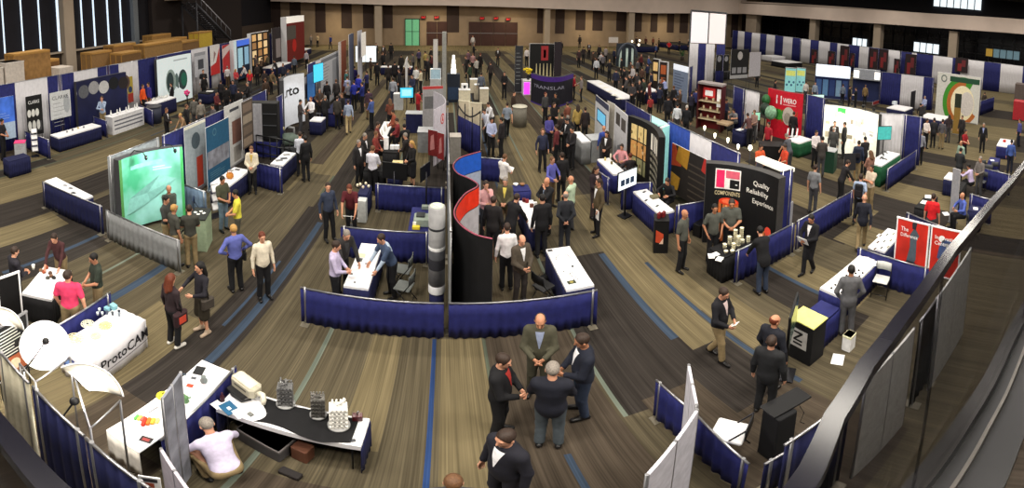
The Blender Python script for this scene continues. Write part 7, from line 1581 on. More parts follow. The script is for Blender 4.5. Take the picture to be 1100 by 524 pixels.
# lit headers of the far booths
for k,(u0,u1,vt,vm,vb,l) in enumerate(((874,911,70,82,105,'booth with a glowing white-blue header and blue pictures'),(915,944,74,85,108,'booth with a grey header and two glowing lamps'))):
 a,b = at(u0,vb,0),at(u1,vb+3,0); m_ = (a+b)/2; zt_ = zat((u0+u1)/2,vt,m_.x,m_.y); zm = zat((u0+u1)/2,vm,m_.x,m_.y)
 t = board(a,b,0,zm,l,name='lit_booth',cat='booth',th=.2,base=C((30,40,84)),draw=(lambda F: [F.rect(F.W*(.05+.19*q),F.H*.15,F.W*(.2+.19*q),F.H*.85,C([(60,90,140),(90,130,170),(40,60,110),(120,150,176),(50,70,120)][q],.5,emit=.15)) for q in range(5)]) if k == 0 else None)
 W = (b-a).length; MB().box((0,-.35,(zm+zt_)/2),(W-.1,.9,zt_-zm),ch=.05).build('header',C((214,224,240),.5,emit=.9) if k == 0 else C((150,154,164)),t)
 if k: [MB().box((sx*W*.38,-.82,(zm+zt_)/2),(W*.2,.04,(zt_-zm)*.7),ch=.01).build('lamp_panel',GLOW,t) for sx in (-1,1)]
for k,(u0,u1,m) in enumerate(((842,854,0),(854,864,1))):
 a,b = at(u0,102,0),at(u1,103,0); m_ = (a+b)/2; board(a,b,.3,zat((u0+u1)/2,73,m_.x,m_.y),['teal and yellow lit window display, nearer half','teal and yellow lit window display, farther half'][k],name='lit_showcase',cat='showcase',th=.5,base=C((130,190,190),.4,emit=.5),frame=BROWNM,draw=lambda F: (F.rect(F.W*.08,F.H*.68,F.W*.92,F.H*.9,C((200,206,110),.5,emit=.4)),[F.disc(F.W*(.2+.2*q),F.H*(.3+.12*(q % 2)),F.W*.09,C((60,110,150))) for q in range(4)]))
# long far drape line along the right wall, blue and white in turn
def farline():
 brk = [787,793,800,808,817,824,833,842,852,861,871,880,892,900,912,924,934,955,968,980,985,1003,1024,1033,1058,1076,1100,1118]
 X = 60.; ys = [atX(u,33+(u-793)*.121,X).y for u in brk]
 runs = [(0,9,'far blue and white drapes at the corner columns'),(9,18,'far blue and white drapes hung with red and black posters'),(18,27,'far blue and white drapes at the right end beyond the ring wall')]
 for i0,i1,l in runs:
  a,b = ys[i0],ys[i1]; drape([(X,a),(X,b-.0+.12)],3.75,l,[((ys[k]-a)/(b-a),(ys[k+1]-a)/(b-a),BLUE if k % 2 == 0 else WHITED) for k in range(i0,i1)])
farline()
for k,(u0,u1,vt,vb) in enumerate(((871,878,53,68),(889,897,55,70),(902,912,49,74),(913,918,57,72),(933,943,52,75),(944,954,53,75),(960,966,63,80),(972,984,58,82),(1026,1040,62,78))):
 fb('X',59.6,u0,u1,vt,vb,['small black and red poster nearest the corner columns','dark poster with red figures, second from the corner','large dark poster with red figures under the first lit panes','small black poster beside the large dark one','tall dark red poster, left of a pair','tall dark red poster, right of a pair','narrow black and red poster right of the pair','blue-black poster with red figures above the ring wall booth','dark poster on the drape behind the green ring'][k],base=C((40,26,30)),draw=lambda F: (F.rect(F.W*.2,F.H*.1,F.W*.5,F.H*.6,C((130,36,40))),F.rect(F.W*.5,F.H*.4,F.W*.8,F.H*.85,C((110,40,46)))))
for c4,l in (([(838,66),(842,63),(853,66),(849,69)],'far dark table with a white box before the blue drapes'),([(826,60),(830,58),(836,60),(832,62)],'far white table at the corner columns')):
 tpx(c4,l,skirt=BLACKC if 'dark' in l else WHITED,top=VINYL)
p = at(1096,118,.8); bx('red_case',p.x,p.y,0,1.6,1.4,1.6,'red upright case cut by the frame edge',C((180,40,50)),cat='case'); p = at(1096,106,.8); bx('grey_case',p.x,p.y,0,2.2,1.4,2.4,'grey-brown upright case behind the red one',C((96,84,80)),cat='case')
# ---------------------------------------------------------------- the people
P = person
BK = (18,18,22); NV = (24,28,44); GY = (92,92,90); DG = (52,54,54); KH = (134,116,84); WS = (222,220,222); LB = (142,160,196); JN = (44,54,74); BR = (84,66,46); BU = (84,26,34); CH = (62,62,66)
# foreground knot of four, and the two below them
P(584,345,'balding man in grey-green jacket facing out of the knot of four, hands together','front',0,'jacket',(70,68,54),(60,58,46),'br','fringe','t',(130,140,166),s=1.06)
P(553,379,'man in black with a red collar, left side of the knot of four','front',75,'jacket',(16,16,20),BK,'br',inner=(150,40,34),s=1.06)
P(620,368,'dark-haired man in navy jacket with badge ribbon, right side of the knot of four','front',285,'jacket',(22,26,40),JN,'br',skin='m',s=1.06,belly=1.05)
P(592,389,'grey-haired man in navy jacket and jeans, back turned, nearest of the knot of four','front',178,'jacket',(20,22,34),(70,78,84),'gr',belly=1.12,s=1.05)
P(545,463,'man in dark suit, white shirt and pale tie at the bottom edge','stand',315,'jacket',(24,24,34),(24,24,34),'br',inner=(232,232,236),s=1.06,belly=1.08)
P(487,514,'brown-haired person, only the head showing at the bottom edge','stand',180,'shirt',(60,60,64),BK,'lb')
# right foreground
P(774,322,'man in black blazer and khaki trousers walking with a white paper','walkp',60,'jacket',(18,18,24),KH,'br',inner=(200,180,180))
P(838,332,'orange-haired balding man in dark suit facing the black counter','stand2',150,'jacket',(24,26,36),NV,'rd','fringe','t')
P(829,362,'brown-haired man in black suit seen from behind near the black counter','stand',165,'jacket',(26,27,30),(24,25,28),'br')
P(913,288,'man in mid-grey suit, back turned, at the table of black parts','pocket',190,'jacket',(92,92,96),(78,78,82),'bk',skin='m')
P(872,237,'slim dark-haired woman in black walking with open white papers','walkp',330,'jacket',(20,19,24),(20,19,24),'bk',skin='m',inner=WS)
P(929,209,'bald man in dark blazer and khaki trousers walking away','walk',180,'jacket',(30,32,44),KH,None,None)
P(876,177,'man in grey short-sleeved shirt standing with feet apart, looking back','stand',160,'polo',(122,124,128),CH,'br')
P(735,225,'bald man in dark grey polo standing alone by the black pedestal','stand',60,'polo',(76,78,72),BK,None,None,'m')
P(768,219,'man in dark grey polo, left of the pair behind the cups','pocket',20,'polo',(78,80,74),BK,'bk',skin='m')
P(793,222,'heavy man in dark grey polo with badge behind the cups','front',5,'polo',(74,76,70),BK,'br',skin='m',belly=1.15)
P(816,243,'person in black with jeans bending over the cup table, back turned','lean',215,'jacket',(16,16,20),JN,'bk',inner=BK)
P(714,194,'man in black seated behind the olive tray','sitl',330,'shirt',BK,BK,'br',skin='t')
P(640,183,'long-haired woman in black jacket holding her bag, listening','front',40,'jacket',(36,24,30),(60,50,50),'br','longhair',inner=(190,170,170))
P(648,188,'man in brown jacket and black trousers holding white papers, seen from the side','stand2',300,'jacket',(82,70,50),BK,'br',skin='t')
P(614,189,'bald man in pale green shirt with arms folded in the suit crowd','cross',240,'shirt',(176,196,170),CH,None,None,'t')
P(608,206,'bald man in dark suit, back turned, hands behind him','behind',190,'jacket',(34,36,42),(30,32,38),'gr','fringe')
P(583,207,'dark-haired man in long black suit, back turned, by the white table','stand',200,'jacket',BK,BK,'bk',s=1.03)
P(588,192,'bald man touching his chin, black jacket over a pale shirt','chin',320,'jacket',(22,22,26),BK,None,None,'t',(170,190,220))
P(556,208,'man in black suit leaning over the suits table','lean',140,'jacket',(20,20,24),BK,'br',inner=BK)
P(530,211,'dark-suited man seen from behind by the black curved wall','stand',165,'jacket',(30,28,30),BK,'br',belly=1.06)
P(522,194,'man in pink and white shirt, hand at his face, by the blue fence','chin',20,'shirt',(212,160,160),CH,'br')
P(543,190,'grey-haired man in olive jacket and yellow tie behind the suits table','front',350,'jacket',(76,72,52),BR,'gr',inner=(206,190,90))
P(545,240,'man in white shirt and black trousers seen from behind, near the grey jacket','stand',190,'shirt',WS,BK,'br')
P(560,257,'balding man in brown-grey jacket with a badge, checking his phone','front',30,'jacket',(74,66,56),(50,44,42),'br','fringe',inner=WS)
P(593,167,'man in violet-blue shirt holding a cup in the aisle','talk',50,'shirt',(84,86,160),BR,'lb')
P(604,164,'tall man in black next to the violet-blue shirt','stand',200,'jacket',(24,23,26),BK,'br',inner=BK)
P(544,164,'person in white top carrying a white paper at the blue fence','paper',140,'polo',(226,222,220),KH,'lb')
# left centre
P(352,196,'tall man in slate-blue pullover and black trousers standing in the aisle','stand2',30,'shirt',(48,56,76),BK,'br')
P(375,199,'red-haired person in burgundy top leaning forward with white papers','lean',350,'polo',BU,BK,'rd',skin='t')
P(373,248,'grey-haired man in black jacket with badge behind the white table','lean',30,'jacket',(40,38,38),BK,'gr',inner=(60,60,62))
P(364,259,'man in lavender shirt and black trousers at the end of the white table','front',80,'shirt',(186,176,206),BK,'br')
P(410,252,'man in blue vest over pale shirt at the other side of the white table','lean',290,'vest',(58,72,98),BK,'br',inner=(170,186,206))
P(443,151,'blonde woman in black top by the golden leaves','front',300,'blouse',(22,20,22),BK,'bl','longhair',low='skirt')
P(400,155,'broad man in white shirt seen from behind at the packet basket','front',160,'shirt',(212,210,222),BK,'lb',belly=1.1)
P(386,151,'man in dark suit left of the broad white shirt','stand',40,'jacket',(36,34,36),BK,'gr')
P(391,143,'grey-blonde person in black behind the dark suit, near the bottles','front',60,'jacket',(26,24,26),BK,'gr')
P(403,141,'woman in red and black at the near end of the bottle table','front',70,'shirt',(120,46,40),BK,'lb',skin='t')
P(405,131,'brown-haired visitor in dark red, second along the bottle table','front',80,'shirt',(96,40,36),BK,'br')
P(421,118,'visitor in rust top at the far side of the bottle table','front',280,'shirt',(140,70,50),BK,'br',skin='m')
P(419,106,'brown-haired woman at the far end of the bottle table','front',200,'shirt',(110,60,46),BK,'lb','longhair')
P(427,127,'woman in dark red seated in the row behind the bottles','front',270,'shirt',(120,40,44),BK,'br')
P(434,133,'person in black turning away beside the white box stack','lean',200,'jacket',BK,BK,'bk',inner=BK)
P(425,143,'man in black with pale hair between the bottles and the box stack','front',250,'jacket',(30,26,26),BK,'gr')
P(374,107,'man in pale blue shirt and khaki trousers walking away up the aisle','walk',180,'shirt',(150,162,186),(176,156,116),'br')
P(396,95,'slim person in plum top standing in the aisle','stand',200,'shirt',(66,46,62),BR,'br')
P(422,84,'man in grey shirt and dark jeans walking up the aisle','walk',180,'shirt',(142,146,156),JN,'br',s=1.08)
P(349,103,'man in black suit with clasped hands, back turned, by the navy counter','front',150,'jacket',(26,26,28),BK,'gr',skin='t')
P(355,99,'man in dark grey jacket behind the black suit, mid aisle edge','stand',150,'jacket',(60,56,52),BK,'br',inner=CH)
P(334,104,'man in white shirt gesturing beside the white lettered display','talk',320,'shirt',WS,BK,'rd')
P(322,107,'man in dark grey shirt listening at the white lettered display','front',70,'shirt',(58,52,52),CH,'bk')
P(322,142,'man in pale grey shirt seen from behind at the black bars','front',165,'shirt',(196,200,212),BK,'br')
P(328,146,'dark figure close behind the pale grey shirt','stand',200,'jacket',BK,BK,'bk',inner=BK)
P(269,155,'woman in cream jacket with a yellow scarf, hands clasped','front',350,'jacket',(206,196,176),BK,'lb',inner=(190,160,80))
P(351,87,'dark-suited visitor, left of three heads behind the black suit','stand',180,'jacket',(28,27,30),BK,'br',skin='t')
P(361,85,'visitor with tan hair, middle of three heads behind the black suit','stand',200,'jacket',(50,46,46),BK,'lb')
P(368,91,'man in grey striped shirt at the long navy counter','front',220,'shirt',(116,114,120),BK,'gr')
P(373,82,'man in pale blue shirt, right end of the long navy counter','front',200,'shirt',(160,166,204),BK,'br')
for i,(u,v,l,c,h) in enumerate(((379,86,'bright blue shirt nearest among the crowd at the blue counter',(40,50,150),'br'),(385,80,'royal blue shirt second in the crowd at the blue counter',(46,54,170),'lb'),(389,88,'dark blue shirt at the aisle edge of the blue counter',(30,40,110),'bk'),(383,72,'visitor in violet at the back of the blue counter',(70,60,130),'br'),(377,75,'man in teal shirt bending at the blue counter',(60,110,110),'gr'),(394,76,'navy-clad visitor behind the blue counter by the aisle',(34,36,80),'br'))): P(u,v,l,['front','stand','talk'][i % 3],[200,150,250,180,120,230][i],'shirt',c,BK,h,s=1.05)
P(417,69,'large dark-coated man, left of the pair blocking the far aisle','stand',180,'jacket',(34,28,28),BK,'br',s=1.1)
P(424,66,'dark-coated man, right of the pair blocking the far aisle','stand',170,'jacket',(30,26,28),BK,'bk',s=1.1)
P(431,58,'dark-clothed visitor left of the white shirts near the tower','stand',190,'jacket',(40,36,36),BK,'br',s=1.1)
P(438,62,'man in white shirt bending toward the dark tables by the tower','lean',80,'shirt',(224,220,214),KH,'gr',s=1.1)
P(447,71,'man in white shirt behind the white-edged light panel','stand',160,'shirt',(214,214,214),CH,'lb',s=1.1)
P(452,74,'visitor in cream shirt right of the white-edged light panel','front',250,'shirt',(196,186,160),BK,'br',s=1.05)
P(449,96,'person in red beside the red chair','front',120,'polo',(170,30,40),(120,30,36),'br')
for i,(u,v,l,c) in enumerate(((450,53,'violet-shirted visitor in the crowd left of the tower',(70,60,90)),(457,55,'visitor in yellowish top in the crowd left of the tower',(170,150,90)),(463,51,'dark visitor at the end of the crowd left of the tower',(40,34,34)),(444,57,'grey visitor at the near end of the crowd left of the tower',(90,84,84)),(467,58,'dark red visitor beside the narrow white tower',(90,40,40)))): P(u,v,l,'front',200+20*i,'shirt',c,BK,['br','bk','lb'][i % 3],s=1.1)
for i,(u,v,l,c) in enumerate(((398,48,'dark visitor at the near end of the far navy table',BK),(404,46,'dark-jacketed visitor in the middle behind the far navy table',(40,34,36)),(412,48,'visitor in dark brown at the right of the far navy table',(56,44,40)),(420,46,'tall dark visitor standing past the far navy table',(34,30,32)),(391,44,'visitor in rust by the white lit screen',(110,60,44)))): P(u,v,l,'stand',[0,20,340,180,200][i],'jacket',c,BK,['br','bk'][i % 2],s=1.12)
P(355,38,'man in blue shirt walking alone on the far carpet','walk',330,'shirt',(50,60,120),NV,'br',s=1.12)
P(334,37,'tall grey-clad man at the far left corner of the crowd','stand',200,'shirt',(120,110,104),CH,'gr',s=1.12)
P(341,37,'visitor in pale top beside the tall grey-clad man','stand',180,'shirt',(170,150,120),BK,'lb',s=1.1)
# middle aisle
P(535,51,'man in dark jacket standing with hands in pockets far up the middle aisle','pocket',0,'jacket',(48,40,38),(40,36,36),'br',s=1.12)
P(527,66,'woman in dark top walking up the middle aisle','walk',200,'shirt',(50,42,42),BK,'br',s=1.1)
P(542,77,'man in black with a white badge, arms folded, in the middle aisle','front',0,'shirt',(20,18,20),BK,'br',s=1.08)
P(517,77,'man in grey-blue shirt seen from behind near the cream pedestals','stand',180,'shirt',(84,90,104),CH,'br',s=1.08)
P(557,68,'man in pale blue shirt beside the magenta pedestal','stand',160,'shirt',(150,156,196),KH,'gr',s=1.08)
P(566,51,'man in white shirt and black trousers by the purple booth wall','stand',200,'shirt',(214,206,206),BK,'br',s=1.12)
P(508,38,'man in white shirt far off before the wide brown doors','stand',0,'shirt',(206,200,196),(120,110,100),'br',s=1.15)
P(516,57,'man in black suit walking past the cream counters','stand',150,'jacket',(28,22,24),BK,'rd',s=1.12)
for i,(u,v,l,c) in enumerate(((503,54,'visitor in mauve top at the head of the far middle crowd',(110,80,90)),(508,57,'visitor in pale pink near the glowing white boxes',(170,130,130)),(512,62,'woman in white and black by the cream counters',(180,176,170)),(505,68,'green-black dressed visitor near the glowing white boxes',(50,70,50)),(501,60,'dark visitor right beside the glowing white boxes',(44,38,40)))): P(u,v,l,'front',160+30*i,'shirt',c,BK,['br','lb','bk'][i % 3],s=1.1)
P(524,110,'man in white shirt bending among the cream partitions','lean',300,'shirt',(220,220,224),BK,'br')
P(508,113,'man in white shirt seated by the cream partition','sit',20,'shirt',(210,212,220),CH,'lb',skin='t')
P(520,117,'second white shirt bending beside the black arch','lean',320,'shirt',(206,210,226),BK,'br')
P(528,126,'dark-haired man in pale blue shirt and black trousers right of the arch','front',20,'shirt',(168,176,208),BK,'bk',skin='m')
P(539,126,'visitor in black facing the pale blue shirt','stand',250,'jacket',(34,30,34),BK,'bk',inner=BK)
P(545,110,'man in grey-blue short sleeves walking up the aisle past the round pedestal','walk',190,'polo',(126,136,150),BK,'br')
P(552,98,'person in dark brown standing at the round grey pedestal','stand',60,'shirt',(54,40,32),BR,'br')
P(586,99,'man in dark grey shirt with badge before the purple counter','stand',40,'shirt',(66,66,68),BK,'rd')
P(597,100,'visitor in black close behind the dark grey shirt','stand',330,'shirt',BK,BK,'bk',skin='m')
P(595,110,'woman in black holding a phone before the purple counter','front',40,'shirt',(22,18,20),BK,'br','longhair')
P(590,123,'woman in violet top standing in the group below the purple booth','front',30,'shirt',(74,70,140),BK,'bk','longhair',skin='m')
P(610,110,'visitor in rust-brown top by the grey counter','front',220,'shirt',(120,70,56),BK,'br',skin='t')
P(604,122,'man in dark brown coat in the middle of that group','stand',200,'jacket',(48,36,34),BK,'br')
P(608,128,'man in black suit with white papers in the group by the grey counter','paper',300,'jacket',(22,22,26),BK,'bk')
P(621,112,'woman in mustard-yellow coat seen from behind','stand',190,'jacket',(176,150,84),BK,'br','longhair',inner=(176,150,84))
P(629,115,'man in dark brown jacket beside the mustard coat','stand',200,'jacket',(44,34,34),BK,'br')
P(617,81,'person in red top right of the purple counter','front',90,'shirt',(160,30,46),BK,'rd')
P(625,82,'man in grey shirt facing the person in red','point',270,'shirt',(132,124,124),BK,'lb')
# right middle
P(649,135,'bald man in blue shirt behind the grey kiosk','stand',200,'shirt',(50,70,150),CH,None,None,'t')
P(652,142,'dark-haired woman in black with a lanyard by the white table','front',340,'jacket',(34,28,28),BK,'br','longhair')
P(664,158,'man in pink shirt seated behind the white table','sit',340,'shirt',(214,150,156),CH,'br')
P(673,165,'dark-clothed man seated behind the wide monitor','sit',200,'shirt',(34,28,32),BK,'rd')
for i,(u,v,l,c,f) in enumerate(((641,62,'man in white shirt and dark trousers standing in the far right crowd',(206,208,216),190),(633,46,'fair-haired visitor in the far right crowd',(60,50,50),0),(627,50,'dark visitor, left edge of the far right crowd',(44,36,40),160),(644,48,'dark visitor behind the white shirt, far right crowd',(50,46,48),180),(648,58,'visitor in grey beside the white shirt, far right crowd',(110,106,112),200),(655,64,'dark-suited visitor facing the arched booth',(36,34,40),210),(622,53,'reddish-dark visitor at the crowd edge by the carpet border',(60,40,44),30),(651,50,'pale-topped visitor left of the arched booth',(150,140,140),170))): P(u,v,l,['stand','front','talk'][i % 3],f,'shirt' if i % 2 == 0 else 'jacket',c,BK,['br','bl','bk','lb'][i % 4],s=1.1)
P(623,35,'man in dark suit alone before the far wall','stand',200,'jacket',(34,26,28),BK,'bk',s=1.15)
for i,(u,v,l,c) in enumerate(((684,36,'dark visitor under the far wall beside the glowing lamps',(50,40,40)),(694,38,'dark red visitor by the far wall, left of three',(80,40,36)),(702,35,'rust-topped visitor by the far wall, middle of three',(120,66,50)),(708,41,'olive visitor by the far wall, right of three',(84,70,50)),(705,47,'man in blue shirt before the far dark counter',(70,96,150)),(725,38,'white-capped visitor in black by the far table',(30,26,30)),(730,42,'second dark visitor by the far table with plants',(50,44,46)))): P(u,v,l,'stand',160+25*i,'shirt',c,BK,'wh' if i == 5 else 'br',s=1.12)
P(719,44,'person in bright red top in the far crowd','hips',0,'polo',(210,30,40),BK,'lb',s=1.15)
for i,(u,v,l,c) in enumerate(((685,64,'dark-haired visitor in grey left of the arched columns',(90,88,92)),(690,72,'visitor in brown in the dense middle crowd',(84,60,50)),(684,78,'dark seated visitor in the dense middle crowd',(44,40,42)),(696,68,'visitor in navy at the back of the dense middle crowd',(40,44,70)),(700,77,'dark blue visitor near the amber showcase',(36,40,60)),(676,80,'visitor in black near the long running counter',(34,30,32)),(668,84,'grey-haired visitor leaning over the long running counter',(70,66,66)),(692,84,'visitor in dark green near the white-topped navy counter',(50,60,50)),(706,84,'visitor in dark shirt right of the navy counter',(40,38,44)),(680,88,'pale-faced visitor in charcoal by the blue crowd drape',(60,58,62)))): P(u,v,l,['front','stand','lean'][i % 3],150+22*i,'shirt',c,BK,['br','bk','gr'][i % 3],s=1.04)
P(713,84,'man in pale blue shirt working on a white sheet at the navy counter','lean',230,'shirt',(150,160,206),BK,'br')
P(699,103,'small child in a red patterned top at the navy counter','stand',200,'polo',(150,50,50),BK,'br',s=.82)
P(718,103,'man in dark suit in front of the blue-shirted man at the navy counter','stand',190,'jacket',(30,30,36),BK,'br',inner=BK)
P(728,111,'man in white shirt seen from behind near the teal glass counter','stand',180,'shirt',(212,216,222),CH,'bk')
P(738,113,'grey-haired man in black suit right of the white shirt','stand',170,'jacket',(24,26,32),BK,'wh')
P(748,95,'tall man in blue shirt before the dark red shelves','front',190,'shirt',(52,56,110),BK,'br',s=1.06)
P(743,99,'man in dark shirt left of the tall blue shirt','front',160,'shirt',(44,42,60),BK,'br')
P(785,115,'man in grey polo sitting at the small bare table','sitl',320,'polo',(130,130,134),CH,'br')
P(767,113,'dark-clothed man sitting opposite the grey polo','sitl',90,'jacket',(40,38,40),BK,'br')
P(770,96,'dark visitor in front of the dark red shelves','stand',180,'shirt',(40,30,30),BK,'bk')
P(803,121,'brown-haired visitor leaning at the navy table by the red wall','lean',220,'shirt',(90,60,60),BK,'br')
P(811,118,'fair visitor at the brown-topped counter','front',330,'shirt',(150,120,110),CH,'lb')
P(817,155,'person in orange shirt, left of two behind the tube display','front',40,'polo',(214,90,50),KH,'br',skin='t')
P(844,155,'man in orange-red shirt, right of two behind the tube display','front',300,'polo',(206,70,44),KH,'br',skin='t')
P(843,142,'man in grey shirt at the black counter by the red wall','lean',230,'polo',(82,84,92),CH,'gr')
P(826,131,'person in red behind the black counter by the leaf band','stand',320,'polo',(160,30,44),BK,'bk')
P(877,140,'man in white shirt and black trousers by the green-skirted table','front',30,'shirt',(222,214,216),BK,'br')
P(884,147,'person in dark grey jacket at the dark green pedestal','front',190,'jacket',(66,62,60),CH,'bk',inner=CH)
P(896,136,'bald man in grey suit facing the bright white wall','stand',170,'jacket',(74,74,74),CH,'wh','fringe')
P(897,130,'man in dark jacket behind the bald grey suit','stand',10,'jacket',(50,44,44),BK,'br')
P(908,131,'tall man in black suit before the bright white wall','stand',260,'jacket',(26,24,26),BK,'br',s=1.04)
P(923,151,'man with a dark blue backpack-like jacket, back to the aisle','stand',180,'jacket',(40,50,72),KH,'br',inner=NV)
P(930,147,'man in black jacket right of the dark blue one','front',210,'jacket',(30,28,32),BK,'bk')
P(936,162,'woman with tan hair near the green-ended table','front',220,'shirt',(150,110,96),CH,'lb','longhair')
P(925,187,'man in light blue shirt wearing a black backpack','walk',170,'polo',(156,172,200),BK,'br')
P(937,177,'man in pale short sleeves with folded arms beside the backpack man','cross',330,'polo',(206,190,170),KH,'br',skin='t')
P(912,172,'person in dark clothes crouched by the propped dark board','lean',120,'shirt',(30,28,32),BK,'br')
P(866,87,'man in white shirt, left of two by the lit window display','stand',200,'shirt',(210,204,200),CH,'br')
P(876,88,'man in grey-blue shirt, right of two by the lit window display','stand',20,'shirt',(140,152,170),CH,'br')
P(906,90,'man in grey jacket facing the blue lit booth','stand',190,'shirt',(110,120,136),BK,'br')
P(913,92,'man in black between the two lit booths','stand',100,'jacket',BK,BK,'bk',inner=BK)
P(920,94,'man in black with white sleeves before the grey header booth','talk',250,'vest',(24,24,28),BK,'br',inner=(210,206,206))
P(930,91,'visitor in tan jacket before the grey header booth','stand',170,'jacket',(130,106,70),BK,'lb',inner=(130,106,70))
P(833,86,'dark visitor left of the lit window display','stand',100,'jacket',(34,32,36),BK,'bk')
P(814,74,'dark visitor far off beside the white drape panel','stand',0,'jacket',(36,34,38),BK,'br')
# far right
P(994,103,'man in pale blue shirt before the tall blue drape','front',320,'shirt',(150,160,196),CH,'gr')
P(989,111,'dark-clothed person seated before the pale blue shirt','lean',200,'shirt',(34,32,36),BK,'bk')
P(996,127,'woman in white blouse at the long white table','front',40,'shirt',(226,214,210),BK,'br','longhair',skin='m')
P(1004,127,'man in black suit next to the white blouse','stand',190,'jacket',(40,40,46),BK,'bk',inner=BK)
P(1013,128,'visitor in grey with pale trousers before the ring wall','stand',170,'shirt',(86,84,90),KH,'br')
P(1020,123,'dark-clothed woman near the leaning column banner','stand',200,'shirt',(56,46,50),CH,'br','longhair')
P(1034,124,'dark visitor right of the leaning column banner','stand',330,'jacket',(46,42,44),BK,'bk',inner=BK)
P(1037,139,'woman in a dark dress with a red top','front',60,'polo',(150,30,40),BK,'br','longhair',low='skirt')
P(1057,132,'grey-haired man in black suit and blue shirt facing out','stand',0,'jacket',(24,24,30),BK,'gr',inner=(150,160,206))
P(1033,151,'man in pale green shirt, head turned, behind the black suit','stand',320,'shirt',(140,162,146),CH,'br','fringe','t')
P(1032,159,'dark-suited man with back turned before the green shirt','front',160,'jacket',(38,40,42),BK,'bk',inner=BK)
P(990,141,'man in grey shirt and black trousers at the end of the blue drape','stand',185,'shirt',(136,138,150),BK,'gr')
P(1087,150,'man in blue shirt seen from behind at the white-topped blue table','stand',175,'shirt',(64,88,156),NV,'bk')
P(1096,128,'man in purple-blue shirt cut by the frame edge','stand',300,'shirt',(70,70,130),NV,'br')
P(1058,99,'dark visitor at the end of the green ring wall','stand',180,'shirt',(70,60,54),BK,'br')
P(1040,176,'man in lavender shirt seated at the white table near the aisle','sitl',240,'shirt',(186,172,206),BK,'bk',skin='m')
P(1054,168,'woman in grey top standing by the low fence','front',330,'shirt',(104,98,96),CH,'gr')
P(1003,208,'man in bright red polo seen from behind above the red posters','stand',170,'polo',(206,28,36),CH,'br')
P(1039,207,'bald man in blue shirt with badge seated by the navy fence','sit',300,'shirt',(74,92,170),BK,None,None,'t')
# left side
P(14,268,'man in dark jacket seen from behind at the left edge, cup in hand','front',110,'jacket',(34,32,40),BK,'br',inner=BK)
P(57,252,'man in maroon shirt leaning over the orange samples','lean',330,'shirt',(66,36,38),KH,'br')
P(72,291,'man in bright pink shirt seen from behind at the samples table','stand2',165,'polo',(206,56,96),KH,'br',belly=1.12)
P(102,272,'dark-haired man in dark green polo with clasped hands','front',285,'polo',(44,52,44),KH,'bk',skin='t')
P(191,297,'red-haired woman in black with a patterned bag, seen from behind','stand',130,'blouse',(46,34,38),BK,'rd','longhair',shoes=(200,196,190))
P(215,287,'dark-haired woman in black jacket and skirt talking to the red-haired one','talk',300,'blouse',(30,28,36),(46,40,30),'bk','longhair',low='skirt',shoes=(170,150,130))
P(251,246,'man in blue shirt and black trousers seen from behind, phone pouch at his belt','hips',200,'shirt',(92,100,170),BK,'bl',belly=1.08)
P(281,249,'man in cream shirt and black trousers looking back toward the balcony','stand',20,'shirt',(220,210,190),BK,'rd')
P(181,196,'balding man in dark green shirt closest to the green display','cross',10,'polo',(60,66,58),BR,'br','fringe','t')
P(177,210,'dark-haired man in dark shirt, left of the group at the green display','front',60,'polo',(56,58,56),KH,'bk')
P(186,220,'blonde man in dark grey polo, front of the group at the green display','stand',120,'polo',(66,66,60),KH,'bl',skin='t')
P(203,221,'dark-haired man in dark polo, back turned, beside the pale green counter','front',180,'polo',(58,58,52),KH,'br')
P(238,189,'dark-haired man in grey-green polo and jeans talking by the tray rack','front',40,'polo',(70,72,56),(92,110,124),'bk',skin='t')
P(254,204,'man in bright yellow shirt beside the grey-green polo','front',270,'polo',(216,206,70),(70,70,60),'bk',skin='t')
P(218,446,'man in white-lavender shirt squatting between the two tables','squat',200,'shirt',(204,196,222),KH,'gr',belly=1.12)
P(1,126,'person in black at the frame edge beside the pink-topped counter','front',60,'polo',(26,24,30),BK,'bk',skin='t')
P(109,99,'man in light blue shirt, hand to his face, behind the striped counter','chin',350,'shirt',(156,172,200),KH,'br')
P(155,83,'man in bright orange shirt by the colourful banner','stand2',60,'shirt',(224,84,30),BK,'br',skin='t')
P(162,86,'man in violet-blue shirt right beside the orange one','stand',300,'shirt',(60,50,130),BR,'br',skin='t')
P(184,89,'man in black suit before the lit machine wall','stand',300,'jacket',(18,18,22),BK,'bk')
P(178,116,'brown-haired woman in black leaning at the grey fence','front',60,'jacket',(26,22,24),BK,'lb',skin='t')
P(193,122,'sandy-haired person bending beside the woman in black','lean',300,'shirt',(150,120,90),BR,'bl')
P(208,104,'man in grey jacket seen from behind near the machine wall','stand',170,'jacket',(96,94,90),CH,'br',inner=CH)
P(215,107,'grey-haired visitor right of the grey jacket','stand',200,'shirt',(130,124,116),CH,'gr')
P(221,82,'large man in black at the dark table, back turned','stand',190,'jacket',(20,18,20),BK,'bk',inner=BK)
P(218,73,'waiter-like man in black vest and white shirt','stand',0,'vest',(24,22,26),BK,'br',inner=(210,206,210))
P(229,112,'dark-haired visitor in white and black by the printed banners','front',300,'shirt',(90,86,90),BK,'bk')
P(237,86,'dark visitor left of the standing man in black','stand',160,'shirt',(40,36,40),BK,'br')
P(243,92,'tall man in black in the middle of the far left crowd','stand',190,'jacket',(24,22,24),BK,'bk',inner=BK)
P(256,95,'second man in black right of the tall one','stand',210,'jacket',(28,24,26),BK,'br',inner=BK)
P(244,71,'man in white shirt seen from behind by the two red banners','stand',180,'shirt',(206,202,204),BR,'gr')
P(253,74,'fair-haired woman in red and white','front',30,'shirt',(180,60,66),CH,'bl','longhair')
P(261,70,'man in white shirt bending toward the fair-haired woman','lean',280,'shirt',(212,206,206),BK,'br')
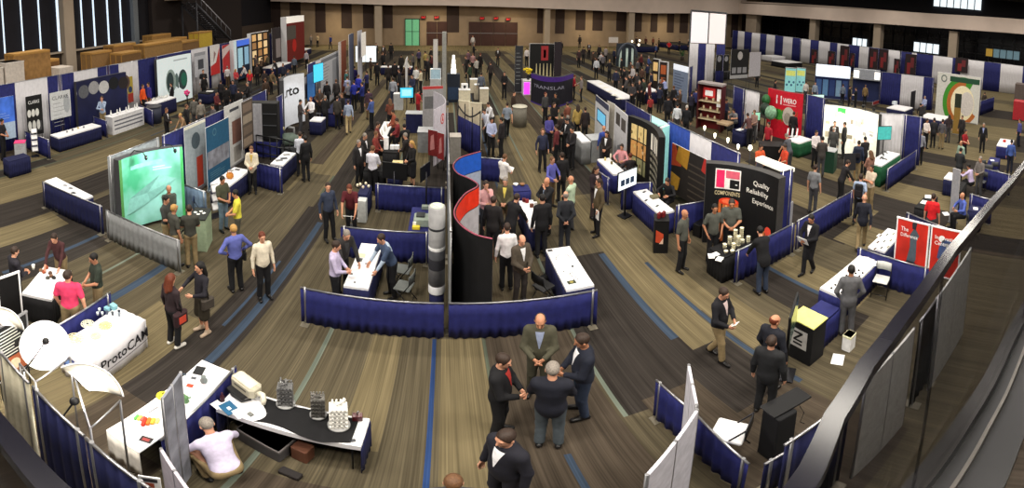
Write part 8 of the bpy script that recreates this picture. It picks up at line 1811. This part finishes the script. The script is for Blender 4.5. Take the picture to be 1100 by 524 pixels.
P(268,75,'woman in red shirt with fair hair, seen from behind','stand',190,'polo',(200,40,50),CH,'bl','longhair')
for i,(u,v,l,c) in enumerate(((274,58,'visitor in grey-brown by the blue lit cabinet',(96,84,80)),(281,62,'brown-clad visitor in front of the amber shelf',(84,64,48)),(276,68,'dark visitor bending near the amber shelf',(50,42,40)),(288,58,'olive-clad visitor right of the amber shelf',(80,74,54)),(294,64,'dark visitor beside the small blue table',(46,40,44)),(304,68,'dark blue visitor near the folded white sheet',(40,42,60)),(284,75,'dark-haired visitor seated in the far left crowd',(44,36,36)),(293,76,'visitor in khaki at the edge of the far left crowd',(110,92,66)))): P(u,v,l,['front','lean','stand'][i % 3],120+40*i,'shirt',c,BK,['br','bk','lb'][i % 3],s=1.05)
P(299,48,'man in white shirt at the far red display, left one','stand',20,'shirt',(206,196,196),CH,'br',s=1.1)
P(312,46,'man in white shirt bending at the far red display','lean',80,'shirt',(214,204,200),BK,'rd',s=1.1)
P(316,60,'man in grey shirt above the slanted pale banner','stand',180,'shirt',(96,104,120),BK,'br',s=1.05)
P(329,54,'visitor in pale shirt right of the grey one','stand',150,'shirt',(176,170,180),BK,'lb',s=1.08)
for k,(u,v,c,l) in enumerate(((603,44,0,'visitor in dark grey left of the fair-haired one, far right crowd'),(637,55,1,'dark brown-clad visitor in the second row of the far right crowd'),(660,52,2,'navy-clad visitor beside the slanted pale header'),(646,56,3,'visitor in pale shirt in the second row of the far right crowd'),(668,62,0,'dark visitor before the glowing glass columns'),(678,66,1,'brown-jacketed visitor right of the glass columns'),(689,58,4,'visitor in maroon behind the arched booth'),(697,60,5,'blue-shirted visitor in the upper middle crowd'),(662,74,2,'navy visitor at the head of the long running counter'),(671,73,0,'black-clad visitor midway along the long running counter'),(680,70,3,'pale-shirted visitor above the dense middle crowd'),(687,86,0,'black-clad visitor at the near left of the navy counter'),(698,87,4,'visitor in dark red behind the small child'),(709,92,2,'navy visitor close behind the pale blue shirt'),(724,92,0,'dark visitor before the blue-grey lit panel'),(731,96,1,'brown-clad visitor right of the blue-grey lit panel'),(757,100,0,'dark visitor by the near post of the dark red shelves'),(780,107,2,'navy visitor behind the seated grey polo'),(411,56,0,'dark visitor at the mouth of the far left aisle'),(436,70,1,'brown-clad visitor behind the lean white shirt by the tower'),(429,74,0,'black-clad visitor below the pair blocking the far aisle'),(443,80,2,'navy visitor beside the laptop stand'),(459,62,0,'dark visitor at the dark table by the white tower'),(398,62,1,'brown-clad visitor near the white lit screen post'),(405,66,0,'black-clad visitor at the far aisle edge'),(399,104,5,'blue-shirted visitor behind the plum top'),(362,97,0,'black-clad visitor in the row at the long navy counter'),(343,95,1,'brown-haired visitor under the cyan pole screen'),(309,74,2,'navy visitor above the white lettered display'),(300,80,0,'dark visitor behind the tall black cabinet'),(285,84,1,'brown-clad visitor left of the tall black cabinet'),(266,88,0,'black-clad visitor in front of the fair-haired red shirt'),(250,86,2,'navy visitor between the two tall men in black'),(232,98,4,'maroon-clad visitor at the papers table'),(200,112,0,'dark visitor just right of the bending sandy-haired one'),(612,124,0,'black-clad visitor behind the rust-brown top'),(598,134,4,'maroon-clad visitor in the heart of the group below the purple booth'),(615,136,0,'dark visitor at the slanted white counter top'),(583,138,2,'navy visitor on the aisle side of the violet top'),(509,47,0,'dark visitor by the wide brown doors'),(853,120,0,'dark visitor behind the leaf band wall top'))):
 P(u,v,l,['stand','front','stand2','talk'][k % 4],(k*67) % 360,'jacket' if c in (0,1) else 'shirt',[(30,28,32),(70,54,44),(38,42,66),(190,184,186),(96,38,42),(70,90,150)][c],BK,['br','bk','lb','gr'][k % 4],inner=(60,56,58),s=1.08 if v < 90 else 1.)
# ---- things people carry
def who(start):
 for o in COL.objects:
  if o.name.startswith('person') and o.get('label','').startswith(start): return o
def held(start,pose,name,label,w_,h_,col,cat,dz=0.,tilt=.5,th=.01,hand=2):
 o = who(start); H_,M_ = hands_of(o,pose); q = (H_[0]+H_[1])/2 if hand == 2 else H_[hand]
 b = MB().box((0,0,0),(w_,th,h_),ch=.003).build(name,C(col),None,(q.x,q.y,q.z+dz)); b.rotation_euler = (tilt,0,o.rotation_euler.z); return tag(b,label,cat)
held('slim dark-haired woman in black','walkp','paper_sheet','open white papers in the hands of the slim woman in black',.34,.26,(240,240,242),'paper',.05,-.6)
held('man in black blazer and khaki','walkp','paper_sheet','white paper held by the man in khaki trousers',.14,.2,(236,236,236),'paper',.03,-.9)
held('red-haired person in burgundy','lean','paper_sheet','white papers in the hands of the person in burgundy',.3,.22,(238,238,236),'paper',.03,-1.1)
held('man in brown jacket and black','stand2','paper_sheet','white papers at the side of the man in the brown jacket',.2,.28,(232,230,226),'paper',-.05,0,hand=0)
held('balding man in brown-grey jacket','front','phone','phone in the hands of the man in the brown-grey jacket',.08,.15,(24,24,28),'phone',.03,-.8)
held('person in white top carrying','paper','paper_sheet','white paper carried past the blue fence',.26,.2,(242,240,238),'paper',.04,-.7)
held('man in black suit with white papers','paper','paper_sheet','white papers in the group by the grey counter',.26,.2,(240,240,240),'paper',.04,-.7)
def bag(start,name,label,off,d_,col,strap=True):
 o = who(start); M_ = Matrix.Translation(o.location) @ o.rotation_euler.to_matrix().to_4x4(); q = M_ @ Vector(off)
 t = thing(name,label,'bag',q,o.rotation_euler.z); MB().box((0,0,0),d_,ch=min(d_)*.3).build('body',C(col,.8),t)
 if name == 'backpack': MB().box((0,-d_[1]*.55,-.06),(d_[0]*.7,.05,d_[2]*.45),ch=.02).build('pocket',C((30,26,32),.8),t)
 else: MB().tube([(-d_[0]*.3,0,d_[2]*.45),(0,0,d_[2]*.45+.3),(d_[0]*.3,0,d_[2]*.45)],.012,6).build('strap',BLKP,t)
 return t
bag('man in light blue shirt wearing','backpack','black backpack worn over the light blue shirt',(0,-.24,1.25),(.3,.17,.44),(20,20,26))
bag('man with a dark blue backpack','backpack','dark navy backpack on the man by the bright white wall',(0,-.25,1.25),(.3,.16,.44),(26,32,52))
t = bag('red-haired woman in black','shoulder_bag','black and red patterned bag on the hip of the red-haired woman',(.3,-.05,.9),(.13,.34,.3),(46,26,30)); MB().box((.068,0,0),(.006,.18,.16),ch=.002).build('printed_patch',C((196,70,50)),t)
t = bag('dark-haired woman in black jacket and','shoulder_bag','dark bag with a pale flap carried by the dark-haired woman',(-.3,.05,.95),(.12,.3,.24),(60,54,48))
bag('man in blue shirt and black trousers seen','belt_pouch','black pouch hanging at the belt of the man in blue',(.24,-.05,.92),(.08,.12,.22),(16,16,18))
bag('long-haired woman in black','handbag','brown handbag held before the long-haired woman',(0,.32,.86),(.26,.1,.2),(110,80,60))
# ---- small shifts that keep neighbouring things clear of each other
for n_,(dx,dy) in {'tool_box':[0.01,-0.13],'carton':[-0.0,-0.01],'exhibit_table.007':[0.04,0.05],'sample_part.004':[0.04,0.05],'sample_part.005':[0.04,0.05],'sample_part.006':[0.04,0.05],'sample_part.007':[0.04,0.05],'sample_part.008':[0.04,0.05],'sample_part.009':[0.04,0.05],'sample_part.010':[0.04,0.05],'sample_part.011':[0.04,0.05],'sample_part.012':[0.04,0.05],'sample_part.013':[0.04,0.05],'sample_part.014':[0.04,0.05],'sample_part.015':[0.04,0.05],'sample_part.016':[0.04,0.05],'sample_part.017':[0.04,0.05],'sample_part.018':[0.04,0.05],'sample_part.019':[0.04,0.05],'sample_part.020':[0.04,0.05],'sample_part.021':[0.04,0.05],'sample_part.022':[0.04,0.05],'sample_part.023':[0.04,0.05],'sample_part.024':[0.04,0.05],'leaflet.003':[0.04,0.05],'leaflet.005':[0.04,0.05],'leaflet.006':[0.04,0.05],'leaflet.004':[-0.05,-0.0],'folding_chair.005':[0.32,-0.01],'sample_part.026':[0.03,-0.01],'sample_part.029':[0.03,-0.04],'leaflet.017':[0.02,0.0],'storage_tote':[-0.03,0.05],'banner_board.005':[-0.34,0.39],'folding_chair.007':[0.15,-0.1],'display_counter.002':[-0.42,0.16],'bottle.001':[-0.42,0.16],'bottle.002':[-0.42,0.16],'bottle.003':[-0.42,0.16],'bottle.004':[-0.42,0.16],'bottle.005':[-0.42,0.16],'bottle.006':[-0.42,0.16],'bottle.007':[-0.42,0.16],'display_counter.003':[-0.34,0.75],'white_part.001':[-0.03,-0.02],'white_part.004':[-0.04,0.02],'lit_shelf':[-0.03,0.05],'banner_board.011':[-0.42,0.4],'exhibit_table.017':[0.03,-0.05],'leaflet.020':[0.03,-0.05],'packing_carton.001':[0.18,-0.08],'shipping_crate.001':[-0.17,0.1],'shipping_crate.002':[-2.06,0.64],'shipping_crate.003':[-0.81,0.29],'shipping_crate.005':[0.78,-0.36],'shipping_crate.007':[-0.19,0.1],'wrapped_pallet':[-1.44,0.37],'wrapped_pallet.001':[-0.35,-0.49],'wrapped_pallet.002':[0.62,-0.17],'folding_chair.008':[0.11,-0.06],'literature_rack.002':[-0.05,0.19],'pump_machine':[0.43,0.19],'banner_board.017':[0.0,-0.12],'banner_board.021':[-0.06,0.11],'banner_board.024':[0.11,0.7],'banner_board.025':[0.08,0.51],'banner_board.026':[-0.05,0.05],'lit_column':[0.12,-0.08],'monitor.006':[-0.21,-0.43],'banner_board.032':[0.33,0.2],'black_case':[-0.02,-0.06],'monitor.008':[0.14,0.14],'monitor.009':[-0.22,-0.2],'banner_board.038':[-0.05,-0.03],'folding_chair.010':[-0.13,0.03],'folding_chair.014':[-0.36,-0.06],'banner_board.043':[-0.17,0.39],'lit_booth.001':[0.04,0.05],'banner_board.029':[0.28,0.27],'banner_board.030':[0.07,-0.03]}.items():
 if n_ in bpy.data.objects: o = bpy.data.objects[n_]; o.location.x += dx; o.location.y += dy
